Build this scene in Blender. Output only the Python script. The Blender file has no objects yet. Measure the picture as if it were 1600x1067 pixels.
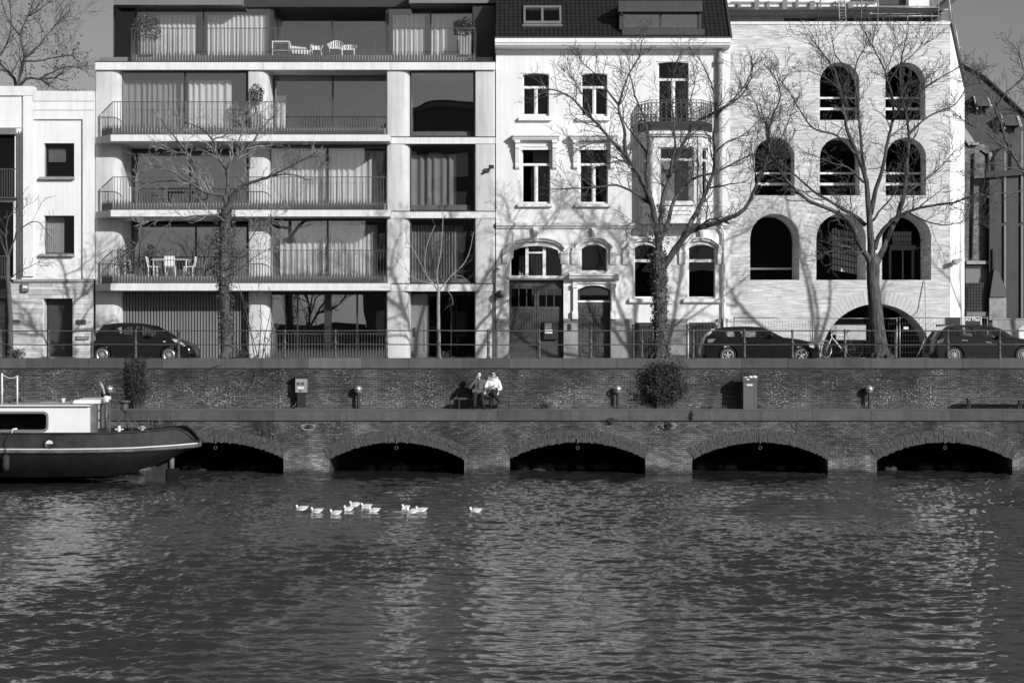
import bpy, bmesh, math, random
import numpy as np
from mathutils import Vector, Matrix
from mathutils.geometry import tessellate_polygon
S = bpy.context.scene
COL = S.collection
R = math.radians
rnd = random.Random(7)
# ------------------------------------------------------------ camera
F = 2850.0            # focal length in pixels of a 1600 px wide picture
H = 4.51              # eye height over the water
cam = bpy.data.cameras.new('camera'); camo = bpy.data.objects.new('camera', cam); COL.objects.link(camo)
camo.location = (0, 0, H); camo.rotation_euler = (R(90), 0, 0)
cam.sensor_width = 36; cam.lens = 36*F/1600; cam.clip_end = 2000
S.camera = camo
# ------------------------------------------------------------ light
SUN = Vector((8, -9, 5.0)).normalized()
w = bpy.data.worlds.new('World'); S.world = w; w.use_nodes = True
nt = w.node_tree; nt.nodes.clear()
sky = nt.nodes.new('ShaderNodeTexSky'); sky.sky_type = 'NISHITA'; sky.sun_disc = False
sky.sun_elevation = math.asin(SUN.z); sky.sun_rotation = math.atan2(SUN.x, SUN.y)
sky.air_density = 1.0; sky.dust_density = 1.0; sky.ozone_density = 1.0
sep = nt.nodes.new('ShaderNodeSeparateColor'); bg = nt.nodes.new('ShaderNodeBackground'); wo = nt.nodes.new('ShaderNodeOutputWorld')
nt.links.new(sky.outputs[0], sep.inputs[0]); nt.links.new(sep.outputs[0], bg.inputs[0]); nt.links.new(bg.outputs[0], wo.inputs[0])
bg.inputs[1].default_value = 0.085
sl = bpy.data.lights.new('sun', 'SUN'); slo = bpy.data.objects.new('sun', sl); COL.objects.link(slo)
sl.energy = 4.4; sl.angle = R(0.5); sl.color = (1, 1, 1)
slo.rotation_euler = SUN.to_track_quat('Z', 'Y').to_euler()
S.view_settings.view_transform = 'Standard'; S.view_settings.look = 'None'
S.view_settings.exposure = 0.0; S.view_settings.gamma = 1.0
try: S.view_settings.use_curve_mapping = False
except Exception: pass
S.render.engine = 'CYCLES'; S.cycles.use_denoising = True
S.cycles.max_bounces = 8; S.cycles.transparent_max_bounces = 16; S.cycles.caustics_reflective = False; S.cycles.caustics_refractive = False
S.cycles.sample_clamp_indirect = 6

def X(px, Y): return (px-800.0)/F*Y
def Z(py, Y): return H-(py-533.5)/F*Y
def P(px, py, Y): return Vector((X(px, Y), Y, Z(py, Y)))

# ------------------------------------------------------------ mesh helpers
class MB:
    def __init__(s): s.v = []; s.f = []
    def add(s, vs, fs):
        n = len(s.v); s.v.extend([tuple(q) for q in vs]); s.f.extend([tuple(i+n for i in f) for f in fs]); return s
    def box(s, x0, x1, y0, y1, z0, z1):
        return s.add([(x0,y0,z0),(x1,y0,z0),(x1,y1,z0),(x0,y1,z0),(x0,y0,z1),(x1,y0,z1),(x1,y1,z1),(x0,y1,z1)],
            [(3,2,1,0),(4,5,6,7),(0,1,5,4),(1,2,6,5),(2,3,7,6),(3,0,4,7)])
    def bar(s, a, b, wd, dp=None, up=(0,0,1)):
        a = Vector(a); b = Vector(b); d = (b-a)
        if d.length < 1e-6: return s
        d.normalize(); u = Vector(up)
        if abs(d.dot(u)) > .95: u = Vector((0,1,0))
        p = d.cross(u).normalized()*wd/2; q = d.cross(p).normalized()*(dp or wd)/2
        return s.add([a-p-q,a+p-q,a+p+q,a-p+q,b-p-q,b+p-q,b+p+q,b-p+q],
            [(3,2,1,0),(4,5,6,7),(0,1,5,4),(1,2,6,5),(2,3,7,6),(3,0,4,7)])
    def prism(s, loop, y0, y1, holes=(), back=True):
        """outline in X,Z extruded along Y, with holes"""
        loops = [list(loop)]+[list(h) for h in holes]
        t = tessellate_polygon([[Vector((x, 0, z)) for x, z in l] for l in loops])
        flat = [q for l in loops for q in l]
        n = len(flat); vs = [(x,y0,z) for x,z in flat]+[(x,y1,z) for x,z in flat]
        fs = [tuple(a) for a in t]
        if back: fs += [tuple(i+n for i in reversed(a)) for a in t]
        k = 0
        for l in loops:
            m = len(l)
            for i in range(m):
                a = k+i; b = k+(i+1) % m
                fs.append((a, b, b+n, a+n))
            k += m
        return s.add(vs, fs)
    def prismz(s, loop, z0, z1):
        """outline in X,Y extruded along Z"""
        n = len(loop); vs = [(x,y,z0) for x,y in loop]+[(x,y,z1) for x,y in loop]
        fs = [tuple(reversed(range(n))), tuple(range(n, 2*n))]+[(i,(i+1)%n,(i+1)%n+n,i+n) for i in range(n)]
        return s.add(vs, fs)
    def prismx(s, loop, x0, x1):
        """outline in Y,Z extruded along X"""
        n = len(loop); vs = [(x0,y,z) for y,z in loop]+[(x1,y,z) for y,z in loop]
        fs = [tuple(reversed(range(n))), tuple(range(n, 2*n))]+[(i,(i+1)%n,(i+1)%n+n,i+n) for i in range(n)]
        return s.add(vs, fs)
    def tube(s, pts, rad, n=6, closed=False):
        pts = [Vector(p) for p in pts]; m = len(pts)
        if not hasattr(rad, '__len__'): rad = [rad]*m
        vs = []; ref = None
        for i in range(m):
            if closed: d = pts[(i+1) % m]-pts[i-1]
            else: d = pts[min(i+1, m-1)]-pts[max(i-1, 0)]
            if d.length < 1e-9: d = Vector((0,0,1))
            d.normalize()
            if ref is None: ref = Vector((0,0,1)) if abs(d.z) < .8 else Vector((1,0,0))
            p = d.cross(ref)
            if p.length < 1e-4: ref = Vector((.3,.8,.2)); p = d.cross(ref)
            p.normalize(); q = d.cross(p); ref = -q if False else p.cross(d)
            for k in range(n):
                a = 2*math.pi*k/n
                vs.append(pts[i]+p*math.cos(a)*rad[i]+q*math.sin(a)*rad[i])
        fs = []
        for i in range(m if closed else m-1):
            j = (i+1) % m
            for k in range(n):
                fs.append((i*n+k, i*n+(k+1)%n, j*n+(k+1)%n, j*n+k))
        if not closed:
            fs.append(tuple(reversed(range(n)))); fs.append(tuple(range((m-1)*n, m*n)))
        return s.add(vs, fs)
    def lathe(s, c, prof, n=12, axis='z'):
        """prof: (radius, along) pairs round an axis through c"""
        vs = []
        for r, h in prof:
            for k in range(n):
                a = 2*math.pi*k/n; u = r*math.cos(a); v = r*math.sin(a)
                if axis == 'z': q = (c[0]+u, c[1]+v, c[2]+h)
                elif axis == 'y': q = (c[0]+u, c[1]+h, c[2]+v)
                else: q = (c[0]+h, c[1]+u, c[2]+v)
                vs.append(q)
        m = len(prof); fs = []
        for i in range(m-1):
            for k in range(n): fs.append((i*n+k, i*n+(k+1)%n, (i+1)*n+(k+1)%n, (i+1)*n+k))
        fs.append(tuple(reversed(range(n)))); fs.append(tuple(range((m-1)*n, m*n)))
        return s.add(vs, fs)
    def ball(s, c, r, n=8, sx=1, sy=1, sz=1):
        prof = [(max(.02,math.sin(math.pi*i/n))*1.0, -math.cos(math.pi*i/n)) for i in range(n+1)]
        k = len(s.v); s.lathe((0,0,0), prof, max(8, n))
        for i in range(k, len(s.v)):
            x,y,z = s.v[i]; s.v[i] = (c[0]+x*r*sx, c[1]+y*r*sy, c[2]+z*r*sz)
        return s
    def build(s, name, mat, parent=None, smooth=None, **kw):
        me = bpy.data.meshes.new(name)
        off = org(parent)
        if off.length > 0: vs = [(a-off.x, b-off.y, c-off.z) for a,b,c in s.v]
        else: vs = s.v
        me.from_pydata(vs, [], s.f); me.materials.append(mat)
        if smooth:
            me.polygons.foreach_set('use_smooth', [True]*len(me.polygons))
            if smooth is not True: me.set_sharp_from_angle(angle=R(smooth))
        me.update()
        o = bpy.data.objects.new(name, me); COL.objects.link(o)
        if parent: o.parent = parent
        for k, q in kw.items(): o[k] = q
        return o

def org(o):
    v = Vector((0,0,0))
    while o is not None: v = v+Vector(o.location); o = o.parent
    return v
def thing(name, label, cat, loc=(0,0,0), group=None):
    o = bpy.data.objects.new(name, None); COL.objects.link(o); o.location = loc; o.empty_display_size = .2
    o['label'] = label; o['category'] = cat
    if group: o['group'] = group
    return o
def tag(o, label, cat, group=None):
    o['label'] = label; o['category'] = cat
    if group: o['group'] = group
    return o
def struct(o): o['kind'] = 'structure'; return o
def children(o): return [c for c in bpy.data.objects if c.parent == o]
def copy_tree(o, loc, label=None, group=None):
    kids = {}
    for c in bpy.data.objects:
        if c.parent: kids.setdefault(c.parent.name, []).append(c)
    def rec(q, par):
        c = q.copy(); COL.objects.link(c)
        if par: c.parent = par
        for k in kids.get(q.name, []): rec(k, c)
        return c
    r = rec(o, None); r.location = loc
    if label: r['label'] = label
    if group: r['group'] = group
    return r

# ------------------------------------------------------------ materials
def newmat(name):
    m = bpy.data.materials.new(name); m.use_nodes = True; n = m.node_tree
    b = n.nodes['Principled BSDF']; return m, n, b
def nd(n, t, **kw):
    q = n.nodes.new(t)
    for k, v in kw.items(): setattr(q, k, v)
    return q
def math_(n, op, a, b=None, clamp=False):
    q = nd(n, 'ShaderNodeMath', operation=op, use_clamp=clamp)
    for i, v in enumerate((a, b)):
        if v is None: continue
        if isinstance(v, (int, float)): q.inputs[i].default_value = v
        else: n.links.new(v, q.inputs[i])
    return q.outputs[0]
def noise(n, vec, scale, detail=4, rough=.55, sc=None):
    if sc:
        mp = nd(n, 'ShaderNodeMapping'); mp.inputs['Scale'].default_value = sc; n.links.new(vec, mp.inputs[0]); vec = mp.outputs[0]
    q = nd(n, 'ShaderNodeTexNoise'); q.inputs['Scale'].default_value = scale; q.inputs['Detail'].default_value = detail
    q.inputs['Roughness'].default_value = rough; n.links.new(vec, q.inputs['Vector']); return q.outputs[0]
def ramp(n, v, a, b, lo=0., hi=1.):
    q = nd(n, 'ShaderNodeMapRange'); q.inputs[1].default_value = a; q.inputs[2].default_value = b
    q.inputs[3].default_value = lo; q.inputs[4].default_value = hi; n.links.new(v, q.inputs[0]); return q.outputs[0]
def grey(n, b, val):
    c = nd(n, 'ShaderNodeCombineColor')
    for i in range(3): n.links.new(val, c.inputs[i])
    n.links.new(c.outputs[0], b.inputs['Base Color'])
def M(name, c, rough=.7, var=.12, vs=1.5, streak=0., bump=0., bs=60., metal=0., spec=.4, fine=.06):
    m, n, b = newmat(name)
    tc = nd(n, 'ShaderNodeTexCoord').outputs['Object']
    a = ramp(n, noise(n, tc, vs, 6, .6), .3, .7, 1-var, 1+var)
    a = math_(n, 'MULTIPLY', a, ramp(n, noise(n, tc, vs*22, 3), .3, .7, 1-fine, 1+fine))
    if streak: a = math_(n, 'MULTIPLY', a, ramp(n, noise(n, tc, 1, 4, .6, (5,5,.45)), .42, .72, 1, 1-streak))
    grey(n, b, math_(n, 'MULTIPLY', a, c))
    b.inputs['Roughness'].default_value = rough; b.inputs['Metallic'].default_value = metal
    b.inputs['Specular IOR Level'].default_value = spec
    if bump:
        bp = nd(n, 'ShaderNodeBump'); bp.inputs['Strength'].default_value = bump; bp.inputs['Distance'].default_value = .02
        n.links.new(noise(n, tc, bs, 4), bp.inputs['Height']); n.links.new(bp.outputs[0], b.inputs['Normal'])
    return m
def brickmat(name, lo, hi, mortar, bw, bh, ms, patch=.25, white=0., bump=.5, uneven=.2, wetline=False, rough=.85, foot=None):
    m, n, b = newmat(name)
    tc = nd(n, 'ShaderNodeTexCoord').outputs['Object']
    sx = nd(n, 'ShaderNodeSeparateXYZ'); n.links.new(tc, sx.inputs[0])
    cb = nd(n, 'ShaderNodeCombineXYZ'); n.links.new(math_(n, 'ADD', sx.outputs[0], sx.outputs[1]), cb.inputs[0]); n.links.new(sx.outputs[2], cb.inputs[1])
    wob = noise(n, tc, .8, 2)
    bt = nd(n, 'ShaderNodeTexBrick'); n.links.new(cb.outputs[0], bt.inputs['Vector'])
    bt.inputs['Color1'].default_value = (lo,lo,lo,1); bt.inputs['Color2'].default_value = (hi,hi,hi,1); bt.inputs['Mortar'].default_value = (mortar,)*3+(1,)
    bt.inputs['Scale'].default_value = 1; bt.inputs['Brick Width'].default_value = bw; bt.inputs['Row Height'].default_value = bh
    bt.inputs['Mortar Size'].default_value = ms; bt.inputs['Mortar Smooth'].default_value = .3; bt.inputs['Bias'].default_value = 0
    s2 = nd(n, 'ShaderNodeSeparateColor'); n.links.new(bt.outputs['Color'], s2.inputs[0])
    v = s2.outputs[0]
    # per-brick unevenness with long horizontal streaks, then big weathered patches
    v = math_(n, 'MULTIPLY', v, ramp(n, noise(n, tc, 1, 3, .6, (1/bw*.5,1/bw*.5,1/bh*.9)), .3, .7, 1-uneven, 1+uneven))
    v = math_(n, 'MULTIPLY', v, ramp(n, noise(n, tc, .55, 6, .65), .3, .7, 1-patch*1.3, 1+patch*1.3))
    v = math_(n, 'MULTIPLY', v, ramp(n, noise(n, tc, 1, 4, .6, (1.6,1.6,.25)), .4, .75, 1+patch*.3, 1-patch*.6))
    if white:
        mask = ramp(n, noise(n, tc, .9, 4, .65), .49, .64)
        blot = ramp(n, noise(n, tc, 1, 2, .7, (13,13,22)), .575, .64)
        tiny = ramp(n, noise(n, tc, 1, 1, .7, (24,24,34)), .62, .72, 0, .35)
        k = math_(n, 'ADD', math_(n, 'MULTIPLY', math_(n, 'MULTIPLY', blot, mask), .8), math_(n, 'MULTIPLY', tiny, ramp(n, noise(n, tc, .5, 3), .4, .62)), True)
        v = math_(n, 'ADD', math_(n, 'MULTIPLY', v, math_(n, 'SUBTRACT', 1., k)), math_(n, 'MULTIPLY', k, white))
    if foot is not None:   # lime and salts bloom over the foot of the wall
        fz = math_(n, 'ADD', sx.outputs[2], math_(n, 'MULTIPLY', math_(n, 'SUBTRACT', noise(n, tc, 1.1, 5, .65), .5), 1.1))
        v = math_(n, 'MULTIPLY', v, ramp(n, fz, foot, foot+.6, 1.5, .92))
    if wetline:   # algae-dark, then pale lime line just over the water
        wz = math_(n, 'ADD', sx.outputs[2], math_(n, 'MULTIPLY', math_(n, 'SUBTRACT', noise(n, tc, 1.5, 4), .5), .5))
        v = math_(n, 'MULTIPLY', v, ramp(n, wz, .08, .3, .3, 1.))
        v = math_(n, 'MULTIPLY', v, ramp(n, wz, .4, .95, 2.1, 1.))
    grey(n, b, v); b.inputs['Roughness'].default_value = rough; b.inputs['Specular IOR Level'].default_value = .25
    bp = nd(n, 'ShaderNodeBump'); bp.inputs['Strength'].default_value = bump; bp.inputs['Distance'].default_value = .015
    hgt = math_(n, 'ADD', math_(n, 'SUBTRACT', 1., bt.outputs['Fac']), math_(n, 'MULTIPLY', noise(n, tc, 30, 4), .6))
    n.links.new(hgt, bp.inputs['Height']); n.links.new(bp.outputs[0], b.inputs['Normal'])
    return m
def glassmat(name, refl=.12, tint=.75, rough=.0, wav=.0):
    m = bpy.data.materials.new(name); m.use_nodes = True; n = m.node_tree; n.nodes.clear()
    out = nd(n, 'ShaderNodeOutputMaterial'); mix = nd(n, 'ShaderNodeMixShader')
    tr = nd(n, 'ShaderNodeBsdfTransparent'); tr.inputs[0].default_value = (tint,)*3+(1,)
    gl = nd(n, 'ShaderNodeBsdfGlossy'); gl.inputs['Roughness'].default_value = rough; gl.inputs[0].default_value = (.95,)*3+(1,)
    lw = nd(n, 'ShaderNodeLayerWeight'); lw.inputs[0].default_value = .2
    n.links.new(ramp(n, lw.outputs['Fresnel'], 0, 1, refl, 1), mix.inputs[0])
    n.links.new(tr.outputs[0], mix.inputs[1]); n.links.new(gl.outputs[0], mix.inputs[2]); n.links.new(mix.outputs[0], out.inputs[0])
    if wav:
        tc = nd(n, 'ShaderNodeTexCoord').outputs['Object']
        bp = nd(n, 'ShaderNodeBump'); bp.inputs['Strength'].default_value = wav; bp.inputs['Distance'].default_value = .02
        n.links.new(noise(n, tc, .7, 1), bp.inputs['Height'])
        n.links.new(bp.outputs[0], gl.inputs['Normal'])
    return m
stucco = M('white_stucco', .76, .85, .05, .8, streak=.12, bump=.15, bs=90)
stucco_old = M('weathered_stucco', .72, .85, .05, .6, streak=.12, bump=.15, bs=70)
trim_w = M('white_trim', .78, .7, .04, 2, streak=.08, bump=.1)
paint_w = M('white_paint', .76, .45, .04, 2)
concrete = M('pale_concrete', .58, .8, .08, 1.2, streak=.2, bump=.2, bs=45)
conc_band = M('concrete_band', .72, .75, .06, 1, streak=.16, bump=.12)
conc_grey = M('grey_concrete', .34, .85, .12, 1.2, streak=.15, bump=.2)
frame_d = M('dark_bronze', .035, .4, .08, 2, spec=.5)
metal_g = M('grey_metal', .17, .5, .08, 1, streak=.1, spec=.5)
rail_m = M('rail_metal', .075, .5, .08, 2, spec=.5)
clad_m = M('ribbed_cladding', .19, .6, .1, .7, streak=.12)
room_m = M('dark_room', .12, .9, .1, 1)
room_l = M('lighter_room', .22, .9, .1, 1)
black_m = M('black_paint', .025, .45, .1, 3)
iron = M('cast_iron', .07, .55, .2, 4, bump=.2)
cloth_c = M('pale_curtain', .86, .9, .03, 3)
cloth_d = M('grey_curtain', .35, .9, .05, 3)
tile_m = M('glazed_roof_tile', .022, .32, .2, 3, spec=.5)
zinc = M('dark_zinc', .05, .5, .2, 1, streak=.2)
slate = M('slate', .075, .75, .25, 1.5, streak=.1, bump=.3)
stone_d = M('bluestone', .088, .8, .18, 1.3, streak=.25, bump=.35, bs=40)
stone_l = M('pale_bluestone', .125, .8, .15, 1.3, streak=.25, bump=.35, bs=40)
stone_b = M('dark_bluestone', .07, .8, .18, 1.3, streak=.3, bump=.35, bs=40)
plinth_m = M('grey_plinth', .3, .85, .15, 2, streak=.2, bump=.2)
asphalt = M('asphalt', .05, .9, .15, 2, bump=.3, bs=90)
pave_m = M('paving', .16, .9, .15, 3, bump=.3)
bark = M('bark', .085, .9, .3, 5, bump=.9, bs=35)
twig_sun = M('sunlit_twig_bark', .26, .85, .25, 4)  # light pollard twigs, with their sunlit brightness put into the colour
bin_m = M('bin_grey', .1, .5, .1, 2, streak=.15)
def barkmat():
    m, n, b = newmat('furrowed_bark'); tc = nd(n, 'ShaderNodeTexCoord').outputs['Object']
    f = noise(n, tc, 1, 5, .65, (17,17,2.6)); k = math_(n, 'MULTIPLY', ramp(n, f, .38, .62, .45, 1.5), ramp(n, noise(n, tc, 2, 4), .3, .7, .75, 1.3))
    grey(n, b, math_(n, 'MULTIPLY', k, .085)); b.inputs['Roughness'].default_value = .95; b.inputs['Specular IOR Level'].default_value = .15
    bp = nd(n, 'ShaderNodeBump'); bp.inputs['Strength'].default_value = 1; bp.inputs['Distance'].default_value = .07
    n.links.new(f, bp.inputs['Height']); n.links.new(bp.outputs[0], b.inputs['Normal']); return m
bark_f = barkmat()
bark_l = M('twig_bark', .075, .85, .25, 4)
leaf_m = M('ivy_leaf', .05, .45, .35, 6, spec=.5)
leaf_b = M('bush_leaf', .05, .6, .4, 5)
dry_m = M('dry_leaf', .1, .8, .3, 5)
grass_m = M('grass_blade', .09, .8, .35, 5)
wood_d = M('dark_wood', .06, .6, .2, 3, streak=.2)
steel = M('scaffold_steel', .38, .4, .1, 3, metal=.6)
white_m = M('white_plastic', .7, .5, .05, 3)
car_m = M('black_car_paint', .012, .12, .05, 1, spec=.6, fine=.02)
car2_m = M('charcoal_car_paint', .018, .18, .05, 1, spec=.6, fine=.02)
rubber = M('rubber', .025, .8, .2, 8)
alloy = M('alloy', .55, .3, .05, 5, metal=.5)
lampgl = M('headlamp_glass', .6, .1, .05, 5, spec=.8)
quay_b = brickmat('quay_brick', .04, .095, .022, .22, .066, .012, .5, white=.6, bump=.8, uneven=.35, foot=.15)
quay_lo = brickmat('lower_quay_brick', .05, .12, .04, .22, .066, .012, .6, white=.42, bump=.9, uneven=.35, wetline=True)
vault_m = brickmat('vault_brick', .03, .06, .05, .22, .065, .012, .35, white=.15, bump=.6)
arch_b = M('arch_brick', .07, .85, .5, 9, bump=.5)
pale_b = brickmat('pale_long_brick', .46, .70, .54, .40, .052, .006, .1, bump=.35, uneven=.24, rough=.8)
old_b = brickmat('sooty_brick', .08, .2, .16, .22, .07, .012, .5, white=.35, bump=.6)
pane_c = glassmat('coated_glass', .15, .93, wav=.12)
pane_o = glassmat('window_glass', .006, .72, wav=.15)
pane_d = glassmat('dark_glass', .05, .25)
car_g = glassmat('car_glass', .05, .82)
# ------------------------------------------------------------ setting: water, ground
Y0, Y1, YF = 62.0, 64.5, 75.0
ZL = Z(642, Y0); ZC = Z(560, 64.4); ZS = ZC-.18   # quay path, coping top, street
def water():
    xs = np.concatenate([np.array([-140,-100,-70,-50,-40,-33,-28,-25,-23]), np.arange(-22, 22.01, .06), np.array([23,25,28,33,40,50,70,100,140])])
    ys = np.concatenate([np.array([-30,-18,-8,0,7,12,16,19,21]), np.arange(22, 33, .026), np.arange(33, 46, .042), np.arange(46, 66.01, .072)])
    gx, gy = np.meshgrid(xs, ys); z = np.zeros_like(gx); rs = np.random.RandomState(3)
    # wind ripples travelling roughly towards the camera and to the left, several wavelengths, patchy in strength
    gust = np.zeros_like(gx)
    for i in range(14):
        k = 2*np.pi/rs.uniform(5, 16); a = rs.uniform(0, 2*np.pi)
        gust += np.sin(k*(np.cos(a)*gx+np.sin(a)*gy*.6)+rs.uniform(0, 6.28))
    gust = 1+.15*gust
    ox, oy = np.zeros_like(gx), np.zeros_like(gx)
    for i in range(110):
        lam = .12*(1.05/.12)**(rs.uniform(0, 1)**1.05)
        a = rs.normal(-1.6, .45 if lam > .38 else .95); k = 2*np.pi/lam
        amp = (.0040 if lam > .38 else .0047)*lam
        ph = k*(np.cos(a)*gx+np.sin(a)*gy)+rs.uniform(0, 6.28)
        c_ = amp*np.cos(ph)
        z += amp*np.sin(ph); ox += .9*np.cos(a)*c_; oy += .9*np.sin(a)*c_
    fade = np.clip((22-np.abs(gx))/1.5, 0, 1)*np.clip((gy-21)/1.5, 0, 1)*np.clip(gust, .45, 1.6)
    z = z*fade; gx = gx+ox*fade; gy = gy+oy*fade
    nx, ny = len(xs), len(ys)
    v = np.stack([gx, gy, z], -1).reshape(-1, 3)
    idx = np.arange(nx*ny).reshape(ny, nx)
    q = np.stack([idx[:-1,:-1], idx[:-1,1:], idx[1:,1:], idx[1:,:-1]], -1).reshape(-1, 4)
    me = bpy.data.meshes.new('water'); me.vertices.add(len(v)); me.vertices.foreach_set('co', v.ravel())
    me.loops.add(q.size); me.loops.foreach_set('vertex_index', q.ravel()); me.polygons.add(len(q))
    me.polygons.foreach_set('loop_start', np.arange(0, q.size, 4)); me.polygons.foreach_set('use_smooth', [True]*len(q))
    me.update(calc_edges=True)
    m, n, b = newmat('canal_water')
    b.inputs['Base Color'].default_value = (.03,.03,.03,1); b.inputs['Roughness'].default_value = .03; b.inputs['IOR'].default_value = 1.75
    tc = nd(n, 'ShaderNodeTexCoord').outputs['Object']
    h = math_(n, 'ADD', noise(n, tc, 1, 3, .6, (8,13,1)), math_(n, 'MULTIPLY', noise(n, tc, 1, 2, .6, (20,30,1)), .4))
    gst = ramp(n, noise(n, tc, .16, 3), .35, .65, .6, 1.)
    bp = nd(n, 'ShaderNodeBump'); bp.inputs['Distance'].default_value = .004
    n.links.new(gst, bp.inputs['Strength']); n.links.new(h, bp.inputs['Height']); n.links.new(bp.outputs[0], b.inputs['Normal'])
    me.materials.append(m); o = bpy.data.objects.new('water', me); COL.objects.link(o); struct(o)
water()
struct(MB().box(-140, 140, -40, 70, -2.6, -2.5).build('canal_bed', black_m))
g = MB().box(-140, 140, Y1+.66, 160, ZS-.3, ZS)
struct(g.build('street', asphalt))
struct(MB().box(-140, 140, 72.6, 76.5, ZS+.004, ZS+.1).build('pavement', pave_m))
struct(MB().box(-140, 140, 72.48, 72.6, ZS+.004, ZS+.115).build('kerb', stone_d))
struct(MB().box(-140, 140, Y0+.45, Y1+.2, ZL-.25, ZL-.012).build('quay_path', pave_m))

# ------------------------------------------------------------ quay walls
XA, XB = -46.0, 46.0
uw = thing('quay_wall', 'upper dark brick quay wall with bluestone coping behind the benches', 'wall', (0, Y1, ZL))
zc = Z(575, 64.4)
MB().box(XA, XB, Y1, Y1+.5, ZL-.2, zc).build('brickwork', quay_b, uw)
def coping(parent, y0, y1, z0, z1, lens, mats, x=XA):
    k = 0
    while x < XB:
        L = lens(); jy = rnd.uniform(-.006, .006); jz = rnd.uniform(-.014, .01)
        MB().box(x+.005, x+L-.005, y0+jy, y1, z0, z1+jz).build('coping_stone', mats(x, L), parent); x += L
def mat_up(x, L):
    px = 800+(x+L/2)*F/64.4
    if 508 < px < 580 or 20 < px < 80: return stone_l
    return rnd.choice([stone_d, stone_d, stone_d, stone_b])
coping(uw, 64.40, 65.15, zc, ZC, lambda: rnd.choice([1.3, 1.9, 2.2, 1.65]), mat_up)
MB().box(XA, XB, Y1-.012, Y1, zc-.045, zc-.002).build('mortar_bed', plinth_m, uw)

lw_ = thing('quay_wall', 'lower quay wall rising from the water with five low brick arches', 'wall', (0, Y0, 0))
zlc = Z(657, 61.93)
ARCH = [52, 337, 619.5, 902.5, 1187.5, 1476, 1763]
AR = []
for i, c in enumerate(ARCH):
    x0, x1 = X(c-106, Y0), X(c+106, Y0); zs, zt = Z(716+rnd.uniform(-2, 2), Y0), Z(690, Y0)
    hw = (x1-x0)/2; rise = zt-zs; r = (hw*hw+rise*rise)/(2*rise); cx = (x0+x1)/2; cz = zt-r
    a0 = math.asin(hw/r)
    pts = [(cx+r*math.sin(-a0+2*a0*k/22), cz+r*math.cos(-a0+2*a0*k/22)) for k in range(23)]
    AR.append((x0, x1, zs, zt, r, cx, cz, a0, pts))
loop = [(XA, -1.2)]
for a in AR: loop += [(a[0], -1.2)]+a[8]+[(a[1], -1.2)]
loop += [(XB, -1.2), (XB, zlc), (XA, zlc)]
MB().prism(loop, Y0, Y0+.55).build('brickwork', quay_lo, lw_)
for a in AR:
    x0, x1, zs, zt, r, cx, cz, a0, pts = a
    mb = MB()
    prof = [(x0, -1.2)]+pts+[(x1, -1.2)]
    n = len(prof)
    mb.add([(x, Y0+.551, z) for x, z in prof]+[(x, Y0+4.5, z) for x, z in prof], [(i, i+1, i+1+n, i+n) for i in range(n-1)])
    mb.box(x0-.2, x1+.2, Y0+4.5, Y0+4.7, -1.2, zt+.2)
    mb.build('vault', vault_m, lw_)
    # rings of bricks on edge round the arch, slightly proud and uneven
    mb = MB()
    for row, (ra, rb) in enumerate(((.0, .2), (.212, .40))):
        nb = int(2*a0*r/.074)
        for k in range(nb):
            t0 = -a0+2*a0*(k+.06)/nb; t1 = -a0+2*a0*(k+.94)/nb; pr = .012+rnd.uniform(-.012, .02)
            q = [(cx+(r+e)*math.sin(t), cz+(r+e)*math.cos(t)) for t, e in ((t0, ra+rnd.uniform(-.045,.006)), (t1, ra+rnd.uniform(-.045,.006)), (t1, rb), (t0, rb))]
            mb.add([(x, Y0-pr, z) for x, z in q]+[(x, Y0+.05, z) for x, z in q], [(0,1,2,3),(4,7,6,5),(0,4,5,1),(1,5,6,2),(2,6,7,3),(3,7,4,0)])
    mb.build('arch_bricks', arch_b, lw_, kind='stuff')
    # iron mooring ring hung from the crown of the vault
    mb = MB(); c = Vector((cx, Y0-.05, zt-.10))
    mb.box(cx-.02, cx+.02, Y0-.06, Y0+.04, zt-.06, zt+.12)
    mb.tube([c+Vector((.055*math.sin(t), 0, -.1+.055*math.cos(t))) for t in [k*math.pi/5 for k in range(10)]], .012, 5, True)
    mb.build('mooring_ring', rail_m, lw_)
    # rubble lying at the foot of the vault
    mb = MB()
    for k in range(14):
        mb.ball((rnd.uniform(x0+.3, x1-.3), Y0+rnd.uniform(1.8, 3.6), rnd.uniform(0, .12)), rnd.uniform(.1, .26), 5, 1.3, 1, .7)
    mb.build('rubble', vault_m, lw_, kind='stuff')
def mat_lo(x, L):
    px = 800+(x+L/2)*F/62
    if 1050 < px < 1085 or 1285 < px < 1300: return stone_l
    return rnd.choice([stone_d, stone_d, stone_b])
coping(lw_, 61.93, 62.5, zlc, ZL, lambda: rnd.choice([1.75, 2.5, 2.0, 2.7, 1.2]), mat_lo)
# boat-shaped mooring recesses in the lower wall
for px, py in ((482, 667), (1045, 665)):
    c = P(px, py, Y0); mb = MB(); n = 16
    el = [(c.x+.26*math.cos(2*math.pi*k/n), c.z+.11*math.sin(2*math.pi*k/n)) for k in range(n)]
    el2 = [(c.x+.2*math.cos(2*math.pi*k/n), c.z+.075*math.sin(2*math.pi*k/n)) for k in range(n)]
    mb.prism(el, Y0-.03, Y0+.02, [el2]); mb.build('recess_rim', plinth_m, lw_)
    MB().prism(el2, Y0-.004, Y0+.03).build('recess_back', black_m, lw_)
    MB().tube([(c.x-.3, Y0-.05, c.z), (c.x-.1, Y0-.06, c.z+.02), (c.x+.1, Y0-.06, c.z), (c.x+.3, Y0-.05, c.z+.01)], .018, 6).build('mooring_bar', steel, lw_)

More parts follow.
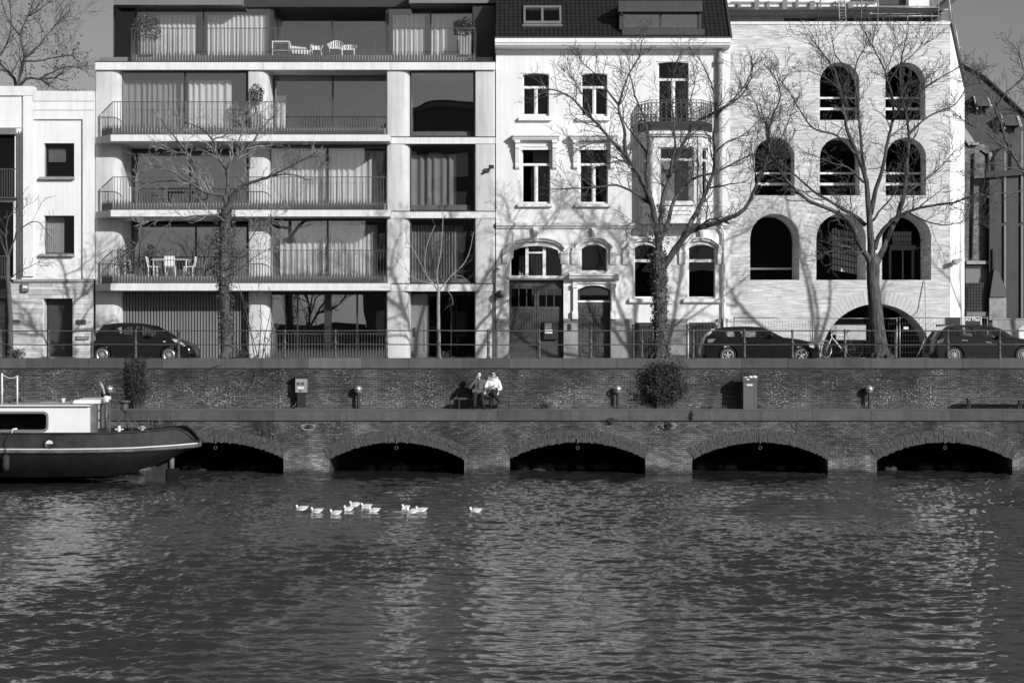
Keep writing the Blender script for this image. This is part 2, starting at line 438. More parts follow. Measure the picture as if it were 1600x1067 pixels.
# ------------------------------------------------------------ street railing
YR = 64.85
rl = thing('railing', 'dark cast iron railing along the top of the quay wall', 'railing', (0, YR, ZC))
posts = [1, 76, 144, 212, 279, 365.5, 445, 524, 604, 685, 763, 842.5, 923, 1003, 1083, 1163, 1238, 1320, 1399.5, 1481, 1562, 1640]
posts = [-75, -150]+posts
zt, zm = Z(517, YR), Z(538.5, YR)
def post_mesh(x):
    prof = [(.062,0),(.062,.06),(.052,.09),(.05,.36),(.055,.37),(.04,.41),(.042,.5),(.066,.53),(.07,.57),(.05,.61),(.036,.64),(.033,.9),(.045,.92),(.05,.97),(.04,1.01),(.02,1.03)]
    return MB().lathe((x, YR, ZC), prof, 10)
x0 = X(posts[0], YR)
pm = post_mesh(X(posts[2], YR)).build('post', iron, rl, True)
for p in posts:
    if p == posts[2]: continue
    c = pm.copy(); COL.objects.link(c); c.location.x += X(p, YR)-X(posts[2], YR); c.location.z += rnd.uniform(-.012, .012); c.rotation_euler = (0, 0, 0)
MB().tube([(X(p, YR), YR, zt+rnd.uniform(-.012, .012)) for p in sorted(posts)], .021, 8).build('rail', iron, rl, True)
MB().tube([(X(p, YR), YR, zm+rnd.uniform(-.012, .012)) for p in sorted(posts)], .019, 8).build('rail', iron, rl, True)
# ------------------------------------------------------------ builders shared by the houses
def rect(x0, x1, z0, z1): return [(x0,z0),(x1,z0),(x1,z1),(x0,z1)]
def archtop(x0, x1, z0, zs, zt, n=12):
    """outline with a segmental or round head: springing zs, crown zt"""
    hw = (x1-x0)/2; rise = max(1e-3, zt-zs); r = (hw*hw+rise*rise)/(2*rise); cx = (x0+x1)/2; cz = zt-r
    a0 = math.asin(min(1, hw/r)) if rise <= hw else math.pi-math.asin(min(1, hw/r))
    return [(x0,z0),(x1,z0)]+[(cx+r*math.sin(a), cz+r*math.cos(a)) for a in [a0-2*a0*k/n for k in range(n+1)]]
def pr(px0, px1, py0, py1, Y): return X(px0,Y), X(px1,Y), Z(py1,Y), Z(py0,Y)
def window(parent, px0, px1, py0, py1, Y, vs=(), hs=(), fr=.055, bar=.04, dp=.09, fm=None, gm=None, name='window', skip=()):
    """frame with one pane per light, cut by bars at vs (px) and hs (py)"""
    x0, x1, z0, z1 = pr(px0, px1, py0, py1, Y)
    xs = [x0+fr]+sum([[X(v,Y)-bar/2, X(v,Y)+bar/2] for v in vs], [])+[x1-fr]
    zz = [z0+fr]+sum([[Z(v,Y)-bar/2, Z(v,Y)+bar/2] for v in sorted(hs, reverse=True)], [])+[z1-fr]
    lights = []
    for i in range(0, len(xs), 2):
        for j in range(0, len(zz), 2): lights.append((xs[i], xs[i+1], zz[j], zz[j+1]))
    f = MB().prism(rect(x0,x1,z0,z1), Y, Y+dp, [rect(*l) for l in lights]).build(name, fm or frame_d, parent)
    for l in lights: MB().box(l[0], l[1], Y+dp*.5, Y+dp*.5+.012, l[2], l[3]).build('pane', gm or pane_c, f)
    return f
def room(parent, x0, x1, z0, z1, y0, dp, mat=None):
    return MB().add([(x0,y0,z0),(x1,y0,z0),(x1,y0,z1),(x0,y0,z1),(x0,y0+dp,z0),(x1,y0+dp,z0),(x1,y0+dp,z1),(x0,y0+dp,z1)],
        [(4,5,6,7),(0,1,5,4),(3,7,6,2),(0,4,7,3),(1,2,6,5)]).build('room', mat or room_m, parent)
def curtain(px0, px1, py0, py1, Y, label, mat=None, lam=.2, amp=.045):
    x0, x1, z0, z1 = pr(px0, px1, py0, py1, Y); n = max(8, int((x1-x0)/.02)); lam = lam*rnd.uniform(.75,1.4); pts = []; ph = rnd.uniform(0, 6)
    for i in range(n+1):
        x = x0+(x1-x0)*i/n
        pts.append((x, Y+amp*math.sin(2*math.pi*x/lam+ph+1.3*math.sin(x*2.3+ph)+.6*math.sin(x*7.1))*(1+.4*math.sin(x*5+ph))))
    lp = pts+[(a, b+.008) for a, b in reversed(pts)]
    m = len(lp); nn = n+1
    vs = [(a,b,z0) for a,b in lp]+[(a,b,z1) for a,b in lp]
    fs = [(i,(i+1)%m,(i+1)%m+m,i+m) for i in range(m)]
    o = MB().add(vs, fs).build('curtain', mat or cloth_c, None, 60)
    tag(o, label, 'curtain', 'curtains behind the windows'); return o
def leaves(mb, c, rad, n, size, squash=(1,1,1), hollow=.35, rs=rnd):
    for _ in range(n):
        while True:
            d = Vector((rs.uniform(-1,1), rs.uniform(-1,1), rs.uniform(-1,1)))
            if hollow < d.length < 1: break
        p = Vector(c)+Vector((d.x*rad*squash[0], d.y*rad*squash[1], d.z*rad*squash[2]))
        leaf(mb, p, size*rs.uniform(.6, 1.3), rs)
def leaf(mb, p, s, rs=rnd):
    u = Vector((rs.gauss(0,1), rs.gauss(0,1), rs.gauss(0,1))).normalized(); v = u.orthogonal().normalized()
    v = Matrix.Rotation(rs.uniform(0, 6.28), 3, u) @ v; q = u.cross(v)
    mb.add([p-v*s*.5, p+q*s*.32+u*s*.08, p+v*s*.55, p-q*s*.32+u*s*.08], [(0,1,2),(0,2,3)])

# ------------------------------------------------------------ modern apartment building
YB = 74.0
ab = thing('apartment_building', 'modern pale concrete apartment building with wide balconies behind the ivy tree', 'building', (X(460,YF), YF, ZS))
SL = [(98,110),(215,225),(331,341),(444,455)]
def colplan(x0, x1, y0, y1, rr=.36, rl_=.06):
    o = [(x1, y1)]
    for k in range(7):
        a = math.pi/2*k/6; o.append((x1-rr+rr*math.cos(a), y0+rr-rr*math.sin(a)))
    for k in range(4):
        a = math.pi/2*k/3; o.append((x0+rl_-rl_*math.sin(a), y0+rl_-rl_*math.cos(a)))
    o.append((x0, y1)); return o[::-1]
cols = [(148.5, 188.5), (388, 421), (604, 640), (742, 774)]
segs = [(110,216),(225,332),(341,445),(455,561)]
for fi, (t, b) in enumerate(segs):
    for ci, (a, c) in enumerate(cols):
        if fi == 0 and ci == 1: a, c = 387, 419
        rr = .36 if ci < 3 else .1
        dp = 2.2 if ci < 3 else 1.2
        MB().prismz(colplan(X(a,YF), X(c,YF), YF, YF+dp, rr), Z(b,YF), Z(t,YF)+.004).build('column', concrete, ab, 35)
# floor bands; the balcony slabs stand a metre proud with a slanted left end
def slab(t, b, plan, mat=conc_band): return MB().prismz(plan, Z(b,YF), Z(t,YF)).build('floor_band', mat, ab)
slab(98, 110, [(X(149,74.9),74.88),(X(774,74.9),74.88),(X(774,74.9),78.6),(X(149,74.9),78.6)])
for k in (411, 611): MB().box(X(k,74.9)-.008, X(k,74.9)+.008, 74.874, 74.9, Z(110,YF)+.004, Z(98,YF)-.004).build('joint', conc_grey, ab)
for t, b in SL[1:]:
    slab(t, b, [(X(173,YB),YB),(X(609,YB),YB),(X(611,YF),YF-.03),(X(611,YF),77.2),(X(149,YF),77.2),(X(149,YF),YF-.02)])
    slab(t, b, [(X(611.6,YF),YF-.035),(X(774,YF),YF-.035),(X(774,YF),77.2),(X(611.6,YF),77.2)])
    MB().box(X(611.6,YF), X(774,YF), YF-.05, YF+.2, Z(t,YF)+.002, Z(t,YF)+.035).build('flashing', frame_d, ab)
MB().box(X(148,74.9), X(775,74.9), 74.86, 75.1, Z(98,YF)+.002, Z(98,YF)+.04).build('flashing', frame_d, ab)
# back wall and roof so that the block is solid
MB().box(X(149,YF), X(774,YF), 82.5, 83, ZS, Z(2,78)).build('rear_wall', conc_grey, ab)
MB().box(X(149.3,YF), X(150.5,YF), 76.9, 82.5, ZS, Z(99,YF)).build('side_wall', conc_grey, ab)
MB().box(X(772,YF), X(773.6,YF), 76.2, 82.5, ZS, Z(99,YF)).build('side_wall', conc_grey, ab)

def recess(px0, px1, t, b, Y):   # side walls and ceiling of a loggia are the column flanks and the slab: only rooms are added
    pass
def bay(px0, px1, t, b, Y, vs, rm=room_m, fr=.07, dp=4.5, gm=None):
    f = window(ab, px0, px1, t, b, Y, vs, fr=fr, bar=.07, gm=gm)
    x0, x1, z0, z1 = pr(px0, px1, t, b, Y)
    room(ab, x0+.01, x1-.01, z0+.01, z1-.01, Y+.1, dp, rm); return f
bay(188.5, 387, 111, 215, 75.3, [289])
bay(427, 607, 117, 213, 76.5, [520])
bay(640, 742, 111, 215, 75.3, [])
for t, b in SL[1:3]:
    nt_ = {225: 331, 341: 444}[b]
    bay(205, 390, b+9, nt_-2, 76.9, [297 if b == 225 else 306], fr=.13)
    MB().box(X(188,76.9), X(205,76.9), 76.9, 77.1, Z(nt_,YF), Z(b,YF)).build('loggia_wall', concrete, ab)
    bay(421, 604, b+1, nt_, 75.35, [512])
    bay(640, 742, b+1, nt_, 75.3, [])
for t, b in SL[:3]:   # stone window seats low in the right-hand bay
    zb = Z(b+105.5, YF)
    MB().box(X(641,YF), X(735,YF), 75.42, 75.9, zb, zb+.3).build('window_seat', plinth_m, ab)
bay(421, 604, 457, 558, 75.6, [465, 512, 558], fr=.1)
MB().box(X(507,75.5), X(517,75.5), 75.45, 75.59, ZS, Z(457,75.5)).build('glazing_pier', frame_d, ab)
# entrance: solid door leaf and dark glass set back
er = 76.0
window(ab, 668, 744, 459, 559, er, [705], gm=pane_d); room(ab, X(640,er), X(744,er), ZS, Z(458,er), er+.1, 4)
dr = MB().box(X(640,er)+.02, X(668,er)-.01, er-.02, er+.06, ZS+.1, Z(459,er)).build('door', metal_g, ab)
MB().box(X(645.5,er), X(649,er), er-.06, er-.022, Z(526,er), Z(512,er)).build('door_panel', black_m, dr)
MB().tube([(X(664,er),er-.06,Z(548,er)),(X(664,er),er-.06,Z(500,er))], .015, 6).build('handle', steel, dr)
# ribbed metal front on the ground floor: three leaves of upright ribs
for a, b_ in ((188.5, 254), (254, 322), (322, 388)):
    xa, xb = X(a,75.5), X(b_,75.5)
    c = MB().box(xa+.004, xb-.004, 75.55, 75.6, ZS+.02, Z(455.5,75.5)).build('garage_leaf', frame_d, ab)
    mb = MB(); n = int((xb-xa)/.118)
    for k in range(n):
        x = xa+(k+.5)*(xb-xa)/n; mb.prismz([(x-.044,75.546),(x-.03,75.47),(x+.03,75.47),(x+.044,75.546)], ZS+.03, Z(456,75.5))
    mb.build('ribs', clad_m, c, kind='stuff')

def balustrade(pts, z0, h, hl=None, parent=ab):
    """flat bars flared at the foot, a slim top rail; hl: height of the rail at the first point"""
    r = None; mb = MB(); rails = MB()
    for i in range(len(pts)-1):
        a = Vector((*pts[i], 0)); b = Vector((*pts[i+1], 0)); d = b-a; L = d.length; d.normalize(); q = Vector((-d.y, d.x, 0))
        ha = hl if (hl and i == 0) else h; n = max(2, int(L/.119))
        rails.bar(a+Vector((0,0,z0+ha)), b+Vector((0,0,z0+h)), .03, .03)
        rails.bar(a+Vector((0,0,z0+.012)), b+Vector((0,0,z0+.012)), .05, .02)
        for k in range(n):
            t = (k+.5)/n; p = a.lerp(b, t); hh = ha+(h-ha)*t
            prof = [(.046, .02, .02), (.043, .24, .02), (.012, .46, .012), (.009, hh-.01, .009)]
            vs = []
            for wd, zz, dd in prof:
                for sx, sy in ((-1,-1),(1,-1),(1,1),(-1,1)): vs.append(p+d*wd*sx+q*dd*sy*.5+Vector((0,0,z0+zz)))
            fs = [(0,3,2,1)]+[(j*4+k2, j*4+(k2+1)%4, j*4+4+(k2+1)%4, j*4+4+k2) for j in range(3) for k2 in range(4)]
            mb.add(vs, fs)
    r = rails.build('handrail', rail_m, parent)
    mb.build('balusters', rail_m, r, kind='stuff')
for t, b in SL[1:]:
    zt = Z(t, YF)
    balustrade([(X(150,YF)+.25, YF-.08), (X(176,YB), YB+.07), (X(606,YB), YB+.07)], zt, 1.34, .98)
zt = Z(98,YF)+.04
balustrade([(X(204,75.2),76.6),(X(204,75.2), 75.2), (X(743,75.2), 75.2), (X(743,75.2),76.6)], zt, 1.4)
MB().box(X(155,75.4), X(202,75.4), 75.4, 76.4, zt-.04, zt+.24).build('roof_kerb', metal_g, ab)
MB().box(X(744.5,75.4), X(770,75.4), 75.4, 76.4, zt-.04, zt+.24).build('roof_kerb', metal_g, ab)
# low bar fence in front of the ground floor glazing
balustrade([(X(421,74.7),74.75),(X(604,74.7),74.75)], ZS+.1, 1.0)
# penthouse
yp = 78.2; zr = Z(8, yp)
for a, b_ in ((177, 425), (605, 740)):
    window(ab, a if a > 200 else 212, b_, 9, 92, yp, [318] if a < 200 else [673], fr=.07, bar=.06)
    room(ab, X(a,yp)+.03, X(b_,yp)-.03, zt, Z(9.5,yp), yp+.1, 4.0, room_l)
MB().box(X(177,yp), X(211.5,yp), yp+.02, yp+.2, zt, Z(9,yp)).build('dark_glass_panel', frame_d, ab)
window(ab, 178, 211, 12, 91, yp-.03, (), fr=.04, dp=.04, gm=pane_d)
MB().box(X(738.5,yp-1), X(773,yp-1), yp-1, yp-.8, zt, Z(9,yp-1)).build('penthouse_wall', frame_d, ab)
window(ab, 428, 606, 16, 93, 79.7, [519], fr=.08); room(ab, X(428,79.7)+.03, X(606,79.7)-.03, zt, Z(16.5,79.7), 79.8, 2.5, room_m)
MB().box(X(425,yp), X(427.5,yp), yp, 79.7, zt, Z(9,yp)).build('penthouse_wall', frame_d, ab)
MB().box(X(602.5,yp), X(605,yp), yp, 79.7, zt, Z(9,yp)).build('penthouse_wall', frame_d, ab)
zq = Z(8, 77.4)
MB().box(X(177,77.4), X(378,77.4), 77.4, 82.4, zq, zq+.45).build('penthouse_roof', metal_g, ab)
MB().box(X(640,77.4), X(774,77.4), 77.0, 82.4, zq, zq+.45).build('penthouse_roof', metal_g, ab)
MB().box(X(378.5,77.4), X(639.5,77.4), 78.0, 82.4, zq+.02, zq+.4).build('penthouse_roof', frame_d, ab)
for k in (405, 490, 540):   # slots for lamps in the soffit
    MB().box(X(k,78.8), X(k+36,78.8), 78.75, 78.85, zq+.005, zq+.025).build('soffit_slot', black_m, ab)
struct_floor = MB().box(X(150,YF), X(773,YF), 76.6, 82.4, zt-.3, zt-.005).build('roof_terrace', conc_grey, ab)

# curtains
curtain(221, 306, 24, 92, yp+.35, 'pale curtain in the rooftop flat beside the left potted shrub')
curtain(322, 420, 24, 92, yp+.35, 'pale curtain in the rooftop flat left of the wicker chairs')
curtain(614, 664, 24, 92, yp+.35, 'pale curtain right of the recessed rooftop terrace windows')
curtain(672, 735, 24, 92, yp+.35, 'pale curtain behind the right shrub on the roof terrace')
curtain(191, 286, 126, 213, 75.75, 'grey curtain in the top floor window under the roof terrace', cloth_d)
curtain(293, 362, 126, 213, 75.75, 'pale curtain in the top floor window beside the shrub on its balcony')
curtain(428, 447, 150, 212, 76.9, 'narrow pale curtain edge in the recessed top floor window')
curtain(424, 508, 236, 330, 75.8, 'pale curtain on second floor behind the right branches of the ivy tree')
curtain(514, 601, 236, 330, 75.8, 'sunlit pale curtain on second floor beside the middle column')
curtain(641, 713, 242, 326, 75.9, 'grey curtain in the single pane window below the clear one', cloth_d, .35, .06)
curtain(437, 508, 352, 443, 75.8, 'pale curtain on first floor right of the ivy covered trunk')
curtain(514, 590, 352, 443, 75.8, 'sunlit pale curtain on first floor above the glazed ground floor')
curtain(641, 724, 352, 440, 75.9, 'striped grey curtain behind the bare sapling on first floor', cloth_d, .14, .04)

# small fixtures on the joint between the two houses
o = thing('security_camera', 'small black camera on an arm at the right edge of the apartment building', 'camera', P(768, 262, YF))
c = P(768, 262, YF-.25); MB().box(c.x-.12, c.x+.1, c.y-.06, c.y+.05, c.z-.05, c.z+.1).build('housing', black_m, o)
MB().tube([P(752, 272, YF), P(760, 268, YF-.2), c], .03, 6).build('arm', black_m, o)
o = thing('floodlight', 'black round floodlight on the corner of the white house above the street', 'lamp', P(780, 460, YF))
c = P(781, 460, YF-.25)
mb = MB(); mb.lathe((c.x, c.y-.1, c.z), [(.06,.22),(.15,.14),(.17,0),(.14,-.02)], 12, 'y'); mb.build('housing', black_m, o, 40)
MB().tube([P(775, 462, YF+.0), P(776, 462, YF-.15), c], .03, 6).build('arm', black_m, o)
o = thing('drainpipe', 'thin dark pipe with hooked top between the apartment building and white house', 'pipe', P(774, 556, YF))
MB().tube([P(773.6, 558, YF-.09), P(773.6, 424, YF-.09), P(774.5, 420.5, YF-.1), P(777, 419.5, YF-.12), P(781, 421.5, YF-.12)], .035, 8).build('pipe', rail_m, o, True)
# ------------------------------------------------------------ white town house
def xf(mb, k, a, b):
    """move what was built from vertex k on from local (along, depth, z) to the wall line a -> b"""
    a = Vector((*a, 0)); d = Vector((*b, 0))-a; d.normalize(); n = Vector((-d.y, d.x, 0))
    for i in range(k, len(mb.v)):
        x, y, z = mb.v[i]; q = a+d*x+n*y; mb.v[i] = (q.x, q.y, z)
def profx(mb, prof, px0, px1, Y=YF): mb.prismx(prof, X(px0, Y), X(px1, Y)); return mb
def polyp(pts, Y): return [(X(a,Y), Z(b,Y)) for a, b in pts]
wh = thing('town_house', 'white stuccoed old town house with dark tiled roof and an oriel bay', 'building', (X(958,YF), YF, ZS))
def ap(px0, px1, pb, ps, pt, Y=YF): return archtop(X(px0,Y), X(px1,Y), Z(pb,Y), Z(ps,Y), Z(pt,Y))
garage_hole = polyp([(795.5,561),(880.5,561),(880.5,433),(878,432),(878,408),(873,402),(872,391),(861,387),(850,385),(837,384),(824,385),(813,387),(803,391),(802,402),(797,408),(797,432),(795.5,433)], YF)
holes = [ap(817,858,182,117,115.5), ap(908,949,182,117,115.5), ap(1028,1076,205,99,97.5), ap(815.5,860,319,230.5,229), ap(905.5,950,319,230.5,229),
         garage_hole, ap(907,949,425,391,382), ap(902.5,954,561,453,446), ap(990,1026,466,389,382), ap(1074.5,1117.5,466,389,382)]
MB().prism(rect(X(775,YF), X(1141,YF), ZS, Z(66,YF)), YF, YF+.42, holes).build('wall', stucco, wh)
MB().box(X(775.5,YF), X(1140.5,YF), 83.5, 84, ZS, Z(60,YF)).build('rear_wall', conc_grey, wh)
YW = YF+.17
def wwin(px0, px1, py0, py1, vs, hs, dp=3.5, Y=YW, fr=.05, bar=.11, arch=None, gm=pane_o):
    x0, x1, z0, z1 = pr(px0-1.5, px1+1.5, py0-1, py1+1, Y)
    f = window(wh, px0-1, px1+1, py0-1.5, py1+.5, Y, vs, hs, fr=fr+.03, bar=bar, dp=.1, fm=paint_w, gm=gm)
    room(wh, x0-.3, x1+.3, z0-.4, z1+.3, YF+.43, dp); return f
def split_window(px0, px1, py0, py1, pt):   # T-shaped: one light over two
    Y = YW; x0, x1, z0, z1 = pr(px0-1, px1+1, py0-2, py1+.5, Y); zt = Z(pt, Y); xm = (x0+x1)/2
    L = [(x0+.07, x1-.07, zt+.05, z1-.06), (x0+.08, xm-.075, z0+.1, zt-.06), (xm+.075, x1-.08, z0+.1, zt-.06)]
    f = MB().prism(rect(x0,x1,z0,z1), Y, Y+.1, [rect(*l) for l in L])
    f.box(xm-.035, xm+.035, Y-.03, Y-.002, z0+.1, zt-.06); f.box(x0+.02, x1-.02, Y-.04, Y-.002, zt-.05, zt+.04); f.box(x0+.02, x1-.02, Y-.03, Y-.002, z0+.005, z0+.07)
    f = f.build('window', paint_w, wh)
    for l in L: MB().box(l[0], l[1], Y+.05, Y+.06, l[2], l[3]).build('pane', pane_o, f)
    room(wh, x0-.3, x1+.3, z0-.4, z1+.3, YF+.43, 3.5); return f
split_window(817, 858, 115, 182, 137); split_window(908, 949, 115, 182, 137)
split_window(815.5, 860, 229, 319, 257.5); split_window(905.5, 950, 229, 319, 257.5)
split_window(1028, 1076, 98, 205, 125)
# sills
for a, b, t in ((810,862,183),(901,953,183),(809,863,317.5),(899,955,317.5)):
    mb = MB(); mb.prismx([(YF+.1,Z(t+.5,YF)),(YF-.17,Z(t+1.5,YF)),(YF-.17,Z(t+6,YF)),(YF+.1,Z(t+6,YF))], X(a,YF), X(b,YF)); mb.build('sill', trim_w, wh)
# hoods on scrolled consoles over the first floor windows
for c in (837.5, 928):
    zt = Z(211, YF)
    mb = MB()
    mb.prismx([(YF,zt),(YF-.42,zt-.03),(YF-.42,zt-.09),(YF-.36,zt-.13),(YF-.33,zt-.19),(YF-.28,zt-.25),(YF,zt-.25)], X(c-36.5,YF), X(c+36.5,YF))
    mb.box(X(c-30,YF), X(c+30,YF), YF-.05, YF, zt-.62, zt-.252)
    mb.box(X(c-23,YF), X(c+16,YF), YF-.09, YF-.052, zt-.5, zt-.38)
    mb.build('window_hood', trim_w, wh)
    for s in (-1, 1):
        xc = X(c+s*29, YF); z0 = zt-.252
        pf = [(YF,0),(YF-.3,0),(YF-.3,-.1),(YF-.26,-.16),(YF-.27,-.24),(YF-.29,-.3),(YF-.24,-.36),(YF-.2,-.55),(YF-.14,-.8),(YF-.1,-.93),(YF-.14,-1.0),(YF-.12,-1.1),(YF-.05,-1.16),(YF,-1.16)]
        mb = MB().prismx([(y, z0+z) for y, z in pf], xc-.085, xc+.085)
        mb.box(xc-.115, xc+.115, YF-.32, YF-.002, z0-.09, z0-.004)
        mb.build('console', trim_w, wh)
# lintel mouldings over the top windows
for a, b, t in ((815,860,115),(906,951,115),(1026,1078,97)):
    MB().box(X(a,YF), X(b,YF), YF-.03, YF+.02, Z(t,YF), Z(t-1.6,YF)).build('lintel', trim_w, wh)
# cornice and gutter
zg = Z(59, 74.4)
prof = [(YF+.3,zg-.05),(74.42,zg-.02),(74.36,zg-.02),(74.36,zg-.2),(74.4,zg-.24),(74.42,zg-.31),(74.47,zg-.34),(74.5,zg-.37),(YF-.05,zg-.4),(YF-.05,zg-.52),(YF,zg-.55),(YF+.3,zg-.55)]
MB().prismx(prof, X(773.5,74.4), X(1141.5,74.4)).build('cornice', trim_w, wh)
MB().box(X(773.5,74.4), X(1141.5,74.4), 74.33, 74.5, zg-.018, zg+.025).build('gutter_edge', zinc, wh)
# roof slope with rows of glazed tiles
ye, ze = 74.52, zg+.02
def slope(x, s, up=0.0):   # point s metres up the slope
    q = math.sqrt(.5); return (x, ye+s*q-up*q, ze+s*q+up*q)
xl, xr = X(774,74.6), X(1141,74.6)
MB().add([slope(xl,0),slope(xr,0),slope(xr,6.2),slope(xl,6.2),(xl,83.9,ze-.3),(xr,83.9,ze-.3)], [(0,1,2,3),(3,2,5,4),(0,3,4),(1,5,2)]).build('roof', zinc, wh)
mb = MB(); tw, th_ = .184, .236; nc = int((xr-xl)/tw)
for r in range(26):
    for c in range(nc):
        x = xl+c*tw; s0 = r*th_; j = rnd.uniform(-.004, .004)
        pts = [(0,.012),(.03,.034),(.075,.024),(.13,.02),(.184,.03)]
        vs = [slope(x+u, s0-.012, h+.02+j) for u, h in pts]+[slope(x+u, s0+th_, h+j) for u, h in pts]+[slope(x+u, s0-.012, -.002) for u, h in pts]
        mb.add(vs, [(i,i+1,i+6,i+5) for i in range(4)]+[(10+i,11+i,1+i,i) for i in range(4)])
mb.build('roof_tiles', tile_m, wh, kind='stuff')
MB().bar(slope(xr+.02, -.05, .05), slope(xr+.02, 6.2, .05), .09, .12).build('verge', zinc, wh)
# roof window in the slope
def slbox(mb, px0, px1, py0, py1, h0, h1):
    y = 76.0; s = [((Z(p, 75.2)-ze)*1.414) for p in (py1, py0)]
    s = []
    for p in (py1, py0):   # solve for the point on the slope seen at this height
        yy = 75.0
        for _ in range(20): yy = ye+(Z(p, yy)-ze)
        s.append((yy-ye)*1.414)
    ym = ye+(s[0]+s[1])/2*.707
    x0, x1 = X(px0, ym), X(px1, ym)
    vs = [slope(x, q, h) for h in (h0, h1) for x, q in ((x0,s[0]),(x1,s[0]),(x1,s[1]),(x0,s[1]))]
    return mb.add(vs, [(3,2,1,0),(4,5,6,7),(0,1,5,4),(1,2,6,5),(2,3,7,6),(3,0,4,7)])
mb = MB()
for q in ((818,877,13.5,16),(818,877,37.5,41),(818,821,16,37.5),(845.5,849,16,37.5),(874,877,16,37.5)): slbox(mb, *q, 0, .14)
slbox(mb, 816, 879, 41, 43.5, 0, .09)
f = mb.build('roof_window', metal_g, wh)
slbox(MB(), 821, 845.5, 16, 37.5, .05, .07).build('pane', pane_c, f); slbox(MB(), 849, 874, 16, 37.5, .05, .07).build('pane', pane_c, f)
slbox(MB(), 821, 874, 16, 37.5, .02, .03).build('backing', room_m, f)
# dormer clad in dark zinc
yd = 74.6
dm = MB(); 
dm.box(X(972,yd), X(1101,yd), yd, yd+.9, Z(59,yd), Z(46,yd))
dm.box(X(1092,yd), X(1096,yd), yd+.06, yd+2.4, Z(46,yd)+.003, Z(20,yd)); dm.box(X(968,yd), X(972,yd), yd+.06, yd+2.4, Z(46,yd)+.003, Z(20,yd))
dm.box(X(966,yd), X(1097,yd), yd-.18, yd+3.6, Z(20,yd)+.003, Z(3,yd))
dm = dm.build('dormer', zinc, wh)
f = window(dm, 972, 1092, 20.5, 46, yd+.1, [1032], fr=.06, bar=.09, gm=pane_c)
room(dm, X(972,yd)+.05, X(1092,yd)-.05, Z(46,yd), Z(20,yd), yd+.2, 2.2, room_m)
# band course between ground and first floor
zb = Z(349, YF)
MB().prismx([(YF,zb+.05),(YF-.16,zb),(YF-.16,zb-.1),(YF-.1,zb-.15),(YF-.06,zb-.22),(YF,zb-.22)], X(775.5,YF), X(1141,YF)).build('band_course', stucco_old, wh)
# curved hood mouldings, keystones and end blocks
def eyebrow(pts, ends, key):
    mb = MB(); q = [(X(a,YF), Z(b,YF)) for a, b in pts]
    for i in range(len(q)-1): mb.bar((q[i][0],YF-.045,q[i][1]), (q[i+1][0],YF-.045,q[i+1][1]), .17, .09)
    for i in range(len(q)-1): mb.bar((q[i][0],YF-.1,q[i][1]+.07), (q[i+1][0],YF-.1,q[i+1][1]+.07), .2, .05)
    for a, b, c, d in ends:
        x0, x1, z0, z1 = pr(a, b, c, d, YF)
        mb.prismx([(YF,z1),(YF-.15,z1),(YF-.15,z1-.06),(YF-.13,z1-.09),(YF-.11,z1-.1),(YF-.1,z0+.1),(YF-.07,z0),(YF,z0)], x0, x1)
    mb.build('hood_mould', trim_w, wh)
    x0, x1, z0, z1 = pr(*key, YF)
    mb = MB(); mb.add([(x0,YF-.2,z1),(x1,YF-.2,z1),(x1-.04,YF-.13,z0),(x0+.04,YF-.13,z0),(x0,YF,z1),(x1,YF,z1),(x1-.04,YF,z0),(x0+.04,YF,z0)],[(0,3,2,1),(4,5,6,7),(0,1,5,4),(1,2,6,5),(2,3,7,6),(3,0,4,7)])
    for t in (.3, .5, .7): mb.box(x0+(x1-x0)*t-.012, x0+(x1-x0)*t+.012, YF-.215, YF-.14, z0+.05, z1-.08)
    mb.build('keystone', trim_w, wh)
eyebrow([(789,400),(791,391),(797,384),(806,379),(820,376),(837,375),(855,376),(868,379),(877,384),(883,391),(885,400)], [(785.5,795,394,412),(876,887,394,412)], (833,841.5,356.5,378))
def brow(c, w=31): eyebrow([(c-w,397),(c-w+2,389),(c-w+8,382),(c-15,376.5),(c,374),(c+15,376.5),(c+w-8,382),(c+w-2,389),(c+w,397)], [(c-w-4,c-w+6,393,413),(c+w-6,c+w+4,393,413)], (c-4,c+4,356.5,376))
brow(928); brow(1008); brow(1096)
# ground floor windows
wwin(907, 949, 382, 425, [], [], bar=.05)
for a, b in ((990,1026),(1074.5,1117.5)): 
    wwin(a, b, 382, 466, [], [407.5], bar=.12)
    MB().prismx([(YF+.1,Z(466,YF)),(YF-.17,Z(467,YF)),(YF-.17,Z(472,YF)),(YF-.1,Z(474,YF)),(YF+.1,Z(474,YF))], X(a-7,YF), X(b+7,YF)).build('sill', trim_w, wh)
# garage window and door
f = window(wh, 796.5, 879, 383, 433, YW+.03, [823.5, 850.5], [], fr=.06, bar=.13, dp=.1, fm=paint_w, gm=pane_o)
fx = MB().box(X(826,YW), X(848,YW), YW+.04, YW+.12, Z(396,YW), Z(393.5,YW)).build('transom', paint_w, f)
room(wh, X(796,YF)-.2, X(879,YF)+.2, Z(433,YF), Z(380,YF), YF+.43, 4)
mb = MB()
for k in range(9): mb.box(X(811+k*4.4,77), X(814.2+k*4.4,77), 76.6, 76.66, Z(436,77), Z(400,77))
mb.build('hall_blind', cloth_c, wh, kind='stuff')
MB().prismx([(YF+.25,Z(431,YF)),(YF-.1,Z(431.5,YF)),(YF-.1,Z(435,YF)),(YF-.02,Z(437.5,YF)),(YF+.25,Z(437.5,YF))], X(794.5,YF), X(881.5,YF)).build('sill', paint_w, wh)
yg = YF+.2
MB().box(X(795.5,yg)-.05, X(880.5,yg)+.05, yg, yg+.12, Z(448,yg), Z(437.5,yg)).build('door_header', wood_d, wh)
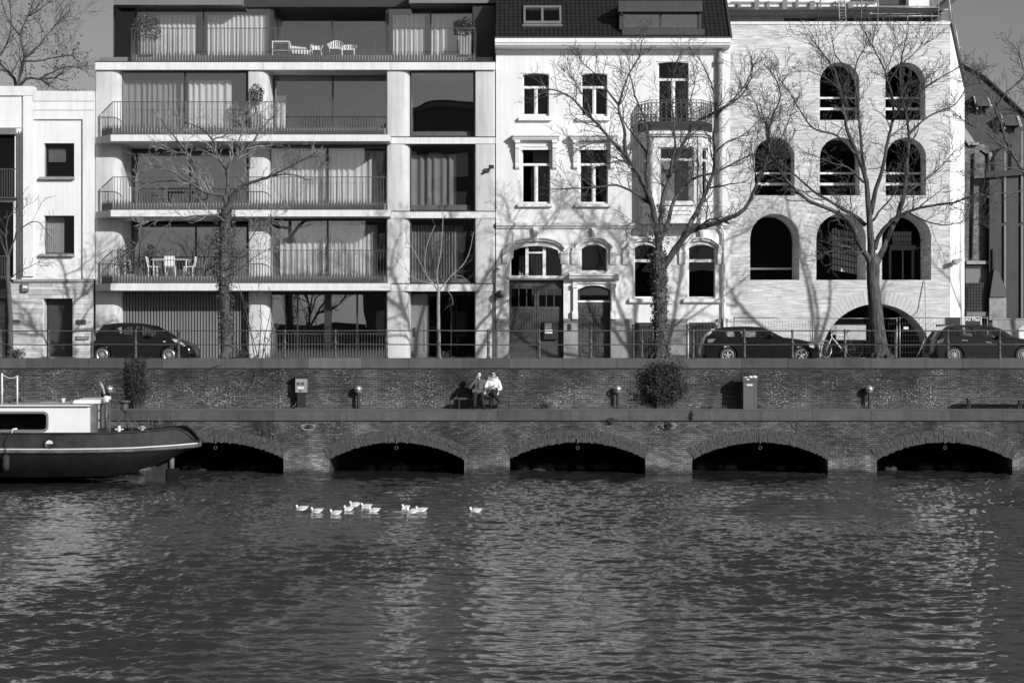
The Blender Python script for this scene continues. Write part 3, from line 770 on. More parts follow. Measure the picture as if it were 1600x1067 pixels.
for a, b in ((795.5,838),(838.5,881)):
    x0, x1 = X(a,yg), X(b,yg); zt, z0 = Z(448.5,yg), ZS+.1
    wz0, wz1 = Z(479,yg), Z(451,yg); wl = (x1-x0-.16)/3
    L = [(x0+.08+k*wl+.02, x0+.08+(k+1)*wl-.02, wz0, wz1) for k in range(3)]
    d = MB().prism(rect(x0,x1,z0,zt), yg+.02, yg+.1, [rect(*l) for l in L]).build('garage_door', wood_d, wh)
    for l in L: MB().box(l[0], l[1], yg+.06, yg+.07, l[2], l[3]).build('pane', pane_d, d)
    mb = MB(); n = 9; pw = (x1-x0-.16)/n
    for k in range(n): mb.box(x0+.08+k*pw+.008, x0+.08+(k+1)*pw-.008, yg+.002, yg+.018, z0+.1, Z(484,yg))
    mb.box(x0+.005, x0+.075, yg-.01, yg+.018, z0, zt); mb.box(x1-.075, x1-.005, yg-.01, yg+.018, z0, zt); mb.box(x0+.08, x1-.08, yg-.012, yg+.018, Z(483.5,yg), Z(480,yg))
    mb.build('planks', wood_d, d, kind='stuff')
mbx = thing('mailbox_panel', 'black mailbox panel with a white label on the dark garage door', 'mailbox', P(861, 530, yg))
MB().box(X(849.5,yg), X(872,yg), yg-.16, yg-.014, Z(530,yg), Z(502,yg)).build('body', black_m, mbx)
MB().box(X(851.5,yg), X(862,yg), yg-.166, yg-.161, Z(514,yg), Z(505,yg)).build('plate', metal_g, mbx)
MB().box(X(851.5,yg), X(863,yg), yg-.168, yg-.161, Z(521,yg), Z(515,yg)).build('label_plate', white_m, mbx)
o = MB().box(X(888,YF), X(892.5,YF), YF-.12, YF-.05, Z(515,YF), Z(506,YF)).build('intercom', black_m)
tag(o, 'small black intercom between the garage and the panelled front door', 'intercom')
# front door under a flat hood
zt = Z(427, YF)
mb = MB().prismx([(YF,zt),(YF-.46,zt-.04),(YF-.46,zt-.1),(YF-.4,zt-.14),(YF-.36,zt-.22),(YF-.26,zt-.28),(YF,zt-.28)], X(889,YF), X(967,YF))
mb.box(X(895,YF), X(961,YF), YF-.08, YF, zt-.42, zt-.283)
for a in (895.5, 955.5):
    mb.box(X(a,YF), X(a+6,YF), YF-.14, YF, Z(486,YF), zt-.423); mb.box(X(a-1.5,YF), X(a+7.5,YF), YF-.2, YF, Z(499,YF), Z(486,YF)-.003); mb.box(X(a-1,YF), X(a+7,YF), YF-.2, YF-.141, zt-.6, zt-.43)
mb.build('door_hood', trim_w, wh)
yd = YF+.28
d = MB().prism(ap(901.5,955,561,452,445,yd), yd, yd+.1, [ap(906,950.5,469,455,449,yd), rect(*pr(926.5,927.5,480,556,yd))]).build('front_door', wood_d, wh)
MB().box(X(905,yd), X(951.5,yd), yd+.05, yd+.06, Z(470,yd), Z(447,yd)).build('pane', pane_d, d)
MB().box(X(903,yd), X(954,yd), yd-.05, yd-.002, Z(472.5,yd), Z(469.5,yd)).build('transom', paint_w, d)
for a in (906.5, 930.5):
    for t, b in ((477,492.5),(496,532),(537,556)):
        x0, x1, z0, z1 = pr(a, a+18, t, b, yd); mb = MB()
        mb.prism(rect(x0,x1,z0,z1), yd-.035, yd-.001, [rect(x0+.07,x1-.07,z0+.07,z1-.07)]); mb.box(x0+.12, x1-.12, yd-.03, yd-.001, z0+.12, z1-.12)
        mb.build('door_panel', wood_d, d)
# plinth of slabs and barred basement lights
for a, b in ((777,795.5),(880.5,902.5),(954,989),(1022.5,1074),(1120.5,1137)):
    x0, x1 = X(a,YF), X(b,YF); n = max(1, round((x1-x0)/.9))
    for k in range(n):
        u0, u1 = x0+(x1-x0)*k/n, x0+(x1-x0)*(k+1)/n
        MB().box(u0+.006, u1-.006, YF-.06, YF-.002, ZS, Z(503,YF)).build('plinth_slab', plinth_m, wh)
    MB().box(x0, x1, YF-.09, YF-.001, Z(502.6,YF), Z(498,YF)).build('plinth_cap', plinth_m, wh)
for a, b in ((989,1022.5),(1074,1120.5)):
    x0, x1, z0, z1 = pr(a, b, 504, 560, YF)
    f = MB().box(x0, x1, YF-.03, YF-.003, z0, z1).build('basement_light', black_m, wh)
    mb = MB(); n = 9
    for k in range(n+1): mb.tube([(x0+(x1-x0)*k/n, YF-.1, z0), (x0+(x1-x0)*k/n, YF-.1, z1-.06)], .014, 5)
    for k in range(n): mb.tube([(x0+(x1-x0)*(k+.5)/n+.055*math.sin(t), YF-.1, z1-.2+.055*math.cos(t)) for t in [q*math.pi/4 for q in range(8)]], .011, 4, True)
    mb.bar((x0,YF-.1,z1-.1),(x1,YF-.1,z1-.1),.025); mb.bar((x0,YF-.1,z1-.3),(x1,YF-.1,z1-.3),.025)
    mb.build('window_grille', iron, f)
    MB().box(x0-.0, x0+.06, YF-.07, YF-.031, z0, z1).build('jamb', paint_w, f); MB().box(x1-.06, x1, YF-.07, YF-.031, z0, z1).build('jamb', paint_w, f)
# oriel bay with canted sides
bl, br, yb_ = X(1000,YF), X(1110,YF), 74.2
fl, frr = X(1019,yb_), X(1094,yb_)
plan = [(bl,YF),(fl,yb_),(frr,yb_),(br,YF)]
def grow(g): return [(bl-g,YF),(fl-g*.6,yb_-g),(frr+g*.6,yb_-g),(br+g,YF)]
z0, z1 = Z(350,YF), Z(213,yb_)
wz0, wz1, wzt = Z(317,yb_), Z(231,yb_), Z(249.5,yb_)
def bayface(a, b, m0, m1):
    L = math.hypot(b[0]-a[0], b[1]-a[1]); mb = MB()
    hole = rect(m0, L-m1, wz0, wz1)
    mb.prism(rect(0,L,z0,z1), 0, .14, [hole]); xf(mb, 0, a, b); mb.build('bay_wall', stucco, wh)
    mb = MB(); u0, u1 = m0, L-m1
    lights = [rect(u0+.06,u1-.06,wz0+.08,wzt-.05), rect(u0+.06,u1-.06,wzt+.05,wz1-.05)]
    mb.prism(hole, .06, .13, lights); mb.box(u0, u1, .03, .058, wzt-.045, wzt+.045); xf(mb, 0, a, b)
    f = mb.build('bay_window', paint_w, wh)
    for l in lights:
        q = MB(); q.box(l[0][0], l[1][0], .09, .1, l[0][1], l[2][1]); xf(q, 0, a, b); q.build('pane', pane_o, f)
    mb = MB(); mb.box(-.0, .09, -.05, -.002, z0+.35, z1-.05); mb.box(L-.09, L, -.05, -.002, z0+.35, z1-.05)
    mb.box(m0-.04, L-m1+.04, -.09, -.002, wz0-.1, wz0-.01); mb.box(m0-.02, L-m1+.02, -.05, -.002, wz1+.01, wz1+.08)
    if L > 1.2: mb.prism(rect(m0+.05,L-m1-.05,z0+.32,wz0-.24), -.04, -.002, [rect(m0+.12,L-m1-.12,z0+.4,wz0-.32)])
    xf(mb, 0, a, b); mb.build('bay_trim', trim_w, wh)
bayface(plan[0], plan[1], .22, .22); bayface(plan[1], plan[2], .3, .26); bayface(plan[2], plan[3], .2, .2)
MB().prismz([(x,y) for x,y in plan][::-1], z0+.002, z0+.05).build('bay_floor', room_m, wh)
MB().prismz(grow(.07)[::-1], z0-.02, z0+.18).build('bay_base', trim_w, wh)
MB().prismz(grow(.12)[::-1], z1, z1+.07).build('bay_cornice', trim_w, wh)
MB().prismz(grow(.2)[::-1], z1+.073, z1+.19).build('bay_cornice', trim_w, wh)
MB().prismz(grow(.1)[::-1], z1+.193, z1+.26).build('bay_roof', zinc, wh)
# iron balcony on top of the bay
bk = MB(); rt = z1+.26
gp = grow(.07)
for i in range(3):
    a, b = Vector((*gp[i],0)), Vector((*gp[i+1],0))
    bk.bar(a+Vector((0,0,rt+.16)), b+Vector((0,0,rt+.16)), .04, .3)
bkp = bk.build('balcony_base', black_m, wh)
mb = MB()
for i in range(3):
    a, b = Vector((*gp[i],0)), Vector((*gp[i+1],0)); L = (b-a).length; n = max(3, int(L/.2)); d = (b-a).normalized()
    for zz in (rt+.33, rt+.42, rt+1.1, rt+1.2): mb.bar(a+Vector((0,0,zz)), b+Vector((0,0,zz)), .03, .025)
    for k in range(n+1): 
        p = a.lerp(b, k/n); mb.bar(p+Vector((0,0,rt+.32)), p+Vector((0,0,rt+1.2)), .024)
        if k < n:
            q = a.lerp(b, (k+.5)/n); r = L/n*.42
            for zz, s in ((rt+.52, 1), (rt+.7, .8), (rt+.86, .8), (rt+1.0, 1)):
                mb.tube([q+d*r*s*math.cos(t)+Vector((0,0,zz+r*s*math.sin(t)*.9)) for t in [j*math.pi/4 for j in range(8)]], .012, 4, True)
mb.build('balcony_railing', iron, wh, kind='stuff')
# rain pipe with hopper
o = thing('rainpipe', 'pale grey rainwater pipe with hopper at the right end of white house', 'pipe', P(1125, 556, YF))
yp_ = YF-.14
mb = MB(); xx = X(1125,yp_)
mb.tube([(xx,yp_,Z(352,yp_)),(xx,yp_,Z(74,yp_))], .1, 10); mb.lathe((xx,yp_,Z(101,yp_)), [(.1,0),(.16,.06),(.16,.2),(.1,.22)], 10); 
for p in (160, 230, 300): mb.lathe((xx,yp_,Z(p,yp_)), [(.115,0),(.115,.05)], 10)
mb.build('pipe', conc_grey, o, 40)
mb = MB().tube([(xx,yp_,Z(352,yp_)),(xx+.05,yp_-.03,Z(356,yp_)),(X(1131.5,yp_),yp_,Z(364,yp_)),(X(1131.5,yp_),yp_,Z(520,yp_))], .055, 8); mb.lathe((X(1131.5,yp_),yp_,ZS), [(.08,0),(.08,.95)], 8); mb.build('lower_pipe', paint_w, o, 40)
# ------------------------------------------------------------ low white house at the left
lh = thing('corner_house', 'low white stuccoed house with stone clad ground floor at the left edge', 'building', (X(70,YF), YF, ZS))
xL = X(-260, YF)
hs = [rect(*pr(69,116,224,279,YF)), rect(*pr(69,116,337,399,YF)), rect(*pr(-26,23,205,312,YF)), rect(*pr(-26,21,316,434,YF)), rect(*pr(-120,-70,224,312,YF)), rect(*pr(-120,-70,337,399,YF))]
MB().prism(rect(xL, X(148,YF), Z(436.5,YF), Z(150,YF)), YF, YF+.4, hs).build('wall', stucco, lh)
MB().box(xL, X(148,YF), 83, 83.5, ZS, Z(150,YF)).build('rear_wall', conc_grey, lh)
MB().box(xL, X(148,YF), YF+.4, 83, Z(150,YF)-.2, Z(150,YF)-.02).build('flat_roof', conc_grey, lh)
for pts in ([(53,143.5),(148,143.5),(148,158.5),(53,158.5)], [(-260,136),(53,136),(53,150),(-260,150)]):
    x0, x1, z0, z1 = pr(pts[0][0], pts[1][0], pts[0][1], pts[2][1], YF)
    x = x0; 
    while x < x1-.05:
        e = min(x1, x+rnd.uniform(1.1, 1.6)); MB().box(x+.003, e-.003, YF-.13+rnd.uniform(-.01,.01), YF+.45, z0+rnd.uniform(-.01,.01), z1+rnd.uniform(-.015,.015)).build('parapet_stone', stucco_old, lh); x = e
# raised panels: stepped frames round the window field
def slabp(px0, px1, py0, py1, d, nm='wall_panel', mat=stucco):
    x0, x1, z0, z1 = pr(px0, px1, py0, py1, YF); MB().box(x0, x1, YF-d, YF-.002, z0, z1).build(nm, mat, lh)
slabp(53, 148, 159, 172.5, .09)
slabp(37, 53, 150.5, 432, .1); slabp(-60, 33.5, 151, 200, .05)
x0, x1, z0, z1 = pr(53.3, 148, 173.5, 436, YF); hx0, hx1, hz0, hz1 = pr(53.3, 130, 187, 436, YF)
MB().prism([(hx1,z0),(x1,z0),(x1,z1),(x0,z1),(x0,hz1),(hx1,hz1)], YF-.1, YF-.002).build('wall_panel', stucco, lh)
def lwin(px0, px1, py0, py1):
    x0, x1, z0, z1 = pr(px0-1, px1+1, py0-1, py1+1, YF+.2)
    window(lh, px0-1, px1+1, py0-1, py1+1, YF+.2, (), fr=.08, gm=pane_o); room(lh, x0-.2, x1+.2, z0-.3, z1+.2, YF+.42, 3)
    MB().box(X(px0-6,YF), X(px1+1,YF), YF-.18, YF+.18, Z(py1+4,YF), Z(py1,YF)).build('sill', plinth_m, lh)
lwin(69, 116, 224, 277); lwin(69, 116, 337, 397)
curtain(70, 101, 339, 396, YF+.5, 'pale pleated curtain in the lower window of the low white house', None, .1, .03)
o = MB().box(X(72,YF), X(99,YF), YF+.42, YF+.44, Z(252,YF), Z(230,YF)).build('roller_blind', cloth_d); tag(o, 'half lowered roller blind in the upper window of the low white house', 'blind')
lb = thing('bay_loggia', 'dark', 'x') if False else None
# loggia windows and little balconies at the picture's edge
for t, b in ((205, 312), (316, 434)):
    window(lh, -26, 23, t, b, YF+.3, [-2], fr=.07, gm=pane_o); room(lh, X(-27,YF), X(24,YF), Z(b,YF), Z(t,YF), YF+.42, 3)
MB().box(X(-30,YF), X(26,YF), YF-.35, YF-.01, Z(211.5,YF), Z(201.5,YF)).build('canopy', metal_g, lh)
for k in (29, 33): MB().tube([P(k, 436, YF-.12), P(k, 206, YF-.12)], .03, 6).build('rail_post', black_m, lh)
for t, b, e in ((265, 309, 25), (401, 433, 14)):
    mb = MB(); y = YF-.35; x0, x1 = X(-28,y), X(e,y)
    mb.box(x0, x1, y, YF-.01, Z(b+1,y), Z(b-1,y)); 
    for k in range(int((x1-x0)/.1)+1): mb.box(x0+k*.1, x0+k*.1+.03, y, y+.03, Z(b-1,y)+.002, Z(t,y))
    mb.box(x0, x1, y-.01, y+.04, Z(t,y)+.002, Z(t-1.5,y)); mb.build('balcony_rail', rail_m, lh)
# ground floor of long split stones
mb = MB().box(X(-60,YF), X(14,YF), YF+.25, YF+.35, ZS, Z(466,YF)).build('garage_door', frame_d, lh)
MB().box(X(-60,YF), X(14,YF), YF-.0, YF+.24, Z(466,YF)+.002, Z(452,YF)).build('garage_lintel', frame_d, lh)
MB().prism([(X(14,YF),ZS),(X(66.5,YF),ZS),(X(66.5,YF),Z(466.5,YF)),(X(113.5,YF),Z(466.5,YF)),(X(113.5,YF),ZS),(X(145.5,YF),ZS),(X(145.5,YF),Z(440,YF)),(X(14,YF),Z(440,YF))], YF+.03, YF+.4).build('backing_wall', plinth_m, lh)
stone_c = [M('split_stone', a, .85, .1, 3, streak=.1, bump=.4, bs=30) for a in (.5, .58, .44, .62)]
z = ZS; top = Z(441.5, YF)
while z < top-.03:
    h = min(rnd.choice([.1, .13, .16, .12, .08, .2]), top-z)
    spans = [(14, 66.5), (113.5, 145.5)] if z < Z(466.5, YF)-.02 else [(14, 145.5)]
    if z < Z(466.5,YF)-.02 and z+h > Z(466.5,YF): h = Z(466.5,YF)-z
    for a, b in spans:
        x, e = X(a,YF), X(b,YF)
        while x < e-.01:
            L = rnd.choice([.5, .8, 1.1, .65, .95]); q = min(x+L, e)
            if e-q < .2: q = e
            MB().box(x+.004, q-.004, YF-.02+rnd.uniform(-.02,.012), YF+.032, z+.005, z+h-.004).build('stone', rnd.choice(stone_c), lh); x = q
    z += h
MB().box(X(22,YF), X(146,YF), YF-.12, YF+.05, Z(440.5,YF), Z(436.5,YF)).build('string_course', plinth_m, lh)
d = MB().box(X(74,YF+.5), X(114,YF+.5), YF+.5, YF+.56, ZS+.15, Z(466,YF+.5)).build('door', frame_d, lh)
MB().box(X(76,YF+.48), X(99,YF+.48), YF+.48, YF+.498, ZS+.4, Z(472,YF+.48)).build('door_panel', zinc, d)
MB().box(X(66.5,YF)-.0, X(66.8,YF)+.03, YF+.03, YF+.56, ZS, Z(466.5,YF)).build('door_jamb', stone_c[3], lh)
MB().box(X(66,YF), X(114,YF), YF-.1, YF+.5, ZS+.02, ZS+.16).build('door_step', plinth_m, lh)
mb = MB().box(X(66.5,YF), X(113.5,YF), YF+.57, YF+.6, ZS, Z(466,YF)).build('door_back', black_m, lh)
o = thing('alarm_box', 'small grey alarm box on the stone wall over the young tree', 'alarm', P(40, 455, YF))
MB().box(X(35.5,YF), X(45.5,YF), YF-.18, YF-.03, Z(455.5,YF), Z(442,YF)).build('case', metal_g, o); MB().box(X(37.5,YF), X(45,YF), YF-.2, YF-.181, Z(450.5,YF), Z(446.5,YF)).build('cover', white_m, o)
for i, (a, b, t, c, lab) in enumerate(((120,135,499.5,506.5,'dark letterbox slot right of the door, upper one of two'),(119,139,525.5,531,'pale letterbox slot right of the door, lower one of two'),(19,32,499.5,506.5,'letterbox slot beside the young tree trunk on stone wall'))):
    o = thing('letterbox', lab, 'letterbox', P((a+b)/2, c, YF), 'letterbox slots in the stone wall')
    MB().box(X(a,YF), X(b,YF), YF-.08, YF-.035, Z(c,YF), Z(t,YF)).build('plate', metal_g if i else iron, o); MB().box(X(a+2,YF), X(b-2,YF), YF-.095, YF-.081, Z(c-2,YF), Z(t+2,YF)).build('flap', rail_m if i != 1 else conc_grey, o)
# ------------------------------------------------------------ brick building with arched openings
bb = thing('arched_building', 'pale long brick building with arched openings, scaffolded on its top', 'building', (X(1313,YF), YF, ZS))
pale_v = [M('arch_voussoir', a, .8, .12, 4, bump=.3) for a in (.54, .6, .48)]
A = []
for c0, c1 in ((1281,1343),(1383.5,1446)): A.append((c0,c1,188,98,0))
for c0, c1 in ((1179,1241.5),(1281,1343),(1384,1447)): A.append((c0,c1,305.5,215,0))
for c0, c1 in ((1172,1249),(1275.5,1353),(1378,1455)): A.append((c0,c1,437.5,334,1))
def ar(c0, c1, b, t): 
    r = (c1-c0)/2; return ap(c0, c1, b, t+r*.97, t)
hl = [ar(a,b,c,d) for a,b,c,d,e in A]
gx0, gx1, gr = X(1283,YF), X(1456,YF), X(1456,YF)-X(1283,YF)
gcx = (gx0+gx1)/2; gzt = Z(475,YF); gzc = gzt-gr/2*1.0
garch = [(gcx+gr/2*math.cos(t), gzc+gr/2*math.sin(t)) for t in [math.pi*k/28 for k in range(29)]]
garch = [(x, max(z, ZS)) for x, z in garch]
loop = [(X(1141,YF),ZS),(gx0,ZS)]+garch[::-1][1:-1]+[(gx1,ZS),(X(1484,YF),ZS),(X(1484,YF),Z(39,YF)),(X(1141,YF),Z(39,YF))]
MB().prism(loop, YF, YF+1.0, hl).build('wall', pale_b, bb)
# deeper reveals of the first floor loggias
x0, x1, z0, z1 = pr(1160, 1470, 325, 445, YF)
MB().prism(rect(x0,x1,z0,z1), YF+1.002, YF+1.95, hl[5:]).build('inner_wall', pale_b, bb)
MB().prism([(gx0-.4,ZS)]+[(gx0,ZS)]+garch[::-1][1:-1]+[(gx1,ZS),(gx1+.4,ZS),(gx1+.4,z0-.02),(gx0-.4,z0-.02)], YF+1.002, YF+1.6).build('inner_wall', pale_b, bb)
MB().box(X(1141,YF), X(1485,YF), YF-.04, YF+.5, Z(39,YF)+.002, Z(34.5,YF)).build('wall_coping', conc_band, bb)
# bricks on end round every arch
def ring(cx, cz, r, t0, t1, rl, k0=.0, w_=.058):
    n = int(abs(t1-t0)*(r+rl/2)/w_)
    for j, m in enumerate(pale_v):
        mb = MB()
        for k in range(j, n, 3):
            a, b = t0+(t1-t0)*(k+.06)/n, t0+(t1-t0)*(k+.94)/n; p = .005+rnd.uniform(-.003,.006)
            q = [(cx+(r+e)*math.cos(t), cz+(r+e)*math.sin(t)) for t, e in ((a,.003),(b,.003),(b,rl),(a,rl))]
            mb.add([(x,YF-p,z) for x,z in q]+[(x,YF+.03,z) for x,z in q], [(0,1,2,3),(0,4,5,1),(1,5,6,2),(2,6,7,3),(3,7,4,0)])
        mb.build('arch_bricks', m, bb, kind='stuff')
for a, b, c, d, e in A:
    r = (X(b,YF)-X(a,YF))/2; ring((X(a,YF)+X(b,YF))/2, Z(d,YF)-r, r, .02, math.pi-.02, .34 if not e else .36)
tg = math.asin((ZS-gzc)/(gr/2)) if ZS > gzc else 0
ring(gcx, gzc, gr/2, tg+.01, math.pi-tg-.01, .55)
# dark shell inside: floors, back wall and partitions
xa, xb = X(1142,YF), X(1483,YF)
MB().box(xa, xb, 81.5, 81.8, ZS, Z(40,YF)).build('rear_wall', room_m, bb)
for t in (446, 318, 198, 44): MB().box(xa, xb, YF+1.05 if t != 446 else YF+1.97, 81.5, Z(t+6,YF), Z(t,YF)).build('floor_slab', conc_grey, bb)
MB().box(xa, xa+.3, YF+1.01, 81.5, ZS, Z(40,YF)-.2).build('side_wall', room_m, bb); MB().box(xb-.3, xb, YF+1.01, 81.5, ZS, Z(40,YF)-.2).build('side_wall', room_m, bb)
for p in (1258, 1362): MB().box(X(p,77.5), X(p+8,77.5), 77.2, 81.5, ZS, Z(52,YF)).build('partition', room_m, bb)
# pale guard boards across the openings
for a, b, c, d, e in A:
    for t in ((c-36,c-33),(c-19.5,c-15.5)) if not e else (((c-19,c-16),) if a < 1200 else ()):
        y = YF+1.02 if not e else YF+2.0
        MB().box(X(a-3,y), X(b+3,y), y, y+.06, Z(t[1],y), Z(t[0],y)).build('guard_board', paint_w, bb)
# what shows inside the two right-hand loggias
mb = MB()
for k in range(9): 
    for j in range(7): mb.box(X(1301+k*4.3,78.2), X(1303.8+k*4.3,78.2), 78.2, 78.3, Z(365+j*9.5+k*.8,78.2), Z(357+j*9.5+k*.8,78.2))
mb.build('hung_tiles', conc_band, bb, kind='stuff')
mb = MB().tube([P(1320,375,78), P(1320.5,390,78), P(1322,396,77.9)], .07, 8); mb.build('duct', steel, bb, True)
mb = MB()
for k in range(7):
    for j in range(3): mb.box(X(1395+k*4.3,78.4), X(1398+k*4.3,78.4), 78.4, 78.5, Z(369+j*8,78.4), Z(362+j*8,78.4))
mb.build('hung_tiles', conc_band, bb, kind='stuff')
mb = MB().box(X(1390,78.3), X(1430,78.3), 78.2, 78.5, Z(391,78.3), Z(383,78.3)); mb.box(X(1425,78.3), X(1428,78.3), 78.25, 78.45, Z(436,78.3), Z(391,78.3)-.003); mb.box(X(1389,78.3), X(1392,78.3), 78.25, 78.45, Z(436,78.3), Z(391,78.3)-.003)
mb.build('inner_frame', conc_grey, bb)
MB().box(X(1409,78.4), X(1411,78.4), 78.3, 78.38, Z(436,78.4), Z(391,78.4)).build('inner_frame', steel, bb)
# white chamfered end wall with a raking top
ca, cb = (X(1484.5,YF), YF), (X(1507,YF+.9), YF+.9)
L = math.hypot(cb[0]-ca[0], cb[1]-ca[1])
mb = MB().prism([(0,ZS),(L,ZS),(L,Z(137,cb[1])),(L*.55,Z(92,YF)),(0,Z(37,YF))], 0, .3); xf(mb, 0, ca, cb); mb.build('end_wall', stucco, bb)
mb = MB(); mb.bar((0,-.03,Z(37,YF)), (L*.55,-.03,Z(92,YF)), .1, .08); mb.bar((L*.55,-.03,Z(92,YF)), (L,-.03,Z(137,cb[1])), .1, .08); xf(mb, 0, ca, cb); mb.build('flashing', frame_d, bb)
o = thing('wall_camera', 'white camera on the white end wall beside the brick arches', 'camera', P(1493, 408, YF))
c = P(1495, 409, YF-.1); MB().bar(c+Vector((-.22,-.25,-.02)), c+Vector((.16,-.1,.07)), .13, .15).build('housing', conc_grey, o); MB().tube([c+Vector((-.05,.25,-.1)), c+Vector((-.02,-.15,-.06))], .03, 6).build('bracket', steel, o)
# set-back upper floor under construction
yu = 77.6
MB().box(X(1141,yu)-.1, X(1373,yu), yu, 82, Z(11,yu), Z(5,yu)-.001).build('upper_slab', conc_band, bb)
MB().box(X(1141,yu)-.1, X(1480,yu), yu+.8, 82, Z(17,yu), Z(11,yu)-.002).build('upper_slab', conc_grey, bb)
MB().box(X(1141,79)-.1, X(1225,79), 79, 79.3, Z(40,79), Z(14,79)).build('upper_wall', conc_grey, bb)
MB().box(X(1226,79.5), X(1470,79.5), 79.5, 79.8, Z(40,79), Z(14,79)).build('upper_wall', frame_d, bb)
MB().box(X(1276,79.2), X(1310,79.2), 79.2, 79.49, Z(40,79), Z(18,79)).build('upper_wall', metal_g, bb)
MB().box(X(1141,79)-.1, X(1330,79), 79.3, 79.5, Z(5,79), Z(-30,79)).build('upper_wall', paint_w, bb)
MB().box(X(1420,79), X(1452,79), 79.0, 79.2, Z(10,79), Z(-30,79)).build('upper_wall', paint_w, bb)
MB().box(X(1331,79), X(1419,79), 79.4, 79.6, Z(5,79), Z(-30,79)).build('upper_wall', frame_d, bb)
# scaffold
sc = thing('scaffold', 'steel tube scaffold on top of the pale brick building', 'scaffold', P(1430, 36, 75.6))
mb = MB(); 
def tb(a, b, r=.028, m=mb): m.tube([a, b], r, 6)
for px, y in ((1371.5,75.5),(1466.5,75.5),(1371.5,76.8),(1456,76.8),(1483,75.6),(1346,76.8)): tb(P(px, 36, y), P(px, -40, y))
tb(P(1418,36,76), P(1418,20,76)); tb(P(1418,10,76), P(1418,-40,76))
mb.build('standards', steel, sc, True)
mb = MB()
for py, a, b, y in ((25.5,1371,1468,75.5),(12,1371,1468,75.5),(33.5,1455,1484,75.6),(15.5,1466,1484,75.6),(4,1141,1371,77.5),(-3,1141,1371,77.5)): tb(P(a,py,y), P(b,py,y), .026, mb)
tb(P(1371.5,25,75.5), P(1371.5,25,76.8), .026, mb); tb(P(1466.5,25,75.5), P(1456,25,76.8), .026, mb)
mb.build('ledgers', steel, sc, True)
mb = MB()
def brace(a, b): MB().tube([a, b], .026, 6).build('brace', steel, sc, True)
for q in ((P(1483,-10,75.6),P(1487,42,75.6)),(P(1486,8,75.6),P(1510,137,75.9)),(P(1345,14,76.6),P(1395,-12,76.6)),(P(1372,-5,75.5),P(1390,-25,75.5)),(P(1495,41,76.4),P(1495,76,76.4)),(P(1492,75,76.4),P(1503,75,76.4))): brace(*q)
if 0: tb(P(1483,-10,75.6), P(1487,42,75.6), .026, mb); tb(P(1486,8,75.6), P(1510,137,75.9), .026, mb); tb(P(1345,14,76.6), P(1395,-12,76.6), .026, mb); tb(P(1372,-5,75.5), P(1390,-25,75.5), .026, mb); tb(P(1495,41,76.4), P(1495,76,76.4), .026, mb); tb(P(1492,75,76.4), P(1503,75,76.4), .026, mb)
MB().box(X(1372,75.5), X(1468,75.5), 75.56, 76.7, Z(12.5,75.5)-.02, Z(10,75.5)).build('board', conc_grey, sc)
mb = MB()
for q in ((1300,0),): pass
l0, l1 = P(1312,34,77.3), P(1309,-15,77.3)
off = X(1322,77.3)-X(1312,77.3)
for dx in (0, off): tb(l0+Vector((dx,0,0)), l1+Vector((dx,0,0)), .022, mb)
for k in range(11): tb(l0.lerp(l1,k/11)+Vector((0,0,.02)), l0.lerp(l1,k/11)+Vector((off,0,.02)), .018, mb)
ld = thing('ladder', 'aluminium ladder leaning on the raw upper floor beside the scaffold', 'ladder', l0); mb.build('rails', steel, ld)
mb = MB(); 
mb.add([P(1470,17,77), P(1507,-25,77), P(1510,-25,79), P(1466,34,79)], [(0,1,2,3)]); 
mb = MB().prism([(X(1466,77),Z(16,77)),(X(1474,77),Z(18,77)),(X(1520,77),Z(-20,77)),(X(1500,77),Z(-20,77))], 77, 81).build('roof_eave', frame_d, bb)
# net and sheets hung on the edge
mb = MB()
for k in range(9):
    a = 1152+k*22+rnd.uniform(-5,5); mb.box(X(a,77.5), X(a+rnd.uniform(1,9),77.5), 77.45, 77.5, Z(rnd.uniform(12,16),77.5), Z(rnd.uniform(-2,4),77.5))
mb.build('toe_clips', metal_g, sc, kind='stuff')
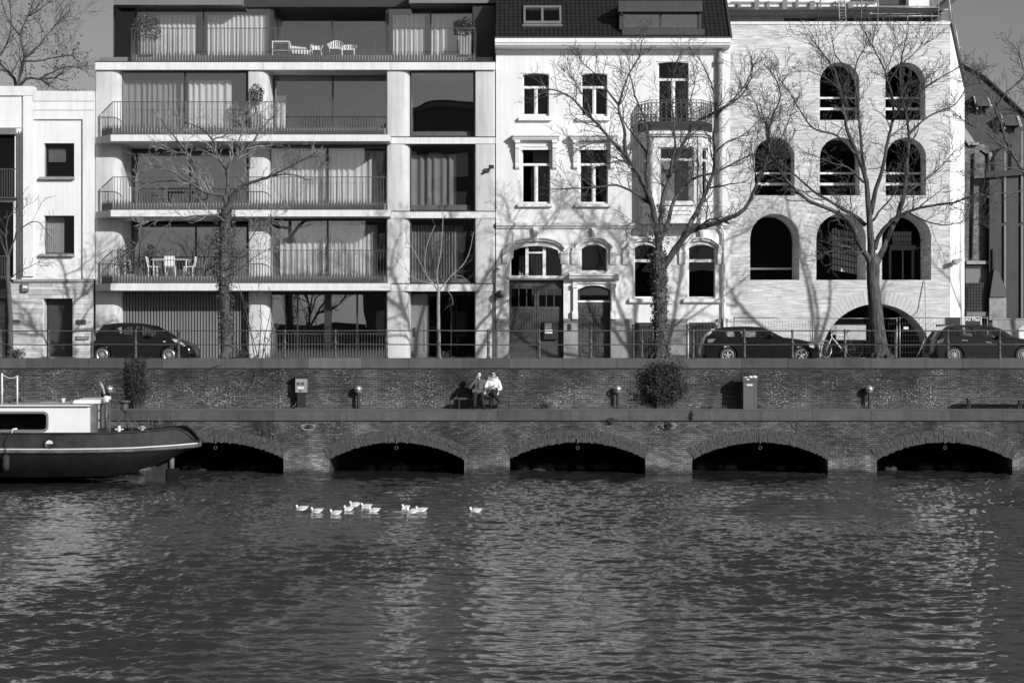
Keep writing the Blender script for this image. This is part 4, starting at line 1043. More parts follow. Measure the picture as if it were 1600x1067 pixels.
# ------------------------------------------------------------ darker buildings at the right edge
rb = thing('slate_roofed_house', 'old house with steep dark slate roof and two dormers at the right', 'building', (X(1560,84), 84, ZS))
def rp(px, py): return P(px, py, 82.5+(300-py)*.045)
rp_ = [(1500,103),(1536,122),(1600,181),(1700,260),(1700,320),(1545,320),(1500,225)]
mb = MB(); a = [rp(*q) for q in rp_]; n = len(a); b = [q+Vector((0,1.2,-.2)) for q in a]
mb.add(a+b, [tuple(range(n)), tuple(range(2*n-1,n-1,-1))]+[(i,i+n,(i+1)%n+n,(i+1)%n) for i in range(n)])
mb.build('roof', slate, rb)
for i in range(3): 
    MB().bar(rp(*rp_[i])+Vector((0,-.06,.03)), rp(*rp_[i+1])+Vector((0,-.06,.03)), .16, .2).build('ridge', zinc, rb)
for k, (x, y, s) in enumerate(((1533,150,1.),(1577,178,1.15))):
    c = rp(x, y+12); Yd = c.y-.9
    d = MB()
    w_ = 12*s
    for q in (-1, 1): d.box(X(x+q*w_*.62-1,Yd), X(x+q*w_*.62+1,Yd), Yd, Yd+1.8, Z(y+42*s,Yd), Z(y+14*s,Yd))
    d.box(X(x-w_*.62+1.01,Yd), X(x+w_*.62-1.01,Yd), Yd+.1, Yd+1.8, Z(y+42*s,Yd), Z(y+14*s,Yd))
    d = d.build('dormer', black_m, rb)
    h = MB().add([P(x-w_*.8,y,Yd+.3),P(x+w_*.8,y,Yd+.3),P(x+w_*1.35,y+16*s,Yd-.4),P(x-w_*.45,y+16*s,Yd-.4),P(x-w_*.8,y-2,Yd+1.9),P(x+w_*.8,y-2,Yd+1.9),P(x+w_*1.35,y+14*s,Yd+1.8),P(x-w_*.45,y+14*s,Yd+1.8)],[(0,1,2,3),(7,6,5,4),(0,4,5,1),(1,5,6,2),(2,6,7,3),(3,7,4,0)])
    h.build('dormer_hood', slate, d)
    MB().bar(P(x-w_*.95,y+1,Yd+.2), P(x-w_*.5,y+21*s,Yd-.3), .07, .07).build('barge_board', conc_grey, d)
    MB().bar(P(x+w_*.95,y+4,Yd+.1), P(x+w_*1.35,y+18*s,Yd-.45), .13, .07).build('barge_board', conc_grey, d)
ob = thing('brick_annex', 'sooty brick annex with bricked up openings in the gap right of the arches', 'building', (X(1527,79), 79, ZS))
MB().prism(polyp([(1490,563),(1546,563),(1546,226),(1528,226),(1518,226),(1500,200),(1490,200)], 79), 79, 82).build('wall', old_b, ob)
MB().bar(P(1500,199,78.9), P(1518,225,78.9), .14, .3).build('coping', conc_grey, ob); MB().box(X(1518,78.9), X(1529,78.9), 78.8, 79.1, Z(227,78.9), Z(223.5,78.9)).build('coping', conc_grey, ob)
MB().box(X(1529,79.6)+.01, X(1547,79.6), 79.2, 79.5, Z(340,79.6), Z(240,79.6)).build('pale_wall', brickmat('worn_pale_brick', .2, .4, .3, .22, .07, .01, .4), ob)
MB().bar(P(1530,236,79.1), P(1548,249,79.1), .2, .1).build('sloping_trim', conc_grey, ob)
for a in (1518.5, 1541): MB().tube([P(a+3,240,78.93), P(a,405,78.93)], .05, 6).build('pipe', black_m, ob)
MB().box(X(1509,78.9), X(1546,78.9), 78.75, 78.99, Z(413,78.9), Z(408,78.9)).build('ledge', conc_grey, ob)
MB().box(X(1509,78.9), X(1546,78.9), 78.9, 78.99, Z(419,78.9), Z(415,78.9)).build('ledge', black_m, ob)
MB().box(X(1509,78.9), X(1546,78.9), 78.94, 78.99, Z(442,78.9), Z(419.5,78.9)).build('plaster', metal_g, ob)
x0, x1, z0, z1 = pr(1508.5, 1546, 442, 487, 78.8)
cells = [rect(x0+.05+(x1-x0-.05)*(i)/8, x0+(x1-x0-.05)*(i+1)/8-.02, z0+.05+(z1-z0-.05)*j/9, z0+(z1-z0-.05)*(j+1)/9-.02) for i in range(8) for j in range(9)]
lt = MB().prism(rect(x0,x1,z0,z1), 78.72, 78.8, cells).build('lattice', black_m, ob)
MB().box(x0, x1, 78.82, 78.93, z0, z1).build('lattice_back', rail_m, lt)
MB().box(x0, x1, 78.6, 78.95, Z(494.5,78.8), Z(487.5,78.8)).build('ledge', metal_g, ob)
ta = thing('clad_tower', 'tall dark sheet clad block with pale upright seams at the right edge', 'building', (X(1580,79), 79, ZS))
MB().box(X(1546,78.6), X(1680,78.6), 78.6, 81.8, ZS, Z(274,78.6)).build('wall', M('dark_sheet', .045, .6, .2, .8, streak=.25), ta)
MB().prism(polyp([(1545,274),(1546,262),(1552,247),(1560,237),(1571,228),(1600,219),(1680,205),(1680,274)], 79), 79.0, 81.7).build('hood_roof', zinc, ta)
MB().bar(P(1540,273.5,78.5), P(1690,262,78.5), .2, .25).build('gutter', black_m, ta)
for a, segs_ in ((1570.5,((228,347),(352,497))),(1597,((205,347),(352,497))),(1640,((205,497),))):
    for t, b in segs_: MB().box(X(a,78.5)-.045, X(a,78.5)+.045, 78.5, 78.59, Z(b,78.5), Z(t,78.5)).build('seam', metal_g, ta)
MB().box(X(1551,78.5), X(1554.5,78.5), 78.5, 78.59, Z(423,78.5), Z(389,78.5)).build('grille', black_m, ta)
MB().box(X(1546.5,78.4), X(1573,78.4), 78.45, 78.59, Z(500,78.4), Z(465.5,78.4)).build('bare_plaster', M('blotched_plaster', .3, .9, .35, 2.5, streak=.2), ta)
MB().prism(polyp([(1547,464),(1572,464),(1572,452),(1562,428),(1556,420),(1553,423),(1549,448)], 78.4), 78.4, 78.59).build('torn_sheet', rail_m, ta)
hd = thing('hoarding', 'pale sunlit hoarding with a rounded white sign behind the charcoal car', 'hoarding', P(1590, 560, 74))
MB().box(X(1551,74), X(1700,74), 74, 74.06, ZS, Z(499,74)).build('panel', plinth_m, hd); MB().box(X(1551,74), X(1700,74), 73.96, 74.1, Z(499,74)+.002, Z(497.5,74)).build('top_rail', conc_grey, hd)
n = 5; q = rect(*pr(1592,1625,509,531,73.95)); 
MB().prism(archtop(X(1592,73.9),X(1616,73.9),Z(531,73.9),Z(514,73.9),Z(508.5,73.9),8), 73.95, 73.99).build('sign_board', white_m, hd)

# ------------------------------------------------------------ signs on the site fence
s1 = thing('site_sign', 'black white-framed sign lettered All Plan behind the charcoal car', 'sign', P(1519, 520, 71.9))
ys = 71.9
x0, x1, z0, z1 = pr(1506, 1533.5, 495, 523, ys)
MB().prism(rect(x0,x1,z0,z1), ys-.03, ys+.02, [rect(x0+.035,x1-.035,z0+.02,z1-.03)]).build('frame', white_m, s1)
MB().box(x0+.033, x1-.033, ys-.012, ys+.01, z0+.02, z1-.028).build('board', black_m, s1)
for a in (x0+.03, x1-.03): MB().box(a-.025, a+.025, ys+.021, ys+.06, ZS, z1-.1).build('post', steel, s1)
def text(s, size, loc, mat, parent, name='lettering'):
    cu = bpy.data.curves.new(name, 'FONT'); cu.body = s; cu.size = size; cu.extrude = .003; cu.offset = .004; cu.align_x = 'CENTER'; cu.align_y = 'CENTER'; cu.materials.append(mat)
    o = bpy.data.objects.new(name, cu); COL.objects.link(o); bpy.context.view_layer.update()
    me = bpy.data.meshes.new_from_object(o.evaluated_get(bpy.context.evaluated_depsgraph_get())); bpy.data.objects.remove(o)
    me.materials.clear(); me.materials.append(mat)
    o = bpy.data.objects.new(name, me); COL.objects.link(o); o.parent = parent; o['kind'] = 'stuff'
    o.location = Vector(loc)-org(parent); o.rotation_euler = (R(90), 0, 0); return o
cx, cz = (x0+x1)/2, Z(499.3,ys)
text('All Plan', .195, (cx, ys-.016, cz), white_m, s1)
s2 = thing('site_sign', 'plain black sign with a faint emblem left of the white framed sign', 'sign', P(1489, 520, 71.9))
x0, x1, z0, z1 = pr(1477, 1500, 496, 523, ys)
MB().box(x0, x1, ys-.02, ys+.02, z0, z1).build('board', black_m, s2)
cx = (x0+x1)/2
mb = MB(); mb.bar((cx-.1,ys-.024,Z(499,ys)), (cx,ys-.024,Z(500.5,ys)), .02, .006); mb.bar((cx,ys-.024,Z(500.5,ys)), (cx+.1,ys-.024,Z(499,ys)), .02, .006)
mb.build('emblem', rail_m, s2)
for a in (x0-.03, x1+.03): MB().box(a-.02, a+.02, ys-.02, ys+.03, ZS, z1+.02).build('post', steel, s2)
o = tag(MB().box(X(1463,71.7), X(1478,71.7), 71.68, 71.8, Z(510.5,71.7), Z(507,71.7)).build('plank'  , black_m), 'short black beam jutting left from the plain black sign', 'beam')

# ------------------------------------------------------------ mesh site fence
yh = 72.2
for i, (a, b, lab) in enumerate(((1147,1267.5,'wire mesh site fence panel behind the black estate car'),(1271,1401.5,'wire mesh site fence panel across the big arch with the bicycle before it'),(1406,1543,'wire mesh site fence panel right of the thick bare tree up to the signs'))):
    t = thing('site_fence', lab, 'fence', P((a+b)/2, 560, yh), 'wire mesh site fence panels')
    x0, x1 = X(a,yh), X(b,yh); zt = Z(496.5+(1 if i == 1 else 0),yh); z0 = ZS+.12
    mb = MB()
    for q in ((x0,x0),(x1,x1)): mb.tube([(q[0],yh,z0-.1),(q[0],yh,zt+.04)], .024, 6)
    mb.tube([(x0,yh,zt),(x1,yh,zt)], .018, 6); mb.tube([(x0,yh,z0),(x1,yh,z0)], .02, 6)
    mb.build('frame', steel, t, True)
    mb = MB(); n = int((x1-x0)/.11)
    for k in range(1, n): mb.bar((x0+(x1-x0)*k/n,yh,z0),(x0+(x1-x0)*k/n,yh,zt), .006)
    for k in range(1, 7): mb.bar((x0,yh,z0+(zt-z0)*k/7),(x1,yh,z0+(zt-z0)*k/7), .006)
    mb.build('wire_mesh', rail_m, t, kind='stuff')
    for q in (x0, x1): MB().box(q-.12, q+.12, yh-.33, yh+.33, ZS, ZS+.12).build('foot', plinth_m, t)
o = thing('notice_board', 'pale board hung on the site fence behind the bicycle', 'board', P(1329, 531, yh-.06))
MB().box(X(1306,yh), X(1352.5,yh), yh-.07, yh-.03, Z(531,yh), Z(508,yh)).build('panel', M('scuffed_board', .42, .6, .25, 2, streak=.1), o)
o = tag(MB().box(X(1298,yh), X(1305,yh), yh-.07, yh-.03, Z(522,yh), Z(508,yh)).build('notice', conc_grey), 'narrow grey notice left of the pale board on the fence', 'notice')
o = tag(MB().box(X(1411.5,yh), X(1419,yh), yh-.05, yh-.025, Z(514.5,yh), Z(510.5,yh)).build('notice', white_m), 'small white notice on the fence in the dark of big arch', 'notice')
o = tag(MB().tube([P(1445,438,YF-.06), P(1446,480,YF-.3), P(1447,524,72.6), P(1441,540,72.5), P(1432,558,72.5)], .022, 6).build('hose', conc_grey, None, True), 'pale cable hanging from the right loggia down to the street', 'cable')

# ------------------------------------------------------------ the other bank behind the viewer (seen only in the window panes)
struct(MB().box(-140, 140, -80, -24, -2, 2.6).build('opposite_bank', pave_m))
obm = M('opposite_wall', .16, .85, .2, .4, streak=.2)
x = -95
hts = [5, 6, 4.5, 4, 3.5, 2.2, 0, 5.5, 7, 5, 6, 5, 5]
wds = [13, 10, 15, 12, 9, 21, 17, 11, 13, 10, 14, 12, 15]
labs = ['plain', 'gabled', 'broad', 'grey', 'tall', 'low', '', 'narrow', 'highest', 'square', 'dark', 'steep', 'end']
for h, w_, l in zip(hts, wds, labs):
    t = thing('canal_house' if h else 'market_hall', ('%s dark house on the opposite bank reflected in the window panes' % l) if h else 'wide hall with arched roof on the opposite bank reflected in panes', 'building', (x+w_/2, -34, 2.6))
    if h:
        MB().box(x, x+w_-.4, -44, -34, 2.6, 2.6+h).build('wall', obm, t)
        MB().prismx([(-34.2,2.6+h+.003),(-39,2.6+h+rnd.uniform(1.2,2.2)),(-43.8,2.6+h+.003)], x+.1, x+w_-.5).build('roof', slate, t)
        for i in range(int(w_/2.6)):
            for j in range(int(h/3.2)): MB().box(x+.9+i*2.5, x+2.1+i*2.5, -34.0, -33.93, 3.8+j*3.2, 5.6+j*3.2).build('window', pane_c if (i+j) % 2 else paint_w, t)
    else:
        n = 20; q = [(x,2.6)]+[(x+w_/2-w_/2*math.cos(math.pi*k/n), 24+5*math.sin(math.pi*k/n)) for k in range(n+1)]+[(x+w_,2.6)]
        MB().prism(q, -50, -34).build('hall', obm, t)
        for k in range(6):
            for j in range(5): MB().box(x+1.4+k*2.5, x+2.9+k*2.5, -33.99, -33.9, 5+j*4, 7.6+j*4).build('window', pane_c if (k+j)%3 else paint_w, t)
        for r in (.97, .8): MB().tube([(x+w_/2-w_/2*r*math.cos(math.pi*k/n), -33.8, 24*(.5+.5*r)+5*r*math.sin(math.pi*k/n)) for k in range(n+1)], .25, 6).build('rib', conc_grey, t)
    x += w_
# ------------------------------------------------------------ parked cars
def wheel(parent, cx, cy, cz, r, side, spokes, rim_m=alloy, name='wheel'):
    """side -1: outer face towards the viewer"""
    t = MB().lathe((cx,cy,cz), [(r*.66,-.09*1),(r*.9,-.1),(r,-.07),(r,.07),(r*.9,.1),(r*.66,.09)], 24, 'y').build(name, rubber, parent, 40)
    mb = MB(); yo = cy+side*.085
    mb.tube([(cx+r*.64*math.cos(a), yo, cz+r*.64*math.sin(a)) for a in [2*math.pi*k/20 for k in range(20)]], r*.055, 6, True)
    for k in range(spokes):
        a = 2*math.pi*k/spokes+.3
        wd = r*.2 if spokes < 7 else r*.1
        mb.bar((cx,yo,cz), (cx+r*.62*math.cos(a), yo+side*-.01, cz+r*.62*math.sin(a)), wd*.8, .025, (0,1,0))
    mb.lathe((cx,yo,cz), [(r*.16,-.03),(r*.16,.03)], 10, 'y')
    mb.build('rim', rim_m, t)
    MB().lathe((cx,cy,cz), [(r*.62,side*.03),(r*.62,side*.05)], 16, 'y').build('brake_disc', black_m, t)
def car(name, label, zoom, ox, oy, sc, top, belt, cabin, wins, wheels, paint, yn, W, wr, spokes, rear_glass, screen, lights, extra=()):
    """all outlines as seen side on; ox, oy, sc turn the measured outline into picture pixels, then metres at the near side"""
    cv = lambda q: (X(ox+q[0]/sc, yn), Z(oy+q[1]/sc, yn))
    t = thing(name, label, 'car', (cv(wheels[0])[0]/2+cv(wheels[1])[0]/2, yn+W/2, ZS), 'cars parked along the quay')
    wh_ = [cv(q) for q in wheels]; ra = wr*1.17; zsill = ZS+.1
    lo = [cv(q) for q in top]   # rear bottom ... over the belt ... front bottom
    lo = [(x, max(z, zsill)) for x, z in lo]
    bot = []
    for (wx, wz) in reversed(wh_):
        dz = zsill-wz; dx = math.sqrt(max(0, ra*ra-dz*dz)); a0 = math.atan2(dz, dx)
        bot += [(wx+ra*math.cos(a), wz+ra*math.sin(a)) for a in [a0+(math.pi-2*a0)*k/12 for k in range(13)]]
    outer = lo+bot; nl = len(lo)
    cx = sum(q[0] for q in outer)/len(outer); zmid = (max(q[1] for q in lo)+zsill)/2
    def inset(d):
        r = []
        for i, (x, z) in enumerate(outer):
            if i >= nl: r.append((x, z)); continue
            L = max(q[0] for q in lo)-min(q[0] for q in lo)
            ex = (x-cx)/(L/2); sx = math.copysign(abs(ex)**6, ex)
            r.append((x-d*sx*1.3, z-(d if z > zmid else 0)*.8))
        return r
    lay = [(0.0, .10), (.03, .045), (.11, 0), (W-.11, 0), (W-.03, .045), (W, .10)]
    mb = MB(); n = len(outer); vs = []
    for y, d in lay: vs += [(x, yn+y, z) for x, z in inset(d)]
    fs = []
    for j in range(len(lay)-1):
        for i in range(n): fs.append((j*n+i, j*n+(i+1)%n, (j+1)*n+(i+1)%n, (j+1)*n+i))
    tr = tessellate_polygon([[Vector((x,0,z)) for x, z in inset(.1)]])
    fs += [tuple(a) for a in tr]+[tuple(i+n*(len(lay)-1) for i in reversed(a)) for a in tr]
    mb.add(vs, fs); body = mb.build('body', paint, t, 50)
    # dark wheel housings and floor
    MB().box(wh_[0][0]-ra*.9, wh_[1][0]+ra*.9, yn+.25, yn+W-.25, zsill+.03, wh_[0][1]+ra*.7).build('underbody', black_m, body)
    # cabin sides lean in; window openings are holes closed with glass
    cb = [cv(q) for q in cabin]; zb = min(q[1] for q in cb); zr = max(q[1] for q in cb)
    lean = lambda z: .06+.2*max(0, (z-zb))/(zr-zb)
    for side in (0, 1):
        mb = MB().prism(cb, 0, .03, [[cv(q) for q in w_] for w_ in wins])
        f = lambda v: (v[0], (yn+lean(v[2])+v[1]) if side == 0 else (yn+W-lean(v[2])-v[1]), v[2])
        mb.v = [f(v) for v in mb.v]; side_o = mb.build('cabin_side', paint, t)
        for w_ in wins:
            g_ = MB().prism([cv(q) for q in w_], .012, .02); g_.v = [f(v) for v in g_.v]; g_.build('side_window', car_g, t)
    def strip(i0, i1, mat, nm, dz=0.0):
        q = cb[i0:i1+1]; vs = []; 
        for x, z in q: vs += [(x, yn+lean(z)+.004, z-dz), (x, yn+W-lean(z)-.004, z-dz), (x, yn+lean(z)+.004, z-.03-dz), (x, yn+W-lean(z)-.004, z-.03-dz)]
        fs = []
        for i in range(len(q)-1): a = i*4; fs += [(a,a+1,a+5,a+4),(a+2,a+6,a+7,a+3),(a,a+4,a+6,a+2),(a+1,a+3,a+7,a+5)]
        e = (len(q)-1)*4; fs += [(0,2,3,1),(e,e+1,e+3,e+2)]
        return MB().add(vs, fs).build(nm, mat, t, 40)
    strip(rear_glass[0], rear_glass[1], car_g, 'rear_window'); strip(rear_glass[1], screen[0], paint, 'roof'); strip(screen[0], screen[1], car_g, 'windscreen')
    for i, (wx, wz) in enumerate(wh_):
        wheel(t, wx, yn+.14, wz, wr, -1, spokes); wheel(t, wx, yn+W-.14, wz, wr, 1, spokes)
    for nm, pts, m in lights:
        for side in (0, 1):
            y = (yn-.012, yn+.12) if side == 0 else (yn+W-.12, yn+W+.012)
            MB().prism([cv(q) for q in pts], y[0], y[1]).build(nm, m, t)
    # seats showing through the glass
    sx = (wh_[0][0]+wh_[1][0])/2
    for dx in (-.05, -.85):
        for yy in (.3, W-.75):
            MB().box(sx+dx-.1, sx+dx+.06, yn+yy+.0, yn+yy+.42, zb-.2, zb+.16).box(sx+dx-.12, sx+dx, yn+yy+.1, yn+yy+.32, zb+.163, zb+.33).build('seat', rubber, t)
    for nm, a, b, m, d in extra:   # little fittings as bars on the near flank
        pa, pb = cv(a), cv(b); MB().bar((pa[0],yn-.015,pa[1]), (pb[0],yn-.015,pb[1]), d, .04).build(nm, m, t)
    mx, mz = cv(wins[-1][-1])
    for y in (yn-.1, yn+W-.1): MB().ball((mx-.06, y+.06, mz+.06), .1, 6, 1, 1.3, .75).build('mirror', paint, t, True)
    return t
A_top = [(95,585),(82,480),(88,400),(130,290),(165,240),(400,268),(620,280),(820,305),(1000,318),(1165,318),(1260,350),(1345,390),(1410,430),(1440,475),(1452,540),(1440,585)]
A_cab = [(165,246),(250,148),(380,126),(560,119),(750,126),(880,155),(1000,222),(1165,322),(1000,322),(820,309),(620,284),(400,272)]
A_win = [[(310,255),(345,185),(400,165),(398,258)],[(415,262),(430,200),(470,168),(640,158),(640,280),(415,266)],[(668,284),(668,158),(760,164),(850,192),(960,250),(1000,285),(880,305)]]
car('hatchback_car', 'small black hatchback parked before the ribbed garage front', 0, 130, 490, 8.42, A_top, 0, A_cab, A_win, [(245,540),(1125,545)], car_m, 67.3, 1.69, .295, 9, (0,1), (5,7),
    [('headlight', [(1165,332),(1240,345),(1330,400),(1345,430),(1290,415),(1210,375)], lampgl), ('rear_light', [(135,300),(160,290),(165,355),(130,360)], metal_g)],
    [('door_handle', (590,318), (660,314), black_m, .03), ('side_lamp', (1055,366), (1085,368), lampgl, .03)])
B_top = [(70,520),(60,430),(78,345),(100,268),(135,240),(360,266),(560,270),(800,270),(980,268),(1150,290),(1300,322),(1375,352),(1398,420),(1392,500)]
B_cab = [(130,246),(205,172),(350,150),(480,145),(600,145),(740,156),(850,206),(980,272),(800,274),(560,274),(360,270)]
B_win = [[(340,262),(320,208),(520,198),(520,264)],[(545,266),(545,198),(650,196),(745,202),(800,235),(850,266)]]
car('hatchback_car', 'glossy black long bonneted hatchback with five spoke wheels by the brick arches', 0, 1090, 490, 7.27, B_top, 0, B_cab, B_win, [(345,475),(1182,475)], car_m, 67.3, 1.75, .31, 5, (0,1), (5,7),
    [('headlight', [(1255,345),(1300,335),(1335,375),(1330,405),(1275,375)], lampgl), ('rear_light', [(115,290),(205,285),(170,325),(115,330)], metal_g)],
    [('door_handle', (510,290), (545,290), black_m, .03)])
C_top = [(130,840),(112,760),(125,630),(150,520),(240,385),(560,480),(950,495),(1200,520),(1420,505),(1600,525),(1760,570),(1880,650),(1920,720),(1915,840)]
C_cab = [(235,395),(330,318),(480,297),(800,290),(1050,305),(1220,352),(1330,420),(1450,510),(1200,524),(950,499),(560,484)]
C_win = [[(330,460),(390,350),(470,340),(560,470)],[(610,480),(600,335),(850,328),(930,480),(930,490)],[(985,492),(910,330),(1040,335),(1180,375),(1290,470),(1320,505),(1200,515)]]
car('hatchback_car', 'charcoal hatchback cut by the right picture edge below the lettered sign', 0, 1450, 480, 10.667, C_top, 0, C_cab, C_win, [(445,800),(1600,795)], car2_m, 67.2, 1.73, .31, 10, (0,1), (5,7),
    [('headlight', [(1760,590),(1850,630),(1880,690),(1800,650)], lampgl), ('rear_light', [(150,560),(270,515),(250,580),(150,610)], rail_m)],
    [('door_handle', (560,548), (660,554), metal_g, .025), ('door_handle', (960,578), (1060,590), metal_g, .025)])
# car aerial
o = None
# ------------------------------------------------------------ bicycle
yk = 66.7
bk_ = thing('bicycle', 'pale framed bicycle leaning by the foot of the thick bare tree', 'bicycle', P(1313, 560, yk))
K = lambda px, py, dy=0: P(px, py, yk+dy)
wr_ = .335
def bwheel(c, turn, nm='wheel'):
    t = MB(); u = Vector((math.cos(turn), math.sin(turn), 0)); zz = Vector((0,0,1))
    t.tube([c+u*wr_*math.cos(a)+zz*wr_*math.sin(a) for a in [2*math.pi*k/28 for k in range(28)]],   .02, 6, True); t = t.build(nm, rubber, bk_, True)
    m = MB().tube([c+u*wr_*.93*math.cos(a)+zz*wr_*.93*math.sin(a) for a in [2*math.pi*k/28 for k in range(28)]], .014, 5, True); m.build('rim', alloy, t, True)
    m = MB()
    for k in range(14): a = 2*math.pi*k/14; m.bar(c, c+u*wr_*.92*math.cos(a)+zz*wr_*.92*math.sin(a), .003)
    m.tube([c+Vector((-u.y,u.x,0))*-.05, c+Vector((-u.y,u.x,0))*.05], .02, 6); m.build('spokes', alloy, t)
cf, cr = K(1291, 545.5), K(1335.5, 545.5)
bwheel(cf, .75); bwheel(cr, .04)
hd0, hd1, bb_, st = K(1300, 527), K(1298.6, 522), K(1316.5, 547), K(1322.5, 524)
mb = MB()
for a, b, r in ((hd0,hd1,.022),(hd0,bb_,.021),(hd1,st,.018),(st,bb_,.018)): mb.tube([a,b], r, 8)
for dy in (-.05, .05): mb.tube([bb_, cr+Vector((0,dy,0))], .012, 6); mb.tube([st, cr+Vector((0,dy,0))], .01, 6); mb.tube([hd0, cf+Vector((0,dy,0))], .013, 6)
mb.build('frame', paint_w, bk_, True)
MB().tube([hd1, K(1300.5,518.5), K(1303,518,-.02)], .014, 6).tube([K(1301,519,-.28), K(1303,518,-.1), K(1303,518,.1), K(1301,519,.28)], .013, 6).build('handlebar', black_m, bk_, True)
MB().tube([st, K(1324,518.5)], .013, 6).ball(K(1324.5,517), .12, 6, 1.15, .6, .32).build('saddle', black_m, bk_, True)
MB().lathe(bb_+Vector((0,-.07,0)), [(.09,0),(.09,.008)], 14, 'y').bar(bb_+Vector((0,-.08,0)), bb_+Vector((.06,-.09,-.15)), .025).bar(bb_+Vector((0,.08,0)), bb_+Vector((-.06,.09,.15)), .025).build('crank', black_m, bk_)
# ------------------------------------------------------------ things on the lower quay
yl = 64.3
for i, (px, lab) in enumerate(((172,'round headed quay lamp just above the barge cabin end'),(560,'round headed quay lamp right of the electric pedestal'),(965,'round headed quay lamp between the seated pair and the big bush'),(1358,'round headed quay lamp left of the empty bench'))):
    t = thing('quay_lamp', lab, 'lamp', (X(px,yl), yl, ZL), 'round headed lamps along the lower quay')
    x = X(px,yl); zc_ = Z(608.5,yl)
    MB().lathe((x,yl,ZL-.012), [(.09,0),(.09,.03),(.055,.05),(.05,zc_-ZL-.1)], 10).build('pole', black_m, t, 40)
    h = MB().ball((x,yl-.02,zc_), .15, 12).build('head', M('lamp_metal', .42, .3, .1, 3, metal=.6) if i == 0 else bpy.data.materials['lamp_metal'], t, True)
    MB().tube([(x+.152*math.cos(a), yl-.02+.152*math.sin(a), zc_-.01) for a in [2*math.pi*k/16 for k in range(16)]], .014, 6, True).build('band', black_m, h, True)
    MB().lathe((x+.02,yl-.15,zc_+.03), [(.055,.02),(.06,-.02),(.03,-.035)], 10, 'y').build('lens', white_m, h, True)
t = thing('electric_pedestal', 'electric pedestal with pale control box on a dark foot', 'pedestal', (X(471,yl), yl, ZL))
MB().box(X(465,yl), X(477.5,yl), yl-.12, yl+.14, ZL-.012, Z(613,yl)).build('foot', black_m, t)
MB().box(X(461,yl), X(480,yl), yl-.2, yl+.2, ZL-.012, ZL+.04).build('base_plate', rail_m, t)
MB().box(X(462.5,yl), X(479.5,yl), yl-.17, yl+.17, Z(613,yl)+.002, Z(591,yl)).build('control_box', plinth_m, t)
MB().box(X(461.5,yl), X(480.5,yl), yl-.2, yl+.2, Z(591,yl)+.002, Z(587.5,yl)).build('lid', black_m, t)
for a, b, c, d, m in ((465,469.5,597,601,rail_m),(471.5,476,597,601,rail_m),(466,475.5,604,607.5,white_m),(469,472,609.5,611.5,rail_m)):
    MB().box(X(a,yl), X(b,yl), yl-.19, yl-.172, Z(d,yl), Z(c,yl)).build('socket' if m is rail_m else 'label_plate', m, t)
MB().tube([(X(464,yl),yl,ZL+.3),(X(461,yl),yl-.1,ZL+.1),(X(455,yl),yl-.15,ZL+.02),(X(446,yl),yl-.1,ZL+.01)], .015, 5).build('cable', rail_m, t, True)
yb = 63.75
t = thing('litter_bin', 'square grey litter bin heaped with rubbish by the quay wall', 'bin', (X(1172,yb), yb, ZL))
x0, x1 = X(1161.5,yb), X(1183,yb); zt = Z(596,yb)
MB().box(x0, x1, yb, yb+.45, ZL-.012, zt).build('body', bin_m, t)
MB().prism(rect(x0-.03,x1+.03,zt+.003,zt+.13), yb-.03, yb-.0).prism(rect(x0-.03,x1+.03,zt+.003,zt+.13), yb+.45, yb+.48).box(x0-.03,x0,yb+.0,yb+.45,zt+.003,zt+.2).box(x1,x1+.03,yb+.0,yb+.45,zt+.003,zt+.1).build('rim', rail_m, t)
MB().box(x0+.02, x1-.02, yb+.02, yb+.43, zt-.02, zt+.02).build('liner', black_m, t)
mb = MB()
for k in range(9): mb.ball((rnd.uniform(x0+.06,x1-.06), yb+rnd.uniform(.02,.38), zt+rnd.uniform(.06,.15)), rnd.uniform(.05,.09), 5, 1.2, 1, .7)
mb.build('rubbish', white_m, t, kind='stuff')
for k, z in enumerate((zt-.12,)): MB().box(x0+.12, x1-.16, yb-.012, yb-.001, z-.03, z+.03).build('badge', white_m, t)
MB().box(x1-.1, x1-.02, yb-.012, yb-.001, ZL+.05, zt-.2).build('edge_strip', bin_m, t)
def bench(px0, px1, pt, yn, lab, legs, th=.06, dp=.42):
    t = thing('bench', lab, 'bench', (X((px0+px1)/2,yn), yn+dp/2, ZL)); x0, x1 = X(px0,yn), X(px1,yn); zt = Z(pt,yn)
    n = 4
    for k in range(n): MB().box(x0, x1, yn+dp*k/n+.008, yn+dp*(k+1)/n-.008, zt-th, zt).build('slat', wood_d, t)
    for l in legs:
        x = X(l, yn)
        for y in (yn+.02, yn+dp-.07): MB().box(x-.025, x+.025, y, y+.05, ZL-.012, zt-th-.001).build('leg', black_m, t)
        MB().box(x-.02, x+.02, yn+.075, yn+dp-.075, zt-th-.05, zt-th-.001).build('stretcher', black_m, t)
    return t
bench(716, 797, 621.5, 63.62, 'backless bench under the two seated people', (717.5, 794.5))
bench(1513, 1640, 622.5, 63.7, 'empty backless bench at the right end of the quay', (1516, 1596, 1637))

